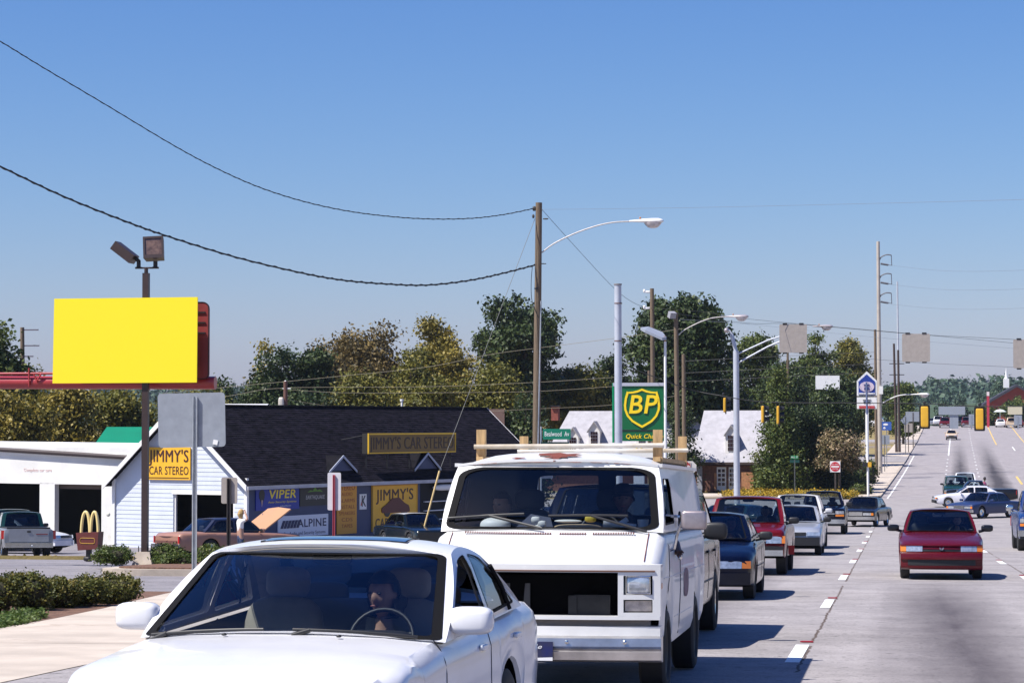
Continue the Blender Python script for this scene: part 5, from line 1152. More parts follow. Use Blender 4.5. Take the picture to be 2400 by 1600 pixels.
t, w, h, M = wallsign(841, 857, 1157, 1193, 'wall_sign', 'small white wall sign with a bold dark K and red stripe', PAPER); text('K', h * .7, BLACK, t, M(.05, .5), .02, 0, .8); mb = MB(); mb.prism([(-.4, -.3), (-.22, -.3), (.0, .1), (-.22, .1)], .008, M(0, .5) @ Matrix.Scale(w, 4)); mb.build('red_stripe', pm('stripe_red', (.4, .03, .03), .5), t)
t, w, h, M = wallsign(870, 976, 1135, 1242, 'wall_sign', 'large square orange wall sign with a dark car silhouette', ORANGE, pm('frame_dark_orange', (.5, .25, .02), .5))
text("JIMMY'S", h * .24, BROWNL, t, M(0, .77), .012, 0, fit=w * .82); text('CAR STEREO', h * .19, BROWNL, t, M(0, .17), .012, 0, fit=w * .86)
mb = MB(); mb.prism(roundpoly([(-.30, -.05), (-.31, .01), (-.2, .05), (-.08, .12), (.08, .13), (.2, .06), (.30, .03), (.32, -.05)], .03, 3), .01, M(-.0, .48) @ Matrix.Scale(w, 4)); mb.build('car_silhouette', pm('silhouette_maroon', (.10, .012, .01), .5), t)
mb = MB()
for x in (-.18, .2): mb.tube([M(x, .43) @ Vector((0, 0, -.0)), M(x, .43) @ Vector((0, 0, .02))], .07 * w, 16)
mb.build('silhouette_wheels', BLACK, t, 40)
# gable sign
a, z1 = gl(449, 1048); b, z0 = gl(350, 1123); base = O + V_ * ((a + b) / 2) - U_ * .03 + Vector((0, 0, z0))
t = thing('gable_sign', 'orange yellow sign with two lines of brown lettering high on the pale gable', 'sign', base, math.atan2(-V_.y, -V_.x)); w, h = b - a, z1 - z0
mb = MB(); mb.box((0, -.04, h / 2), (w, .06, h)); mb.build('panel', ORANGE, t)
M = lambda x, z: plane_m((x * w, -.072, z * h), (1, 0, 0), (0, 0, 1))
text("JIMMY'S", h * .37, BROWNL, t, M(0, .71), .012, 0, fit=w * .93); text('CAR STEREO', h * .25, BROWNL, t, M(0, .27), .004, 0, fit=w * .93); mb = MB(); mb.box((0, -.075, h * .06), (w * .94, .01, .035)); mb.build('underline', BROWNL, t)
# roof sign box
a, z1 = wl(867, 1015); b, _ = wl(1072, 1014); _, z0 = wl(867, 1063); yy = .15
base = O + U_ * ((a + b) / 2) + V_ * yy + Vector((0, 0, z0)); t = thing('roof_sign', 'long box sign with yellow frame and dark lettering standing on the shingle roof', 'sign', base, math.atan2(U_.y, U_.x)); w, h = b - a, z1 - z0
mb = MB(); mb.box((0, .12, h / 2), (w, .30, h)); mb.build('cabinet', pm('cabinet_dark', (.02, .018, .016), .6), t); mb = MB(); mb.box((0, -.04, h / 2), (w - .12, .02, h - .12)); mb.build('panel', pm('sign_dark_gold', (.16, .085, .008), .5), t)  # panel in one dark gold tone
mb = MB(); zf = .055
for c_, s_ in (((0, -.05, h - .035), (w, .05, .07)), ((0, -.05, .025), (w, .04, .05)), ((-w / 2 + .035, -.05, h / 2), (.07, .05, h - .12)), ((w / 2 - .02, -.05, h / 2), (.04, .04, h - .12))): mb.box(c_, s_)
mb.build('frame', pm('frame_amber', (.80, .48, .02), .5), t)
text("JIMMY'S CAR STEREO", h * .60, pm('sign_dark_letters', (.035, .012, .006), .5), t, plane_m((0, -.052, h * .47), (1, 0, 0), (0, 0, 1)), .02, 0, fit=w - .32)
mb = MB()
for x in (-w / 2 + .15, -w / 4, 0, w / 4, w / 2 - .15):
    mb.tube([(x, .15, .05), (x, .15, -.9)], .03, 6); mb.tube([(x, .25, h * .9), (x, 1.5, .62)], .02, 6)
mb.build('support', BLACK, t)
# ---- white garage on the far left
def fb(mb, px0, px1, py0, py1, D, dep, off=0):
    a = PD(px0, py0, D); b = PD(px1, py1, D); c_ = (a + b) / 2; f2 = Vector((_F.x, _F.y, 0)).normalized()
    n_ = Vector((U_.x, U_.y, 0)); pv = PD(238, 1131, D); a, b = rp(px0, py0, pv, n_), rp(px1, py1, pv, n_); b2 = rp(px0, py1, pv, n_); zz = abs(rp((px0 + px1) / 2, py0, pv, n_).z - rp((px0 + px1) / 2, py1, pv, n_).z)
    c_ = (a + b) / 2; mb.box(Vector((c_.x, c_.y, (rp((px0 + px1) / 2, py0, pv, n_).z + rp((px0 + px1) / 2, py1, pv, n_).z) / 2)) + n_ * (dep / 2 + off), (abs((b - a).dot(V_)), dep, zz), math.atan2(V_.y, V_.x))
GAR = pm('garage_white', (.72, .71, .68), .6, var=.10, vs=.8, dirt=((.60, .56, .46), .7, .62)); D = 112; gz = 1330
g_ = PD(100, 1290, D); ga_ = thing('garage', 'white service garage with two dark open bays at the left edge', 'garage', (0, 0, 0))
mb = MB(); fb(mb, -420, 330, 1046, 1131, D, .3); fb(mb, 93, 127, 1131, gz, D, .3); fb(mb, 238, 330, 1131, gz, D, .3); fb(mb, -420, -120, 1131, gz, D, .3); mb.build('wall', GAR, ga_)
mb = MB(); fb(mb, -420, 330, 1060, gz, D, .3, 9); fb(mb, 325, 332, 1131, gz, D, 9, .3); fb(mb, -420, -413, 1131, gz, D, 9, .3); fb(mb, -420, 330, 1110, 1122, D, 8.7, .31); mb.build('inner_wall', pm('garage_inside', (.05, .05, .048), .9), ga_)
mb = MB(); gp_ = PD(238, 1131, D); a, b, c_, d_ = rp(-420, 1028, gp_ + U_ * 9, U_), rp(352, 1038, gp_ + U_ * 9, U_), rp(335, 1066, gp_ - U_ * .04, U_), rp(-420, 1046, gp_ - U_ * .04, U_); mb.add([a, b, c_, d_] + [v - Vector((0, 0, .14)) for v in (a, b, c_, d_)], [(0, 1, 2, 3), (7, 6, 5, 4), (3, 2, 6, 7), (1, 0, 4, 5), (0, 3, 7, 4), (2, 1, 5, 6)]); mb.build('roof', pm('roof_white_metal', (.80, .79, .78), .5, var=.04), ga_)
mb = MB(); mb.tube([rp(px_, py_, gp_ - U_ * .13, U_) for px_, py_ in ((-420, 1034), (0, 1053), (345, 1074))], .10, 8); mb.build('gutter', pm('gutter_brown', (.05, .035, .035), .6), ga_, 50)
mb = MB(); fb(mb, 128, 238, 1131, 1146, D, .06, .35); mb.build('door_header', pm('roll_door_brown', (.10, .07, .055), .7), ga_)
gp_ = PD(238, 1131, D); Mg = plane_m(rp(-58, 1100, gp_, U_) - U_ * .01, -V_, (0, 0, 1)); text('SERVICE', .56, pm('faded_lavender', (.56, .55, .76), .7), ga_, Mg, .01, 0, .82, .004); Mg = plane_m(rp(88, 1101, gp_, U_) - U_ * .01, -V_, (0, 0, 1)); text('Complete car care', .15, pm('faded_pink', (.78, .58, .54), .7), ga_, Mg, .001, .25, .95, .004)
# roofs behind
def gablebox(nm, lab, cat, px0, px1, yr, ye, D, dep, wallm, roofm, group=None, over=.3, base=1300, flat=False):
    t = thing(nm, lab, cat, (0, 0, 0), group=group); f2 = Vector((_F.x, _F.y, 0)).normalized(); a, b = PD(px0, ye, D), PD(px1, ye, D); zt = PD(0, yr, D + dep / 2).z; gzz = PD(0, base, D).z
    mb = MB(); mb.box((a + b) / 2 + f2 * (dep / 2 + over) - Vector((0, 0, (a.z - gzz) / 2 + .05)), ((b - a).length - 2 * over, dep, a.z - gzz - .1), math.atan2(_R.y, _R.x)); mb.build('wall', wallm, t)
    A, B = a, b; Cc, Dd = a + f2 * (dep / 2 + over), b + f2 * (dep / 2 + over); Cc.z = Dd.z = zt; E_, G_ = a + f2 * (dep + 2 * over), b + f2 * (dep + 2 * over)
    mb = MB()
    for q in ((A, B, Dd, Cc), (E_, G_, Dd, Cc)): mb.add(list(q) + [v - Vector((0, 0, .12)) for v in q], [(0, 1, 2, 3), (7, 6, 5, 4), (0, 4, 5, 1), (2, 6, 7, 3), (1, 5, 6, 2), (0, 3, 7, 4)])
    mb.build('roof', roofm, t)
    mb = MB(); mb.add([Cc, A + Vector((0, 0, -.1)), E_ + Vector((0, 0, -.1)), Dd, B + Vector((0, 0, -.1)), G_ + Vector((0, 0, -.1))], [(0, 1, 2), (3, 4, 5)]); mb.build('gable', wallm, t); return t
gablebox('green_roofed_shed', 'shed with bright green metal roof between the garage and the pale shop', 'shed', 222, 420, 1000, 1040, 128, 7, pm('shed_wall', (.25, .25, .24), .8), pm('roof_green_metal', (.0, .20, .095), .5, var=.1, vs=.6))
gablebox('white_roofed_shed', 'low building with white roof behind the dark shingle roof', 'shed', 470, 612, 946, 960, 140, 8, pm('shed_wall', (.25, .25, .24), .8), pm('roof_white_metal', (.80, .79, .78), .5))
gablebox('red_roofed_house', 'small house with orange wall half hidden behind the shingle shop roof', 'house', 1120, 1182, 958, 1010, 158, 8, pm('wall_orange', (.30, .09, .03), .8), pm('roof_dark_red', (.06, .03, .02), .8))
# ---- white-roofed houses beyond the junction
WROOF = pm('white_shingle', (.38, .37, .40), .8, var=.15, vs=2, bump=.4, bs=12); BRICKD = pm('brick_shaded', (.18, .08, .055), .9, var=.35, vs=7); BRICKO = pm('brick_sunlit', (.42, .20, .10), .9, var=.25, vs=7); PANE = pm('window_pane', (.03, .012, .015), .1)  # one brick in two tones: eaves shade and sunlight put into the colour
def X2(px, Y): return (px - 2094) / F * Y / 1.0
def Z2(py, Y): return CAM_H + (990 - py) / F * Y
def house(lab, px0, px1, pr0, pr1, yr, ye, yg, Y, dep, dorm):
    t = thing('white_roofed_house', lab, 'house', (0, 0, 0), group='houses with white roofs beyond the junction'); x0, x1, r0, r1 = [P(p, 990, Y).x for p in (px0, px1, pr0, pr1)]
    zr, ze, zg = P(0, yr, Y + dep / 2).z, P(px0, ye, Y).z, P(px0, yg, Y).z; zr = Z2(yr, Y); 
    mb = MB(); A, B, C_, D_ = Vector((x0, Y, ze)), Vector((x1, Y, ze)), Vector((x1, Y + dep, ze)), Vector((x0, Y + dep, ze)); R0, R1 = Vector((r0, Y + dep / 2, zr)), Vector((r1, Y + dep / 2, zr))
    mb.add([A, B, C_, D_, R0, R1], [(0, 1, 5, 4), (1, 2, 5), (2, 3, 4, 5), (3, 0, 4), (0, 3, 2, 1)]); rf = mb.build('roof', WROOF, t)
    mb = MB(); mb.box(((x0 + x1) / 2, Y + dep / 2, (ze + zg) / 2 - .15), (x1 - x0 - .8, dep - .8, ze - zg - .2)); wl_ = mb.build('wall', BRICKD, t)
    mb = MB(); mb.box(((x0 + x1) / 2, Y - .02, ze - .08), (x1 - x0, .08, .2)); mb.build('eaves_board', pm('eaves_brown', (.06, .04, .035), .7), t)
    for (pc, y0_, y1_, ww) in dorm:
        xc = P(pc, 990, Y).x; z0, z1 = Z2(y1_, Y), Z2(y0_, Y); w = ww / F * Y; k = dep / 2 / (zr - ze); ysurf = Y + (z0 - ze) * k - .1; zt = z1 + w * .75
        mb = MB(); mb.box((xc, ysurf + (z1 - z0) * k / 2, (z0 + z1) / 2 - .2), (w, (z1 - z0) * k, z1 - z0 + .4)); mb.add([(xc - w / 2, ysurf, z1), (xc + w / 2, ysurf, z1), (xc, ysurf, zt)], [(0, 1, 2)]); dm = mb.build('dormer', TRIMW, rf)
        mb = MB(); yb = Y + (zt - ze) * k + .1
        for sg in (-1, 1): mb.add([(xc + sg * (w / 2 + .12), ysurf - .15, z1 - .1), (xc, ysurf - .15, zt + .05), (xc, yb, zt + .05), (xc + sg * (w / 2 + .12), yb - .3, z1 - .1), (xc + sg * (w / 2 + .12), ysurf - .15, z1 - .2), (xc, ysurf - .15, zt - .06), (xc, yb, zt - .06), (xc + sg * (w / 2 + .12), yb - .3, z1 - .2)], [(0, 1, 2, 3), (7, 6, 5, 4), (0, 4, 5, 1), (0, 3, 7, 4)])
        mb.build('dormer_roof', WROOF, rf)
        pw, ph = w * .16, (z1 - z0) * .17
        mb = MB()
        for i in range(3):
            for j in range(4): mb.box((xc + (i - 1) * pw * 1.25, ysurf - .03, z0 + (z1 - z0) * .5 + (j - 1.5) * ph * 1.25), (pw, .05, ph))
        o = mb.build('dormer_panes', PANE, rf); o['kind'] = 'stuff'
    return t, wl_, x0, x1, zg, ze
ha = house('white-roofed house partly behind the green petrol sign, two dormers in view', 1262, 1580, 1318, 1560, 962, 1092, 1150, 199, 9, ((1387, 1008, 1046, 27), (1338, 1022, 1056, 27), (1500, 1008, 1046, 27)))
hb = house('white-roofed brick house with one dormer and white french doors', 1622, 1840, 1640, 1800, 961, 1083, 1150, 196, 9, ((1712, 1016, 1060, 27),))
hc = house('narrow grey-white roof wing joined left of the french-door house', 1586, 1668, 1600, 1640, 963, 1073, 1150, 200, 7, ())
t, wl_, x0, x1, zg, ze = hb; Y = 196.35
def bxp(mb, px0, px1, py0, py1, d=.12, y=Y): a, b = P(px0, py0, y), P(px1, py1, y); mb.box(((a.x + b.x) / 2, y - d / 2 + .06, (a.z + b.z) / 2), (b.x - a.x, d, a.z - b.z))
for p0, p1 in ((1680, 1702), (1708, 1724)):
    mb = MB(); bxp(mb, p0, p1, 1094, 1150); dd = mb.build('french_door', TRIMW, t); mb = MB()
    for i in range(2):
        for j in range(4): w_ = (p1 - p0) * .3; bxp(mb, p0 + (p1 - p0) * (.14 + i * .42), p0 + (p1 - p0) * (.14 + i * .42) + w_, 1099 + j * 10.5, 1106 + j * 10.5, .17)
    o = mb.build('door_panes', PANE, dd); o['kind'] = 'stuff'
mb = MB(); bxp(mb, 1738, 1767, 1106, 1152, .3); mb.build('lit_brick_side', BRICKO, t); mb = MB(); bxp(mb, 1674, 1680, 1108, 1150, .2); mb.build('lit_brick_side', BRICKO, t)  # brick side with the sunlight on it painted as orange
mb = MB(); bxp(mb, 1634, 1646, 1092, 1150, .14); mb.build('tall_window', pm('window_frame_grey', (.35, .36, .42), .6), t)
t = thing('brick_chimney_house', 'red brick chimney end left of the white-roofed house', 'chimney', (0, 0, 0)); mb = MB(); bxp(mb, 1296, 1312, 953, 985, 1.2, 204); mb.build('brick_stack', pm('red_brick', (.25, .07, .05), .9, var=.3, vs=6), t); mb = MB(); bxp(mb, 1295, 1314, 950, 953, 1.4, 204); mb.build('stack_cap', BLACK, t)
t = thing('red_restaurant', 'red building with white roof bands glimpsed above the white roof', 'building', (0, 0, 0)); mb = MB(); bxp(mb, 1660, 1800, 935, 1100, 6, 262); mb.build('wall', pm('wall_rose_red', (.30, .06, .09), .8, var=.2), t); mb = MB(); bxp(mb, 1732, 1772, 920, 927, 6.5, 262); bxp(mb, 1732, 1772, 932, 937, 6.5, 262); mb.build('roof_band', TRIMW, t); mb = MB(); bxp(mb, 1732, 1772, 927, 932, 6.3, 262); mb.build('red_band', pm('band_red', (.35, .03, .05), .7), t)
# church on the hill
t = thing('church', 'red brick church with white steeple on the right beyond the hill top', 'church', (0, 0, 0)); Y = 520
def xx(px): return P(px, 990, Y).x
def zz(py): return Z2(py, Y)
mb = MB(); mb.add([(xx(2312), Y, zz(1010)), (xx(2456), Y, zz(1010)), (xx(2456), Y, zz(943)), (xx(2384), Y, zz(906)), (xx(2312), Y, zz(943)), (xx(2312), Y + 20, zz(1010)), (xx(2312), Y + 20, zz(943)), (xx(2456), Y + 20, zz(1010)), (xx(2456), Y + 20, zz(943))], [(0, 1, 2, 3, 4), (0, 4, 6, 5), (1, 7, 8, 2)]); mb.build('brick_wall', pm('church_brick', (.30, .055, .04), .9, var=.15, vs=1), t)
mb = MB()
for a in (2304, 2464): mb.add([(xx(a), Y - 1, zz(947)), (xx(2384), Y - 1, zz(902)), (xx(2384), Y + 21, zz(902)), (xx(a), Y + 21, zz(947)), (xx(a), Y - 1, zz(953)), (xx(2384), Y - 1, zz(908)), (xx(2384), Y + 21, zz(908)), (xx(a), Y + 21, zz(953))], [(0, 1, 2, 3), (7, 6, 5, 4), (0, 4, 5, 1), (0, 3, 7, 4)])
mb.build('roof', pm('church_roof', (.03, .03, .045), .8), t)
mb = MB(); xs = xx(2363); mb.box((xs, Y + 8, zz(898)), (1.15, 1.15, 1.9)); mb.tube([(xs, Y + 8, zz(890)), (xs, Y + 8, zz(880)), (xs, Y + 8, zz(862))], [.45, .22, .02], 8); mb.build('steeple', WHITEP, t, 30)
# ------------------------------------------------------------------ poles, wires, signs
WOODP = pm('pole_wood', (.20, .145, .095), .9, rgb2=(.11, .08, .055), vs=9, bump=.8, bs=30, stretch=(3, 3, .15)); BROWNM = pm('brown_enamel', (.045, .027, .025), .45, var=.12, vs=4)
GALV = pm('galvanised_pole', (.50, .53, .60), .5, .25, var=.08, vs=3); WIRE = pm('wire_black', (.010, .010, .012), .6); WIREP = pm('wire_pale', (.22, .19, .13), .6)
def bend(pts, n=6):
    pts = [Vector(p) for p in pts]; out = []
    for i in range(len(pts) - 1):
        p0, p1, p2, p3 = pts[max(i - 1, 0)], pts[i], pts[i + 1], pts[min(i + 2, len(pts) - 1)]
        for k in range(n):
            t = k / n; out.append(.5 * ((2 * p1) + (p2 - p0) * t + (2 * p0 - 5 * p1 + 4 * p2 - p3) * t * t + (3 * p1 - p0 - 3 * p2 + p3) * t ** 3))
    return out + [pts[-1]]
def pole(lab, pxt, pyt, Y, r0, r1, mat, pxb=None, name='utility_pole', cat='utility pole', group='wooden utility poles', seg=10):
    top = P(pxt, pyt, Y); bx = P(pxb if pxb is not None else pxt, 990, Y).x; b = Vector((bx, Y, H(bx, Y) - .05))
    t = thing(name, lab, cat, b, group=group); mb = MB(); mb.tube([(0, 0, 0), tuple(top - b)], [r0, r1], seg); mb.build('pole', mat, t, 50); return t, b, top
def lumin(parent, tipx, mat=WHITEP, s=1.0, o=(0, 0, 0), name='luminaire'):
    """cobra head, pointing along +x from o"""
    o = Vector(o); mb = MB()
    prof = [(-.02, .045, .045, 0), (.12, .06, .055, .0), (.35, .09, .075, .0), (.55, .16, .10, .0), (.85, .19, .12, .0), (1.15, .19, .12, -.0), (1.30, .13, .09, -.01), (1.36, .03, .03, -.01)]
    mb.loft([[o + Vector((x, w * math.cos(a), dz + h * math.sin(a) * (1 if math.sin(a) > 0 else .55))) * s for a in [2 * math.pi * i / 12 for i in range(12)]] for x, w, h, dz in prof], True, True)
    l = mb.build(name, mat, parent, 50); mb = MB(); mb.loft([[o + Vector((.93 + k * math.cos(a), k * .55 * math.cos(a + math.pi / 2) * 1.0, -z)) * s for a in [2 * math.pi * i / 14 for i in range(14)]] for k, z in ((.36, .03), (.33, .12), (.2, .25), (.1, .28))], True, True)
    mb.build('lamp_bowl', pm('lamp_bowl', (.55, .50, .50), .15, 0, .8, var=.3, vs=8), l, 60); mb = MB(); mb.superell(o + Vector((.42, 0, .13)) * s, (.08 * s, .06 * s, .09 * s), .8); mb.build('photocell', pm('orange_cell', (.45, .18, .06), .6), l, 60); return l
# the tall wooden pole with its street lamp
A, ab, at = pole('tallest wooden utility pole carrying a white street lamp and two thick cables', 1263, 475, 100, .17, .13, WOODP, 1255)
Yp = 100
def rel(px, py, Y, b): return P(px, py, Y) - b
mb = MB(); mb.tube(bend([rel(*p, Yp, ab) for p in ((1270, 592), (1300, 570), (1350, 546), (1400, 529), (1440, 521), (1482, 519))]), .028, 8); ar = mb.build('lamp_arm', pm('arm_grey', (.50, .47, .46), .5, .2, var=.2, vs=9), A, 60); q = rel(1476, 519, Yp, ab); lumin(ar, 0, WHITEP, 1.0, q)
mb = MB(); mb.tube([rel(1268, 705, Yp - .18, ab), rel(1261, 1045, Yp - .18, ab), Vector((.1, -.18, .3))], .03, 6); mb.build('conduit', STEEL, A, 60)
mb = MB(); mb.tube(bend([rel(1248, 622, Yp, ab), rel(1245, 660, Yp - .1, ab), rel(1247, 705, Yp - .1, ab), rel(1262, 745, Yp - .2, ab)]), .014, 6); mb.build('drop_cable', WIRE, A, 60)
mb = MB(); mb.superell(rel(1252, 489, Yp, ab), (.14, .14, .2), .7); mb.superell(rel(1250, 507, Yp, ab), (.1, .1, .16), .7); mb.superell(rel(1279, 513, Yp, ab), (.22, .06, .06), .7); mb.tube([rel(1256, 618, Yp, ab), rel(1280, 618, Yp, ab)], .02, 6); mb.superell(rel(1256, 676, Yp - .16, ab), (.14, .05, .08), .7); mb.build('pole_fittings', pm('fittings_dark', (.05, .045, .04), .6), A, 50)
def wire(lab, pts, r, mat=WIRE, group='overhead wires', nm='overhead_wire', twist=0, n=6):
    mb = MB(); path = bend([P(*p) for p in pts], n); mb.tube(path, r, 5)
    if twist:
        k = 0; p2 = []
        for i in range(len(path) - 1):
            for j in range(5): t = j / 5; k += 1; c = path[i].lerp(path[i + 1], t); p2.append(c + Vector((0, math.cos(k * .9), math.sin(k * .9))) * r * 1.3)
        mb.tube(p2, r * .55, 4)
    return tag(mb.build(nm, mat, None, 60), lab, 'cable', group)
def ly(pts, y0, y1):
    xs = [p[0] for p in pts]; return [(p[0], p[1], y0 + (y1 - y0) * ((p[0] - xs[0]) / (xs[-1] - xs[0])) ** .8) for p in pts]
wire('upper twisted cable swooping from the top left corner to the tall wooden pole', ly([(-120, 28), (0, 97), (100, 158), (250, 247), (400, 337), (500, 391), (600, 436), (700, 469), (800, 492), (900, 506), (1000, 513), (1100, 512), (1180, 503), (1254, 488)], 72, 100), .017, twist=1)
wire('lower thick cable bundle swooping from the left edge to the tall wooden pole', ly([(-120, 332), (0, 390), (150, 461), (300, 521), (400, 556), (550, 602), (700, 638), (800, 656), (900, 665), (1000, 668), (1100, 657), (1180, 640), (1258, 620)], 72, 100), .030, twist=1)
wire('thin wire running almost level from the tall pole to the right edge', ly([(1268, 491), (1600, 487), (2000, 478), (2420, 467), (2700, 456)], 100, 70), .006, pm('wire_grey', (.16, .19, .24), .6))
wire('straight thin wire slanting from the tall pole down behind the grey steel pole', ly([(1270, 491), (1350, 580), (1440, 676), (1490, 712), (1527, 722)], 100, 150), .011)
wire('thin wire running right from the middle wooden pole across the sign backs', ly([(1528, 722), (1640, 730), (1760, 748), (2050, 774), (2400, 806), (2600, 826)], 150, 150), .010)
wire('thin second wire from the lamp pole to the right edge', ly([(1590, 748), (1760, 760), (2050, 790), (2400, 818), (2600, 834)], 140, 140), .007, pm('wire_grey', (.16, .19, .24), .6))
for i, (lab, pts) in enumerate((('pale wire crossing the autumn trees and climbing to the dark tree', [(380, 922), (540, 906), (669, 894), (800, 881), (1000, 860), (1140, 832), (1240, 818), (1430, 794), (1600, 770)]), ('pale wire level across the autumn trees', [(380, 948), (540, 927), (665, 909), (1000, 906), (1250, 896), (1440, 884)]), ('lower pale wire across the autumn trees', [(665, 912), (800, 920), (1000, 920), (1250, 917), (1440, 905)]), ('pale wire dropping to the dark shingle ridge', [(671, 936), (760, 950), (880, 968)]), ('pale wire just above the white roof', [(1100, 966), (1254, 958), (1440, 948), (1600, 925)]))):
    wire(lab, ly(pts, 148, 150), .012, WIREP)
for lab, ya, yb in (('upper pale line across the trees right of the big sign back', 832, 825), ('middle pale line across the trees right of the big sign back', 860, 852), ('lower pale line across the trees above the white box sign', 880, 872)): wire(lab, ly([(1603, ya + 14), (1880, ya), (2052, yb)], 150, 235), .014, WIREP)
for lab, ya, yb in (('top power line from the tall grey pole', 622, 633), ('middle power line from the tall grey pole', 667, 677), ('bottom power line from the tall grey pole', 713, 722)): wire(lab, ly([(2089, ya), (2220, yb + 2), (2400, yb), (2600, yb - 14)], 240, 200), .012, pm('wire_grey', (.16, .19, .24), .6))
# guy wire with yellow guard
gx_, gy_ = P(998, 1250, 97).x, 97; ge = onground(gx_ - .3, gy_); gt = thing('guy_wire', 'slanting guy wire with yellow guard tube left of the tall wooden pole', 'guy wire', ge); top = P(1254, 512, 99.9); gp = P(1030, 1103, 97.3)
mb = MB(); mb.tube([tuple(gp - ge), tuple(top - ge)], .011, 5); mb.build('wire', pm('wire_silver', (.30, .29, .25), .5, .5), gt); mb = MB(); mb.tube([(0, 0, 0), tuple(gp - ge)], .038, 8); mb.build('guard', pm('guard_yellow', (.62, .45, .20), .6, var=.2, vs=5), gt, 60)
# other poles
Bp, bb, bt = pole('wooden pole before the big dark oak, knob insulators at its top', 1528, 676, 150, .15, .12, WOODP, 1532); mb = MB()
for py in (684, 722): mb = MB(); mb.superell(rel(1518, py, 150, bb), (.34, .12, .14), .7); mb.superell(rel(1510, py - 2, 150, bb), (.16, .16, .22), .8); mb.build('insulator', WHITEP, Bp, 60)
Cp, cb, ct = pole('wooden lamp pole with box floodlight and curved street lamp arm', 1584, 732, 140, .15, .12, WOODP, 1590); mb = MB(); mb.box(rel(1575, 738, 139.8, cb), (.38, .30, .34), .6, .4); mb.build('floodlight', pm('floodlight_grey', (.30, .30, .33), .5), Cp)
mb = MB(); mb.tube(bend([rel(*p, 140, cb) for p in ((1590, 785), (1606, 772), (1640, 755), (1670, 745), (1705, 742))]), .03, 7); ar = mb.build('lamp_arm', pm('arm_grey', (.50, .47, .46), .5, .2), Cp, 60); lumin(ar, 0, pm('lamp_pinkish_grey', (.42, .38, .40), .4, .3), .92, rel(1702, 742, 140, cb))
pole('short wooden pole right of the curved lamp pole', 1602, 830, 150, .13, .11, WOODP, 1604)
pole('stub of a wooden pole just above the green petrol sign', 1521, 868, 160, .10, .09, WOODP)
Sp, sb, st = pole('thick grey steel signal pole with flat cap before the green sign', 1448, 668, 114, .19, .165, GALV, 1450, 'signal_pole', 'pole', None, 14)
mb = MB(); mb.tube([tuple(st - sb), tuple(st - sb + Vector((0, 0, .06)))], .19, 14); mb.build('cap', pm('cap_grey_brown', (.22, .20, .20), .6), Sp, 40); mb = MB()
for py in (712, 800): c_ = rel(1449, py, 114, sb); mb.tube([c_, c_ + Vector((0, 0, .05))], .187, 14)
mb.build('band', pm('band_rust', (.16, .10, .09), .7), Sp, 40)
# lamp post with flat head
Lp, lb, lt = pole('slender white lamp post with a flat tilted lamp head by the green sign', 1559, 800, 118, .075, .06, WHITEP, 1560, 'lamp_post', 'lamp post', None, 8)
mb = MB(); a = [rel(x, y, 118 + d, lb) for x, y, d in ((1501, 767, 0), (1520, 765, .5), (1553, 778, .5), (1562, 790, 0), (1552, 791, -.4), (1512, 773, -.4))]; mb.add(a + [v - Vector((0, 0, .13)) for v in a], [(0, 1, 2, 3, 4, 5), (11, 10, 9, 8, 7, 6)] + [(i, (i + 1) % 6, (i + 1) % 6 + 6, i + 6) for i in range(6)]); mb.build('lamp_head', pm('lamp_head_grey', (.33, .36, .42), .5, .2), Lp, 20)
mb = MB(); mb.tube([tuple(lt - lb), rel(1557, 787, 118, lb)], .05, 7); mb.build('neck', pm('neck_rust', (.35, .16, .06), .7), Lp)
# mast arm pole
Mp, mb_, mt = pole('grey mast-arm pole with bent lamp neck and two slanting arms, beside the red pickup', 1725, 822, 128, .165, .15, GALV, 1727, 'mast_arm_pole', 'pole', None, 14)
mb = MB(); mb.tube(bend([rel(*p, 128, mb_) for p in ((1725, 825), (1722, 812), (1713, 780), (1705, 772))]), [.10] * 12 + [.05] * 7, 8); nk = mb.build('lamp_neck', GALV, Mp, 60); mb = MB(); mb.superell(rel(1703, 774, 127.6, mb_), (.26, .8, .26), .9); mb.build('luminaire', pm('lamp_pinkish_grey', (.42, .38, .40), .4, .3), nk, 60)
mb = MB(); mb.tube([rel(1730, 829, 128, mb_), rel(1800, 797, 128, mb_), rel(1872, 775, 128, mb_)], .04, 7); mb.tube([rel(1730, 850, 128, mb_), rel(1800, 812, 128, mb_), rel(1872, 782, 128, mb_)], .045, 7); mb.build('arm', GALV, Mp, 60)
# far lamp behind the sign plate
Fp, fb_, ft = pole('slim pole with a small street lamp half hidden by the big sign back', 1846, 764, 205, .12, .09, WOODP, 1846, 'lamp_post', 'lamp post', None, 7); mb = MB(); mb.tube(bend([rel(*p, 205, fb_) for p in ((1846, 782), (1868, 768), (1896, 764))]), .035, 6); ar = mb.build('lamp_arm', GALV, Fp, 60); lumin(ar, 0, pm('lamp_pinkish_grey', (.42, .38, .40), .4, .3), 1.2, rel(1905, 765, 205, fb_))
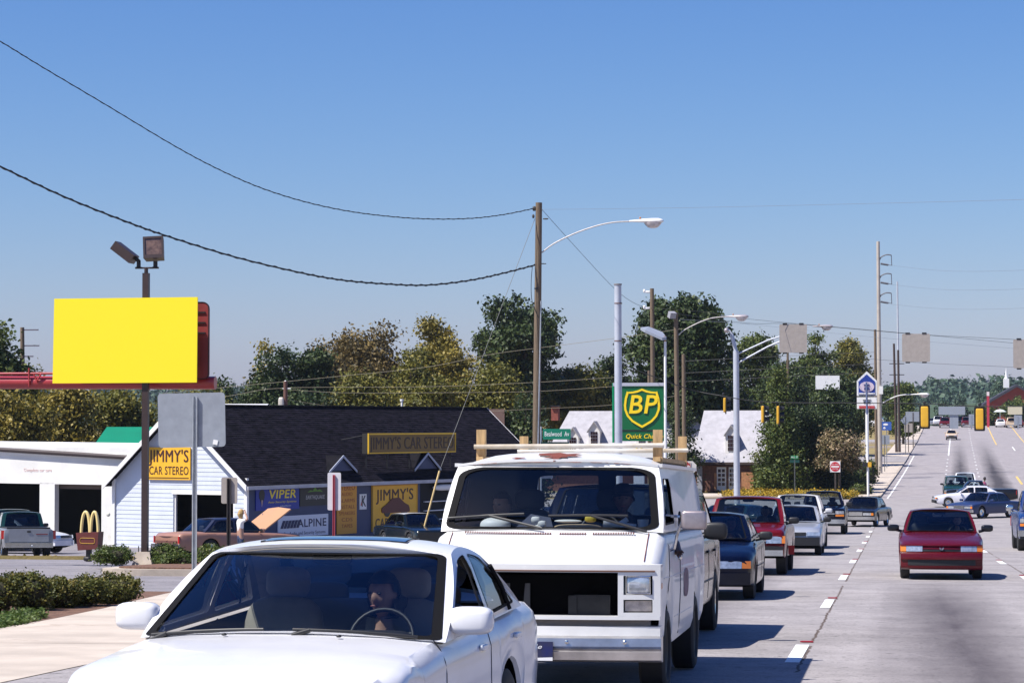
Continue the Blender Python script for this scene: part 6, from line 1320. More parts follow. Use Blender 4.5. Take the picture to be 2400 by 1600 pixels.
# transmission pole on the right
Tp, tb_, tt = pole('tall pale steel pole with three curved insulator brackets', 2058, 566, 240, .24, .16, pm('pole_pale_steel', (.48, .43, .38), .6, .2, var=.12, vs=2), 2062, 'transmission_pole', 'utility pole', None, 12)
for py in (608, 652, 697):
    mb = MB(); mb.tube(bend([rel(*p, 240, tb_) for p in ((2061, py + 2), (2066, py - 6), (2078, py - 11), (2089, py - 10))]), .06, 6); mb.tube([rel(2089, py - 10, 240, tb_), rel(2090, py + 14, 240, tb_)], .035, 6); mb.tube([rel(2064, py + 10, 240, tb_), rel(2082, py + 13, 240, tb_)], .09, 8); mb.tube([rel(2082, py + 13, 240, tb_), rel(2091, py + 14, 240, tb_)], .03, 6); mb.build('insulator_bracket', pm('bracket_grey', (.09, .09, .11), .6), Tp, 60)
mb = MB(); mb.box(rel(2065, 914, 239.7, tb_), (.35, .3, .75)); mb.build('cabinet', WHITEP, Tp); mb = MB(); mb.tube(bend([rel(*p, 240, tb_) for p in ((2062, 948), (2085, 935), (2110, 926), (2142, 924))]), .05, 6); ar = mb.build('lamp_arm', WHITEP, Tp, 60); lumin(ar, 0, WHITEP, 1.1, rel(2140, 924, 240, tb_))
pole('dark wooden pole close beside the tall pale steel pole', 2051, 772, 238, .15, .12, WOODP, 2054)
pole('slender white steel pole right of the tall pale pole', 2103, 660, 330, .16, .10, GALV, 2107, 'transmission_pole', 'utility pole', None)
for lab, xt, xb, yt in (('leaning dark wooden pole far down the road, left of a pair', 2095, 2101, 805), ('leaning dark wooden pole far down the road, right of a pair', 2105, 2108, 820)):
    t, b, tp = pole(lab, xt, yt, 310, .17, .13, pm('pole_dark_wood', (.06, .04, .035), .9), xb); mb = MB()
    for py in (852, 878): mb.box(rel(xt + 2, py, 310, b), (1.3, .1, .1))
    mb.build('cross_arm', BLACK, t)
t, b, tp = pole('wooden pole with wire arms beside the tree at the left edge', 52, 767, 150, .16, .13, WOODP, 58); mb = MB(); mb.box(rel(70, 773, 150, b), (1.1, .08, .08)); mb.box(rel(72, 810, 150, b), (1.1, .08, .08)); mb.box(rel(58, 835, 150, b), (1.1, .08, .08)); mb.build('cross_arm', pm('arm_lilac', (.12, .11, .14), .6), t)
t, b, tp = pole('short brown pole with white transformer behind the shingle ridge', 669, 893, 148, .15, .12, pm('pole_red_brown', (.13, .06, .045), .9), 670); mb = MB(); mb.superell(rel(659, 945, 147.8, b), (.32, .32, .75), .5); mb.build('transformer', pm('transformer_cream', (.55, .50, .44), .6), t, 50); mb = MB(); mb.superell(rel(669, 895, 148, b), (.14, .14, .2), .8); mb.box(rel(672, 910, 148, b), (.5, .08, .06)); mb.build('insulator', WHITEP, t, 50)
# span wires, sign backs and signals over the junction
Ys = 123
wire('upper span wire holding the three sign backs', [(1587, 735, 140), (1750, 757, Ys), (1858, 759, Ys), (2147, 783, Ys), (2388, 796, Ys), (2650, 815, Ys)], .009, group='span wires over the junction')
wire('lower span wire holding the three sign backs', [(1727, 815, 128), (1858, 826, Ys), (2147, 849, Ys), (2388, 861, Ys), (2650, 880, Ys)], .007, group='span wires over the junction')
wire('signal span wire carrying the traffic signals', [(1449, 850, 114), (1603, 908, Ys), (1695, 928, Ys), (1800, 942, Ys), (2000, 944, Ys), (2167, 946, Ys), (2295, 952, Ys), (2500, 950, Ys), (2650, 940, Ys)], .022, group='span wires over the junction')
for lab, px, py, w_, h_, rz in (('square grey sign back hung on span wires, left of three', 1859, 793, 64, 66, .02), ('square grey sign back hung on span wires, middle of three', 2147, 815, 64, 65, -.01), ('square grey sign back hung on span wires, cut by the right edge', 2408, 829, 64, 66, 0)):
    c_ = P(px, py, Ys - .05); t = thing('hanging_sign', lab, 'sign', c_, rz, group='sign backs hung over the junction'); s = Ys / F
    mb = MB(); mb.prism([(x * w_ * s, y * h_ * s) for x, y in roundpoly([(-.5, -.5), (.5, -.5), (.5, .5), (-.5, .5)], .05, 3)], .012, Matrix.Rotation(math.pi / 2, 4, 'X')); mb.build('plate', TANBACK, t)
    mb = MB()
    for x in (-.33, .33):
        for y in (-.52, .52): mb.box((x * w_ * s * .9, .0, y * h_ * s), (.22, .06, .07))
    mb.build('clamp', BLACK, t)
def signal(lab, px, pyt, pyb, Y, rz, w=.36, d=.2):
    top = P(px, pyt, Y); hgt = (pyb - pyt) / F * Y; t = thing('traffic_signal', lab, 'traffic signal', (top.x, Y, top.z - hgt), rz, group='traffic signals over the junction')
    mb = MB(); mb.prism([(x * (w + .16), y * (hgt + .16)) for x, y in roundpoly([(-.5, -.5), (.5, -.5), (.5, .5), (-.5, .5)], .08, 3)], .012, Matrix.Translation((0, .18, hgt / 2)) @ Matrix.Rotation(math.pi / 2, 4, 'X')); mb.build('backplate', BLACK, t)
    mb = MB(); mb.superell((0, .16 - d / 2, hgt / 2), (w, d, hgt), .2, 24, 14); mb.build('housing', pm('signal_yellow', (.72, .40, .03), .4, var=.08, vs=4), t, 40)
    mb = MB()
    for k in range(3):
        z_ = hgt * (k + .5) / 3; mb.loft([[Vector((.14 * math.cos(a), y, z_ + .14 * math.sin(a))) for a in np.linspace(-.5, math.pi + .5, 12)] for y in (.18, .42)])
    mb.build('visor', BLACK, t, 40); mb = MB()
    for k in range(3): mb.tube([(0, .19, hgt * (k + .5) / 3), (0, .2, hgt * (k + .5) / 3)], .12, 14)
    mb.build('lens', pm('dark_lens', (.05, .03, .02), .2), t, 40)
    mb = MB(); mb.tube([(0, .05, hgt), (0, .05, hgt + .22)], .03, 6); mb.superell((0, .05, hgt + .2), (.2, .12, .1), .7); mb.build('hanger', BLACK, t, 40); return t
signal('yellow traffic signal seen from behind, left of the two over the far road', 2167, 952, 1000, Ys, 0); signal('yellow traffic signal seen from behind, right of the two over the far road', 2296, 957, 1005, Ys, 0)
signal('side-on yellow traffic signal left of the mast-arm pole', 1693, 932, 966, 128, -1.38, .3, .1); signal('side-on yellow traffic signal, second right of the mast-arm pole', 1818, 951, 993, 128, -1.38, .3, .1); signal('side-on yellow traffic signal, first right of the mast-arm pole', 1782, 951, 990, 126, -1.34, .3, .1)
# petrol sign
GREEN = pm('sign_green', (.0, .115, .035), .4, var=.04, vs=2); GREENL = pm('sign_green_edge', (.0, .26, .10), .4); BPY = pm('sign_gold', (.88, .62, .01), .45)
Y = 121; c0 = P(1437, 1037, Y); c1 = P(1556, 897, Y); bx = (c0.x + c1.x) / 2; gzz = H(bx, Y); t = thing('petrol_sign', 'green petrol station sign with yellow shield emblem', 'sign', (bx, Y, gzz)); w, z0, z1 = c1.x - c0.x, c0.z - gzz, c1.z - gzz; s = Y / F
mb = MB(); mb.box((.03, .25, (z0 + z1) / 2), (w - .06, .5, z1 - z0 - .16)); mb.build('panel', GREEN, t); mb = MB(); mb.box((-w / 2, .25, (z0 + z1) / 2), (.08, .56, z1 - z0)); mb.build('edge_strip', GREENL, t); mb = MB(); mb.box((0, .25, z1 - .07), (w, .6, .16)); mb.build('top_cap', pm('cap_grey', (.42, .43, .50), .5), t)
mb = MB(); mb.box((0, -.01, z0 + 29 * s), (w - .1, .03, .05)); mb.build('divider', BLACK, t); mb = MB(); mb.box((0, .25, z0 - .45), (w * .95, .4, .8)); lp_ = mb.build('price_panel', pm('panel_white', (.7, .7, .66), .5), t)
mb = MB(); mb.box((0, .25, z0 / 2 - .5), (.5, .4, z0 - .9)); mb.build('post', GALV, t)
sh = [(0, 1.0), (.25, .9), (.5, .84), (.78, .82), (.82, .86), (.93, .5), (.98, .1), (.96, -.15), (.82, -.5), (.55, -.8), (.25, -.98), (0, -1.12)]; shp = [(x, y) for x, y in sh] + [(-x, y) for x, y in reversed(sh[1:-1])]
Ms = plane_m((P(1505, 990, Y).x - bx, -.012, P(0, 955, Y).z - gzz), (1, 0, 0), (0, 0, 1)) @ Matrix.Scale(43.5 * s, 4)
mb = MB(); outer_, inner_ = shp, [(x * .88, y * .885) for x, y in shp]; n_ = len(shp); mb.add([Ms @ Vector((*p, 0)) for p in outer_] + [Ms @ Vector((*p, 0)) for p in inner_] + [Ms @ Vector((*p, .05)) for p in outer_] + [Ms @ Vector((*p, .05)) for p in inner_], [f for i in range(n_) for j in [(i + 1) % n_] for f in ((2 * n_ + i, 2 * n_ + j, 3 * n_ + j, 3 * n_ + i), (i, j, 2 * n_ + j, 2 * n_ + i), (n_ + j, n_ + i, 3 * n_ + i, 3 * n_ + j))]); mb.build('shield_outline', BPY, t)
mb = MB(); mb.prism([(x * .87, y * .875) for x, y in shp], .02, Ms); mb.build('shield', GREEN, t)
text('BP', 42 * s, BPY, t, plane_m((P(1504, 990, Y).x - bx, -.06, P(0, 951, Y).z - gzz), (1, 0, 0), (0, 0, 1)), .02, .16, 1.0, .015); text('Quick Change', 10 * s, BPY, t, plane_m((P(1510, 990, Y).x - bx, -.02, P(0, 1021, Y).z - gzz), (1, 0, 0), (0, 0, 1)), .006, .2, fit=88 * s, ext=.004)
text('99', 10 * s, BPY, t, plane_m((0, .04, z0 - .22), (1, 0, 0), (0, 0, 1)), .004, 0, 1.4, .004)
# ---- roadside signs with posts
def postsign(nm, lab, px, Y, w, h, pyc, mat, pm_, postw=.06, pt=0, back=True, rz=0, group=None, shape=None, post_r=False, r=.06, thick=.006):
    x = P(px, 990, Y).x; b = onground(x, Y, -.03 if Y > 100 else -.02); zc = P(px, pyc, Y).z - b.z; t = thing(nm, lab, 'sign', b, rz, group=group)
    pts = shape or roundpoly([(-w / 2, -h / 2), (w / 2, -h / 2), (w / 2, h / 2), (-w / 2, h / 2)], r, 5)
    mb = MB(); mb.prism(pts, thick, Matrix.Translation((0, (.035 if back else -.035), zc)) @ Matrix.Rotation(math.pi / 2, 4, 'X')); pl = mb.build('plate', mat, t)
    mb = MB(); hp = zc + h / 2 + pt
    mb.add([(sx * postw / 2, y, z) for z in (0, hp) for sx, y in ((-1, -.012), (-.55, -.012), (-.35, .02), (.35, .02), (.55, -.012), (1, -.012), (1, .0), (.6, .03), (-.6, .03), (-1, .0))], [(i, (i + 1) % 10, 10 + (i + 1) % 10, 10 + i) for i in range(10)] + [tuple(range(10, 20))]); mb.build('post', pm_, t); return t, zc, pl
t, zc, pl = postsign('road_sign', 'large grey back of a road sign on a galvanised post, left foreground', 457, 33, .94, .735, 984, SIGNBACK, STEEL, .068, -.05, True, .0)
pl.rotation_euler = (0, math.radians(-1.2), 0); mb = MB(); mb.box((.28, .022, zc - .30), (.065, .006, .065), ry=.2); mb.build('sticker', WHITEP, t)
postsign('road_sign', 'small tan sign back on a dark post in front of the shop corner', 537, 44, .30, .47, 1149, TANBACK, pm('post_dark', (.03, .025, .025), .6), .075, -.02, r=.04)
postsign('road_sign', 'narrow white sign back on a red post in front of the shop signs', 783, 55, .305, .84, 1151, pm('sign_pale_grey', (.62, .62, .66), .5, var=.06), pm('post_red', (.42, .07, .10), .5), .055, -.05, r=.04)
# street name sign
x = P(1268, 990, 98).x; b = onground(x, 98); t = thing('street_name_sign', 'green street name sign with white lettering on a thin post by the tall pole', 'sign', b); s = 98 / F; zc = P(0, 1016, 98).z - b.z
mb = MB(); mb.tube([(0, 0, 0), (0, 0, zc + .3)], .035, 8); mb.build('post', STEEL, t, 60); mb = MB(); mb.box((38 * s, -.05, zc), (66 * s, .02, 25 * s)); pl = mb.build('name_plate', pm('street_green', (.0, .16, .095), .4), t)
text('Bealwood  Av', 11 * s, WHITEP, pl, plane_m((38 * s, -.063, zc), (1, 0, 0), (0, 0, 1)), .008, 0, fit=58 * s, ext=.003); mb = MB(); mb.box((.55, .05, zc - .48), (1.15, .02, .34), 1.05 * .35); p2 = mb.build('cross_plate', pm('street_green_dark', (.0, .05, .04), .5), t); text('S', .14, WHITEP, p2, plane_m((.5, -.05, zc - .46), (1, .35, 0), (0, 0, 1)), .003, 0, 1, .002)
# signs beyond the junction
oct_ = [(math.cos(math.pi / 8 + i * math.pi / 4) * .42, math.sin(math.pi / 8 + i * math.pi / 4) * .42) for i in range(8)]
t, zc, pl = postsign('no_entry_sign', 'square red and white no-entry sign on a post before the blooming shrub', 1957, 189, .76, .82, 1093, WHITEP, pm('post_brown', (.10, .08, .07), .7), .12, -.1, False, r=.03)
mb = MB(); mb.prism([(math.cos(a) * .36, math.sin(a) * .36) for a in np.linspace(0, 2 * math.pi, 25)[:-1]], .008, Matrix.Translation((0, -.042, zc)) @ Matrix.Rotation(math.pi / 2, 4, 'X')); rd = mb.build('red_disc', pm('traffic_red', (.50, .015, .03), .45), t); mb = MB(); mb.box((0, -.054, zc), (.58, .006, .11)); mb.build('white_bar', WHITEP, rd)
text('DO NOT', .09, WHITEP, rd, plane_m((0, -.054, zc + .17), (1, 0, 0), (0, 0, 1)), .003, 0, 1, .003); text('ENTER', .09, WHITEP, rd, plane_m((0, -.054, zc - .17), (1, 0, 0), (0, 0, 1)), .003, 0, 1, .003)
t, zc, pl = postsign('stop_sign', 'small dark red octagonal stop sign right of the white van', 1603, 150, .7, .7, 1095, pm('stop_red', (.28, .02, .02), .5), STEEL, .08, -.05, False, shape=oct_); text('STOP', .22, WHITEP, t, plane_m((0, -.05, zc), (1, 0, 0), (0, 0, 1)), .006, 0, .85, .003)
postsign('stop_sign', 'pale octagonal sign back beside the dark red stop sign', 1617, 153, .75, .75, 1095, pm('sign_pale', (.55, .52, .50), .5), pm('post_pale', (.5, .42, .38), .6), .1, -.05, True, shape=oct_)
t, zc, pl = postsign('street_name_sign', 'small green street name sign on a thin post in front of the dark evergreens', 1862, 186, .55, .24, 1071, pm('street_green_small', (.0, .20, .06), .4), pm('post_dull', (.16, .17, .17), .6), .07, -.02, False, r=.02); text('HILL ST', .13, WHITEP, t, plane_m((0, -.05, zc), (1, 0, 0), (0, 0, 1)), .004, 0, .8, .003); mb = MB(); mb.box((0, 0, zc - .3), (.7, .02, .2)); mb.build('cross_plate', pm('street_green_dark', (.0, .05, .04), .5), t)
# pedestrian signal post
x = P(2034, 990, 186).x; b = onground(x, 186); t = thing('signal_post', 'white signal post with small amber box at the far corner', 'signal post', b); zt = P(0, 900, 186).z - b.z; mb = MB(); mb.tube([(0, 0, 0), (-.05, 0, zt * .72)], .085, 8); mb.build('post', WHITEP, t, 60); mb = MB(); mb.tube([(-.05, 0, zt * .72), (-.09, 0, zt)], .07, 8); mb.build('upper_post', pm('post_blue_grey', (.10, .13, .24), .6), t, 60); mb = MB(); mb.box((.12, -.1, P(0, 1083, 186).z - b.z), (.26, .2, .36)); mb.build('amber_box', pm('signal_yellow', (.72, .40, .03), .4), t); mb = MB(); mb.box((-.2, -.1, P(0, 1083, 186).z - b.z), (.36, .2, .3)); mb.build('dark_box', BLACK, t)
# house-shaped sign
Y = 228; s = Y / F; x = P(2032, 990, Y).x; b = onground(x, Y); t = thing('house_shaped_sign', 'tall white house-shaped sign with blue emblem and lower message board', 'sign', b); zt = P(0, 876, Y).z - b.z; hw = 23 * s; R90 = Matrix.Rotation(math.pi / 2, 4, 'X')
def hp(nm, pts, mat, y, d=.04, par=t): mb = MB(); mb.prism([(p[0] * s, zt - p[1] * s) for p in pts], d, Matrix.Translation((0, y, 0)) @ R90); return mb.build(nm, mat, par)
hp('panel', [(-23, 57), (23, 57), (23, 22), (0, 0), (-23, 22)], WHITEP, .3, .5); hp('blue_field', [(-19, 55), (19, 55), (19, 24), (0, 7), (-19, 24)], pm('emblem_blue', (.012, .04, .28), .5), -.205); el = [(math.cos(a) * 17, 36 + math.sin(a) * 12) for a in np.linspace(0, 2 * math.pi, 21)[:-1]]; hp('emblem_oval', el, pm('emblem_pink', (.62, .52, .62), .5), -.25); hp('emblem_mark', [(-6, 30), (6, 30), (6, 34), (2, 34), (2, 38), (6, 38), (6, 43), (-6, 43), (-6, 38), (-2, 38), (-2, 34), (-6, 34)], pm('emblem_navy', (.02, .03, .16), .5), -.3); hp('base_band', [(-18, 50), (18, 50), (18, 53), (-18, 53)], WHITEP, -.26)
hp('message_board', [(-23, 60), (23, 60), (23, 87), (-23, 87)], WHITEP, .3, .5); hp('message_line', [(-9, 66), (9, 66), (9, 68), (-9, 68)], BLACK, -.21); hp('message_line', [(-8, 71), (8, 71), (8, 73), (-8, 73)], BLACK, -.21); hp('red_line', [(-18, 80), (18, 80), (18, 86), (-18, 86)], pm('line_red', (.45, .05, .06), .6), -.21)
mb = MB(); mb.box((.0, .05, (zt - 87 * s) / 2), (.3, .3, zt - 87 * s)); mb.build('post', WHITEP, t)
Y = 206; x = P(1940, 990, Y).x; b = onground(x, Y); t = thing('box_sign', 'plain white box sign rising out of the dark trees', 'sign', b); a, c_ = P(1912, 912, Y), P(1968, 880, Y); mb = MB(); mb.box((0, 0, (a.z + c_.z) / 2 - b.z), (c_.x - a.x, .5, c_.z - a.z)); mb.build('panel', WHITEP, t); mb = MB(); mb.tube([(0, 0, 0), (0, 0, a.z - b.z)], .15, 8); mb.build('post', STEEL, t)
t, zc, pl = postsign('road_sign', 'small blue and white sign on the grass bank by the pale pole', 2078, 255, .95, .85, 998, pm('sign_mid_blue', (.04, .11, .40), .5), STEEL, .07, -.05, False); mb = MB(); mb.superell((-.1, -.05, zc + .15), (.5, .02, .22), 1); mb.superell((-.22, -.05, zc - .2), (.25, .02, .2), 1); mb.build('white_marks', WHITEP, t)
postsign('road_sign', 'grey square sign back on the grass bank below the blue sign', 2073, 245, .95, .9, 1030, SIGNBACK, pm('post_dull', (.16, .17, .17), .6), .07, -.05)
postsign('road_sign', 'grey diamond sign back beside the hill road', 2122, 300, 1.15, 1.15, 985, SIGNBACK, pm('post_dull', (.16, .17, .17), .6), .09, -.1, shape=[(-.6, 0), (0, -.6), (.6, 0), (0, .6)])
postsign('road_sign', 'grey rectangular sign back on a brown post beside the hill road', 2129, 310, 1.0, 1.1, 1002, TANBACK, pm('post_brown', (.10, .08, .07), .7), .1, -.1)
postsign('road_sign', 'wide grey sign back with dark post left of the far signal', 2140, 330, 1.9, 1.3, 976, SIGNBACK, pm('post_brown', (.10, .08, .07), .7), .12, -.1)
t, zc, pl = postsign('board_sign', 'wide grey billboard back on one broad grey leg at the hill top', 2231, 428, 4.4, 1.4, 962, SIGNBACK, SIGNBACK, .1, -.1, thick=.2); mb = MB(); mb.box((.35, .1, (zc - .6) / 2), (1.45, .2, zc - .6)); mb.build('leg', SIGNBACK, t)
postsign('road_sign', 'upright grey sign back left of the right-hand signal, at the hill top', 2277, 425, .9, 1.8, 983, SIGNBACK, SIGNBACK, .2, -.2); postsign('road_sign', 'grey sign back at the far right of the hill top', 2386, 425, 1.3, 1.6, 984, SIGNBACK, SIGNBACK, .2, -.2)
t, zc, pl = postsign('board_sign', 'cream billboard above the far right cars at the hill top', 2379, 470, 2.6, 1.55, 961, pm('board_cream', (.55, .50, .36), .6), STEEL, .2, -.1, thick=.2)
Y = 440; x = P(2316, 990, Y).x; b = onground(x, Y); t = thing('red_column_sign', 'tall narrow red pylon with white top by the church', 'sign', b); zt = P(0, 922, Y).z - b.z; mb = MB(); mb.box((0, 0, zt / 2), (.42, .42, zt)); mb.build('column', pm('column_red', (.42, .03, .06), .5), t); mb = MB(); mb.box((-.0, -.02, zt - .35), (.44, .44, .7)); mb.build('white_top', pm('pylon_white', (.7, .6, .6), .5), t)
Y = 455; x = P(2344, 990, Y).x; b = onground(x, Y); t = thing('canopy', 'pale flat parasol-like canopy on a thin post at the hill top', 'canopy', b); zt = P(0, 962, Y).z - b.z; mb = MB(); mb.tube([(0, 0, 0), (0, 0, zt)], .06, 6); mb.build('post', WHITEP, t); mb = MB(); mb.loft([[Vector((k * math.cos(a), k * math.sin(a), zt + z)) for a in [2 * math.pi * i / 12 for i in range(12)]] for k, z in ((1.15, -.35), (.6, 0), (.05, .12))], True, True); mb.build('top', pm('canopy_pale', (.6, .66, .62), .6), t, 40)
# ---- brown lamp pole with yellow panel and the red sign frame
Y = 53.7; s = Y / F; x = P(341, 990, Y).x; b = onground(x, Y, .10); t = thing('floodlight_pole', 'square brown floodlight pole on a tapered concrete base', 'light pole', b, group=None)
def rl(px, py, dy=0): return Vector(((px - 341) * s * 1.0, dy, P(341, py, Y).z - b.z))
zb = rl(341, 1292).z; mb = MB(); mb.loft([[Vector((sx * q, sy * q, z)) for sx, sy in ((-1, -1), (1, -1), (1, 1), (-1, 1))] for q, z in ((.235, -.05), (.15, zb))], True, True); mb.build('concrete_base', CONC2, t); mb = MB()
for q in ((-.11, -.11), (.11, -.11), (.11, .11), (-.11, .11)): mb.tube([(q[0], q[1], zb), (q[0], q[1], zb + .13)], .012, 6)
mb.build('anchor_bolt', BLACK, t); mb = MB(); z1 = rl(341, 640).z; mb.box((0, 0, (zb + z1) / 2), (.135, .135, z1 - zb), .0); mb.build('shaft', BROWNM, t); mb = MB(); z2 = rl(341, 628).z; mb.tube([(0, 0, z1), (0, 0, z2)], .045, 8); mb.box(((343 - 341) * s, 0, z2), (58 * s, .07, .035)); mb.build('crossbar', BROWNM, t)
for nm, sx, cx, cy, ry, rz, dims in (('floodlight', 1, 360, 584, 0, 0, 0), ('floodlight', -1, 287, 591, 0, 0, 0)):
    if sx > 0:
        c_ = rl(cx, cy); M_ = Matrix.Translation(c_ + Vector((0, .02, 0))) @ Matrix.Rotation(-.06, 4, 'Y') @ Matrix.Rotation(.18, 4, 'Z') @ Matrix.Rotation(-.22, 4, 'X')
        mb = MB(); hd = [M_ @ Vector((x_, y_, z_)) for x_, y_, z_ in ((-.225, -.17, -.25), (.225, -.17, -.25), (.225, -.17, .25), (-.225, -.17, .25), (-.2, .2, -.22), (.2, .2, -.22), (.2, .2, .26), (-.2, .2, .26))]; mb.add(hd, [(4, 5, 1, 0), (5, 6, 2, 1), (6, 7, 3, 2), (7, 4, 0, 3), (7, 6, 5, 4)]); mb.add([M_ @ Vector(v) for v in ((-.225, -.17, -.25), (.225, -.17, -.25), (.225, -.17, .25), (-.225, -.17, .25), (-.18, -.17, -.17), (.18, -.17, -.17), (.18, -.17, .2), (-.18, -.17, .2))], [(0, 1, 5, 4), (1, 2, 6, 5), (2, 3, 7, 6), (3, 0, 4, 7)]); fl = mb.build('floodlight', BROWNM, t)
        mb = MB(); mb.quad(*[M_ @ Vector(v) for v in ((-.18, -.15, -.17), (.18, -.15, -.17), (.18, -.15, .2), (-.18, -.15, .2))]); mb.build('floodlight_glass', pm('floodlight_glass', (.16, .10, .075), .2, 0, .6, var=.5, vs=9), fl)
        mb = MB(); mb.tube([rl(364, 612), rl(364, 628)], .05, 8); mb.superell(rl(364, 627), (.15, .1, .04), .6); mb.build('knuckle', BLACK, fl, 50)
    else:
        c_ = rl(cx, cy); M_ = Matrix.Translation(c_) @ Matrix.Rotation(math.radians(37), 4, 'Y'); mb = MB(); mb.add([M_ @ Vector(v) for v in ((-.27, -.2, -.11), (.27, -.2, -.11), (.27, .2, -.11), (-.27, .2, -.11), (-.27, -.2, .10), (.27, -.2, .10), (.27, .2, .10), (-.27, .2, .10))], [(4, 5, 6, 7), (0, 1, 5, 4), (1, 2, 6, 5), (2, 3, 7, 6), (3, 0, 4, 7), (0, 3, 2, 1)]); fl = mb.build('floodlight', BROWNM, t)
        mb = MB(); mb.tube([rl(314, 605), rl(322, 612), rl(322, 628)], .05, 8); mb.superell(rl(322, 627), (.15, .1, .04), .6); mb.build('knuckle', BLACK, fl, 50)
# plain yellow panel fixed to the pole
PY = P(295, 797, Y - .14); t2 = thing('billboard', 'large plain bright yellow rectangular panel mounted on the brown floodlight pole', 'sign', PY); YP = pm('plain_yellow', (.98, .80, .03), .6, spec=.2)
cs = [P(px, py, Y - .14) - PY for px, py in ((123, 898), (461, 896), (463, 696), (127, 700))]; mb = MB(); mb.add(cs + [v + Vector((0, .04, 0)) for v in cs], [(0, 1, 2, 3), (7, 6, 5, 4), (0, 4, 5, 1), (2, 6, 7, 3), (1, 5, 6, 2), (0, 3, 7, 4)]); mb.build('board', YP, t2)
mb = MB(); mb.box((P(341, 990, Y).x - PY.x, .06, .5), (.3, .05, .08)); mb.box((P(341, 990, Y).x - PY.x, .06, -.5), (.3, .05, .08)); mb.build('bracket', BROWNM, t2)
REDM = pm('red_enamel', (.36, .030, .035), .4, 0, .3, var=.12, vs=2.5); Yr = Y + .16; b = onground(P(-70, 990, Yr).x, Yr); t3 = thing('red_sign_frame', 'red tubular sign frame with rail and a rounded red sign box at its right end', 'sign frame', b)
def rr_(px, py, dy=0): return P(px, py, Yr + dy) - b
mb = MB(); mb.tube([rr_(-110, 896, .25), rr_(505, 897, .25)], .145, 16); mb.build('tube', REDM, t3, 50); mb = MB(); mb.tube([rr_(-110, 876, .1), rr_(300, 874, .1)], .028, 8)
for a_, c_ in (((68, 862), (68, 905)), ((79, 875), (86, 893)), ((97, 875), (86, 893)), ((-20, 876), (-20, 895))): mb.tube([rr_(*a_, .08), rr_(*c_, .08)], .02, 6)
mb.build('rail', REDM, t3, 50); mb = MB(); mb.tube([(0, .25, 0), rr_(-70, 880, .25)], .12, 12); mb.build('upright', REDM, t3, 50)
pts = roundpoly([((p[0] - 330) * s, -(p[1] - 800) * s) for p in ((170, 892), (498, 891), (498, 705), (170, 710))], [.03, .12, .16, .12], 5); o_ = rr_(330, 800); mb = MB(); mb.prism(pts, .10, Matrix.Translation(o_ + Vector((0, .16, 0))) @ R90); bx_ = mb.build('sign_box', pm('red_box_shaded', (.24, .028, .026), .55, var=.12, vs=2.5), t3)  # box red darkened to carry the shadow of the yellow panel
mb = MB()
for py in (733, 757, 781): mb.box(rr_(332, py, .05), (320 * s, .03, .035))
mb.tube([o_ + Vector((p[0], .06, p[1])) for p in pts] + [o_ + Vector((pts[0][0], .06, pts[0][1]))], .012, 5); mb.build('rib', BLACK, bx_)
# drive-through sign with two arches
Y = 55; s = Y / F; x = P(211, 990, Y).x; b = onground(x, Y, .11); t = thing('drive_through_sign', 'low brown roadside sign box topped by two cream-yellow arches', 'sign', b, -.20)
def ra(px, py, dy=0): return Vector(((px - 211) * s, dy, P(211, py, Y).z - b.z))
mb = MB(); mb.box((ra(210, 1335).x, 0, ra(0, 1285).z / 2), (.10, .10, ra(0, 1280).z)); mb.superell((ra(208, 0).x, 0, .04), (.2, .2, .12), .7); mb.build('post', BLACK, t); mb = MB(); a, c_ = ra(184, 1285), ra(243, 1247); mb.add([(a.x + .02, -.12, a.z - .04), (c_.x - .03, -.12, a.z), (c_.x, -.12, c_.z + .02), (a.x - .03, -.12, c_.z - .01), (a.x + .02, .12, a.z - .04), (c_.x - .03, .12, a.z), (c_.x, .12, c_.z + .02), (a.x - .03, .12, c_.z - .01)], [(0, 1, 2, 3), (7, 6, 5, 4), (0, 4, 5, 1), (2, 6, 7, 3), (1, 5, 6, 2), (0, 3, 7, 4)]); bx2 = mb.build('sign_box', pm('box_red_brown', (.11, .022, .018), .45, var=.15, vs=5), t)
mb = MB(); o2 = roundpoly([(-.19, -.06), (.19, -.06), (.19, .06), (-.19, .06)], .05, 3); mb.tube([Vector((ra(213, 0).x + p[0], -.125, ra(0, 1266).z + p[1])) for p in o2 + o2[:1]], .008, 5); mb.build('gold_outline', pm('outline_gold', (.45, .25, .03), .5), bx2)
ARCH = pm('arch_cream_yellow', (.78, .62, .26), .4, 0, .3, var=.06, vs=5)
for x0_, x1_, w_ in ((187, 214, 1), (213, 237, 1)):
    mb = MB(); xm = (x0_ + x1_) / 2; hw_ = (x1_ - x0_) / 2 - 1.5
    mb.tube(bend([ra(xm - hw_, 1252), ra(xm - hw_ * .88, 1228), ra(xm - hw_ * .55, 1207), ra(xm, 1199), ra(xm + hw_ * .55, 1207), ra(xm + hw_ * .88, 1228), ra(xm + hw_, 1252)], 4), .035, 8); mb.build('arch', ARCH, t, 60)
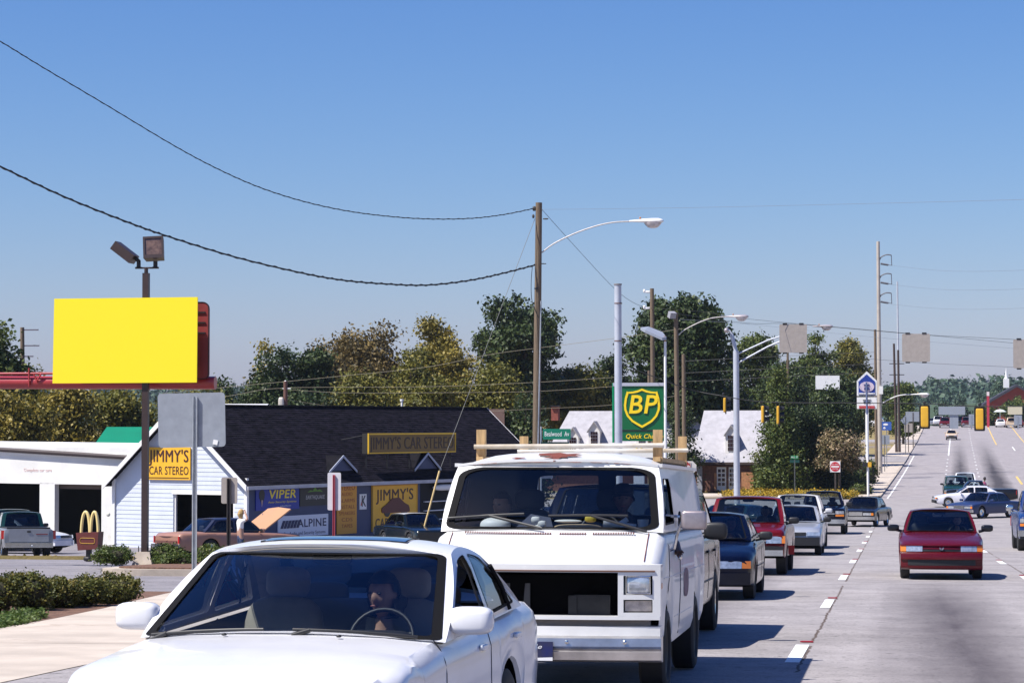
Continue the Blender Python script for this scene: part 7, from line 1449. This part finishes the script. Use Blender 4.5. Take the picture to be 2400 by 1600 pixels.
# ------------------------------------------------------------------ vegetation
T = tree
T('tree cut by the left edge, sunlit yellow-green top above the red tube', -95, 56, 748, 142, L_GREEN, 9000, .36, seed=5)
T('small ragged tree just right of the left edge pole', 38, 108, 858, 150, L_OLIVE, 2500, .3, nb=9)
T('golden tree at the far left below the red tube', -70, 130, 896, 132, L_GOLD, 9000, .30, cbot=.12); T('bronze gold tree second from the left below the red tube', 70, 250, 905, 138, L_GOLD, 9000, .30, cbot=.12)
T('olive gold tree behind the brown floodlight pole', 200, 390, 892, 142, L_OLIVE, 9000, .30, cbot=.12); T('dull green tree behind the large grey sign back', 350, 560, 900, 150, L_OLIVE, 8000, .30, cbot=.12)
T('thin-topped dark tree right of the red sign box', 478, 545, 858, 165, L_DARK, 2200, .28, nb=9)
T('dark green rounded tree at the left end of the wood behind the shop', 545, 730, 805, 172, L_DARK, 15000, .34, cbot=.1); T('yellow-tipped sapling on the left shoulder of the wood', 588, 650, 805, 176, L_GOLD, 1500, .3, nb=7); T('dark green peak beside the brown autumn tree', 670, 785, 766, 174, L_DARK, 9000, .34, cbot=.1)
T('largest brown autumn tree behind the shop', 735, 985, 736, 186, L_BROWN, 16000, .34, cbot=.2, clump=.45, nb=22, shell=.45); T('sparse yellow-brown tree right of the brown autumn tree', 940, 1100, 738, 190, L_GOLD, 8000, .34, cbot=.25, nb=13, shell=.5); T('thin golden tree just left of the tall dark tree', 1000, 1140, 795, 184, L_GOLD, 7000, .32, cbot=.1)
T('rusty tree filling between the brown and the dark trees', 690, 830, 800, 178, L_BROWN, 6000, .32, cbot=.05); T('olive tree between the brown and the yellow-brown trees', 890, 1030, 790, 182, L_OLIVE, 7000, .32, cbot=.05)
T('shadowy olive tree low behind the shingle ridge, left', 600, 800, 868, 160, L_DARK, 9000, .30, cbot=.05); T('olive tree low behind the shingle ridge, middle', 760, 960, 852, 162, L_OLIVE, 10000, .30, cbot=.05); T('gold olive tree low behind the vent pipe', 900, 1090, 838, 164, L_OLIVE, 10000, .30, cbot=.05, seed=77); T('golden olive tree left of the tall wooden pole', 1030, 1270, 846, 168, L_OLIVE, 12000, .30, cbot=.05)
T('dark leafy bush beyond the right end of the shingle roof', 1150, 1300, 925, 160, L_DARK, 6000, .28, cbot=.02)
T('tall dark tree behind the wooden lamp pole', 1092, 1342, 680, 218, L_DARK, 12500, .46, cbot=.30, nb=30, clump=.36, tvar=.22)
T('grey-green tree between the wooden pole and the steel pole', 1245, 1450, 850, 222, L_OLIVE, 15000, .36, cbot=.02, nb=26); T('dark bough reaching left of the grey steel pole', 1385, 1480, 832, 225, L_DARK, 4000, .36, nb=10)
T('biggest dark oak behind the green petrol sign', 1440, 1748, 680, 205, L_DARK, 18000, .48, cbot=.28, nb=40, clump=.36, tvar=.22); T('dark lower oak right of the green petrol sign', 1570, 1780, 800, 212, L_DARK, 15000, .36, cbot=.1); T('dark tree low between the petrol sign and the roof wing', 1555, 1640, 940, 194, L_DARK, 3500, .26, cbot=.02, nb=10)
T('green tree behind the mast-arm pole', 1700, 1850, 785, 250, L_GREEN, 9000, .40, cbot=.1); T('bright green pointed tree above the white box sign', 1845, 1975, 772, 290, L_GREEN, 9000, .42, cbot=.1); T('yellow-green tree left of the tall pale pole', 1930, 2062, 795, 300, L_OLIVE, 9000, .42, cbot=.1); T('dark tree behind the house-shaped sign', 1860, 2062, 858, 262, L_DARK, 12000, .38, cbot=.05); T('dark hedge-like tree behind the white box sign', 1760, 1930, 845, 245, L_DARK, 10000, .36, cbot=.05)
T('dark evergreen with layered boughs at the corner, left', 1752, 1900, 870, 193, L_GREEN, 14000, .26, 'cone', 'evergreen_tree', 'evergreens at the far corner', cbot=.03, nb=34, clump=.3); T('dark evergreen with layered boughs at the corner, right', 1850, 2044, 912, 199, L_DARK, 15000, .26, 'cone', 'evergreen_tree', 'evergreens at the far corner', cbot=.03, nb=34, clump=.3)
T('rounded dark shrub filling the gap between the evergreens', 1820, 1960, 960, 196, L_DARK, 8000, .24, 'bush', 'shrub', 'evergreens at the far corner', cbot=.02)
T('shrub with pale pinkish blooms behind the no-entry sign', 1900, 2030, 1012, 193, L_BLOOM, 6500, .24, 'bush', 'flowering_shrub', None, cbot=.15, clump=.3, cat='shrub')
T('round green tree beyond the grass bank', 2076, 2158, 902, 345, L_GREEN, 8000, .42, cbot=.12); T('low dark trees right of the pale pole', 2060, 2110, 890, 400, L_DARK, 3000, .45, cbot=.05)
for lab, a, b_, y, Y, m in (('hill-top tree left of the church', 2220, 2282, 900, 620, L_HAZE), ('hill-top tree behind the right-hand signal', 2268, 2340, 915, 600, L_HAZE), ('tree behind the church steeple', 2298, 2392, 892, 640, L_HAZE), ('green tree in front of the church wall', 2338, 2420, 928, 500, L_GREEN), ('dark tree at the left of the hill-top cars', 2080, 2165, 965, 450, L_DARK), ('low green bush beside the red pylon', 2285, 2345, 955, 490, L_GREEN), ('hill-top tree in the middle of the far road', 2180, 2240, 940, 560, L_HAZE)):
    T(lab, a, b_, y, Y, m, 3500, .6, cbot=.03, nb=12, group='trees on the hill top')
T('rose-pink flowering tree behind the white roof', 1672, 1722, 934, 240, leafmat('leaf_rose', [(.10, .03, .05), (.30, .08, .14), (.42, .16, .22), (.5, .25, .3)], .2), 2000, .3, 'bush', 'flowering_shrub', None, cat='shrub', nb=9)
# far wooded ridge
r = np.random.default_rng(3); n = 1500; ys = r.uniform(900, 1600, n); xs = r.uniform(-420, 330, n); zt = CAM_H + (990 - 913) / F * ys * (.72 + .28 * (ys - 900) / 700) + 3 * np.sin(xs / 31) + 4 * np.sin(xs / 73 + 1)
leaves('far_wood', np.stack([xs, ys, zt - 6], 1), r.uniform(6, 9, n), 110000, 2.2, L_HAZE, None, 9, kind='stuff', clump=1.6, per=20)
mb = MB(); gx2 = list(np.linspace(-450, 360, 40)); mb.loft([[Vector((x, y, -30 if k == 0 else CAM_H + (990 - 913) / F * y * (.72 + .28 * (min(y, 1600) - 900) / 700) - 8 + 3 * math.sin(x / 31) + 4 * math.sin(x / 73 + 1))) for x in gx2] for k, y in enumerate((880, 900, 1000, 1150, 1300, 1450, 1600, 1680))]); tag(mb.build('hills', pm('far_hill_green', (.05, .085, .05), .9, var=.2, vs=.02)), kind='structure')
# hedge bushes near the pavement and on the island
def bush(lab, x0, x1, yt, Y, mat, group, n=7000, leaf=.05, seed=1, name='hedge_bush', dz=0, sq=.9, deep=1.0):
    a, b_ = P(x0, 990, Y).x, P(x1, 990, Y).x; xc = (a + b_) / 2; gz = H(xc, Y) + dz; h = (P((x0 + x1) / 2, yt, Y).z - gz) * 1.18; w = (b_ - a) * 1.2
    t = thing(name, lab, 'bush', (xc, Y, gz), group=group); rng = random.Random(seed); C, Rd = [], []
    for i in range(16):
        a_ = i * 2.4; k = math.sqrt((i + .5) / 16); rb = w * rng.uniform(.17, .24); C.append((math.cos(a_) * k * (w / 2 - rb * .8), math.sin(a_) * k * (w / 2 - rb * .8) * deep, h * rng.uniform(.3, .62 if k > .6 else .7))); Rd.append((rb, rb, h * .33))
    leaves('foliage', C, Rd, n, leaf, mat, t, seed, clump=leaf * .9, per=14, up=.5, tvar=.2, shell=.7)
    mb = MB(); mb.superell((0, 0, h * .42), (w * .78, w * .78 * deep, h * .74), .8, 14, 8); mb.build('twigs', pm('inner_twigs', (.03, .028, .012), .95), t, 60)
    for i in range(5):
        mb = MB(); mb.tube([(math.cos(i * 1.3) * w * .2, math.sin(i * 1.3) * w * .2 * deep, -.02), (math.cos(i * 1.3) * w * .28, math.sin(i * 1.3) * w * .28 * deep, h * .5)], .012, 5); mb.build('stem', BARK, t)
GH = 'clipped hedge by the pavement'
for i, (lab, a, b_, y, Y) in enumerate((('clipped hedge bush cut by the left edge', -65, 40, 1352, 33.6), ('clipped hedge bush, second from the left edge', 20, 118, 1350, 34.2), ('clipped hedge bush, third from the left, lowest of the row', 98, 182, 1360, 35.0), ('clipped hedge bush, fourth from the left', 160, 250, 1358, 35.7), ('clipped hedge bush at the right end of the row', 228, 326, 1352, 36.6))): bush(lab, a, b_, y, Y, leafmat('leaf_bronze_box', [(.020, .032, .007), (.066, .082, .014), (.13, .125, .022), (.22, .17, .04)], .2), GH, 12000, .04, 11 + i)
GI = 'green bushes on the island round the floodlight pole'
for i, (lab, a, b_, y, Y) in enumerate((('rounded green bush left of the concrete pole base', 226, 306, 1285, 53.0), ('rounded green bush right of the concrete pole base', 356, 432, 1281, 53.9), ('small green bush in front, nearest the grey signpost', 372, 460, 1301, 52.2), ('green bush at the right end behind the grey signpost', 455, 545, 1283, 54.0), ('green bush mostly hidden by the white sedan', 540, 640, 1283, 54.2))): bush(lab, a, b_, y, Y, L_BOX, GI, 8000, .05, 31 + i, 'bush', .12)
bush('dark clipped box hedge casting shade at the far corner', 2012, 2052, 1082, 214, L_BOX, None, 5000, .18, 61, 'box_hedge', 0, deep=2.6); bush('low olive bush by the far corner kerb', 1990, 2040, 1138, 190, L_BOX, None, 2500, .12, 62, 'bush')
# ground cover
def cover(name, lab, poly, n, leaf, mat, h=.12, seed=3, kind='stuff'):
    r = np.random.default_rng(seed); poly = np.array(poly); x0, y0_ = poly.min(0); x1, y1_ = poly.max(0); C = []
    while len(C) < n:
        p = (r.uniform(x0, x1), r.uniform(y0_, y1_)); ins = False; j = len(poly) - 1
        for i in range(len(poly)):
            if (poly[i][1] > p[1]) != (poly[j][1] > p[1]) and p[0] < (poly[j][0] - poly[i][0]) * (p[1] - poly[i][1]) / (poly[j][1] - poly[i][1]) + poly[i][0]: ins = not ins
            j = i
        if ins: C.append((p[0], p[1], H(*p) + h * .35))
    return leaves(name, C, np.full(len(C), h), n * 10, leaf, mat, None, seed, clump=h * .5, per=10, kind='stuff', up=1.0)
q = [G(*p) for p in ((-60, 1462), (60, 1438), (112, 1446), (60, 1462), (0, 1472), (-60, 1484))]; cover('ground_cover', '', [(p.x, p.y) for p in q], 700, .045, leafmat('leaf_fresh', [(.03, .06, .01), (.07, .12, .02), (.12, .17, .04), (.18, .22, .08)], .3), .07)
cover('dry_grass', '', [(-32, 62.5), (-17.5, 61.5), (-17, 74), (-36, 74)], 900, .10, leafmat('leaf_straw', [(.10, .085, .02), (.22, .16, .05), (.34, .25, .09), (.42, .32, .12)], .2), .07, 5)
yl = [(P(1700, 990, 184).x, 183.5), (P(2012, 990, 184).x, 183.5), (P(2005, 990, 190).x, 189.5), (P(1700, 990, 191).x, 191)]; cover('flower_bed', '', yl, 1500, .16, L_YEL, .32, 7)
cover('grass', '', [(CX(190) - 30, 192), (CX(190) - 11, 192), (CX(265) - 11, 265), (CX(265) - 30, 265)], 1500, .16, leafmat('leaf_straw', [(.10, .085, .02), (.22, .16, .05), (.34, .25, .09), (.42, .32, .12)], .2), .10, 8)
# ------------------------------------------------------------------ air
hz = MB(); hz.box((-60, 830, -7), (1900, 1800, 82)); ho = hz.build('haze', pm('unused_air', (1, 1, 1)))
hm = bpy.data.materials.new('haze_air'); hm.use_nodes = True; hm.node_tree.nodes.clear()
hv = hm.node_tree.nodes.new('ShaderNodeVolumePrincipled'); hv.inputs['Density'].default_value = .00009; hv.inputs['Color'].default_value = (.80, .88, 1.0, 1); hv.inputs['Anisotropy'].default_value = .3
hu = hm.node_tree.nodes.new('ShaderNodeOutputMaterial'); hm.node_tree.links.new(hv.outputs[0], hu.inputs[1])
ho.data.materials.clear(); ho.data.materials.append(hm); ho['kind'] = 'stuff'
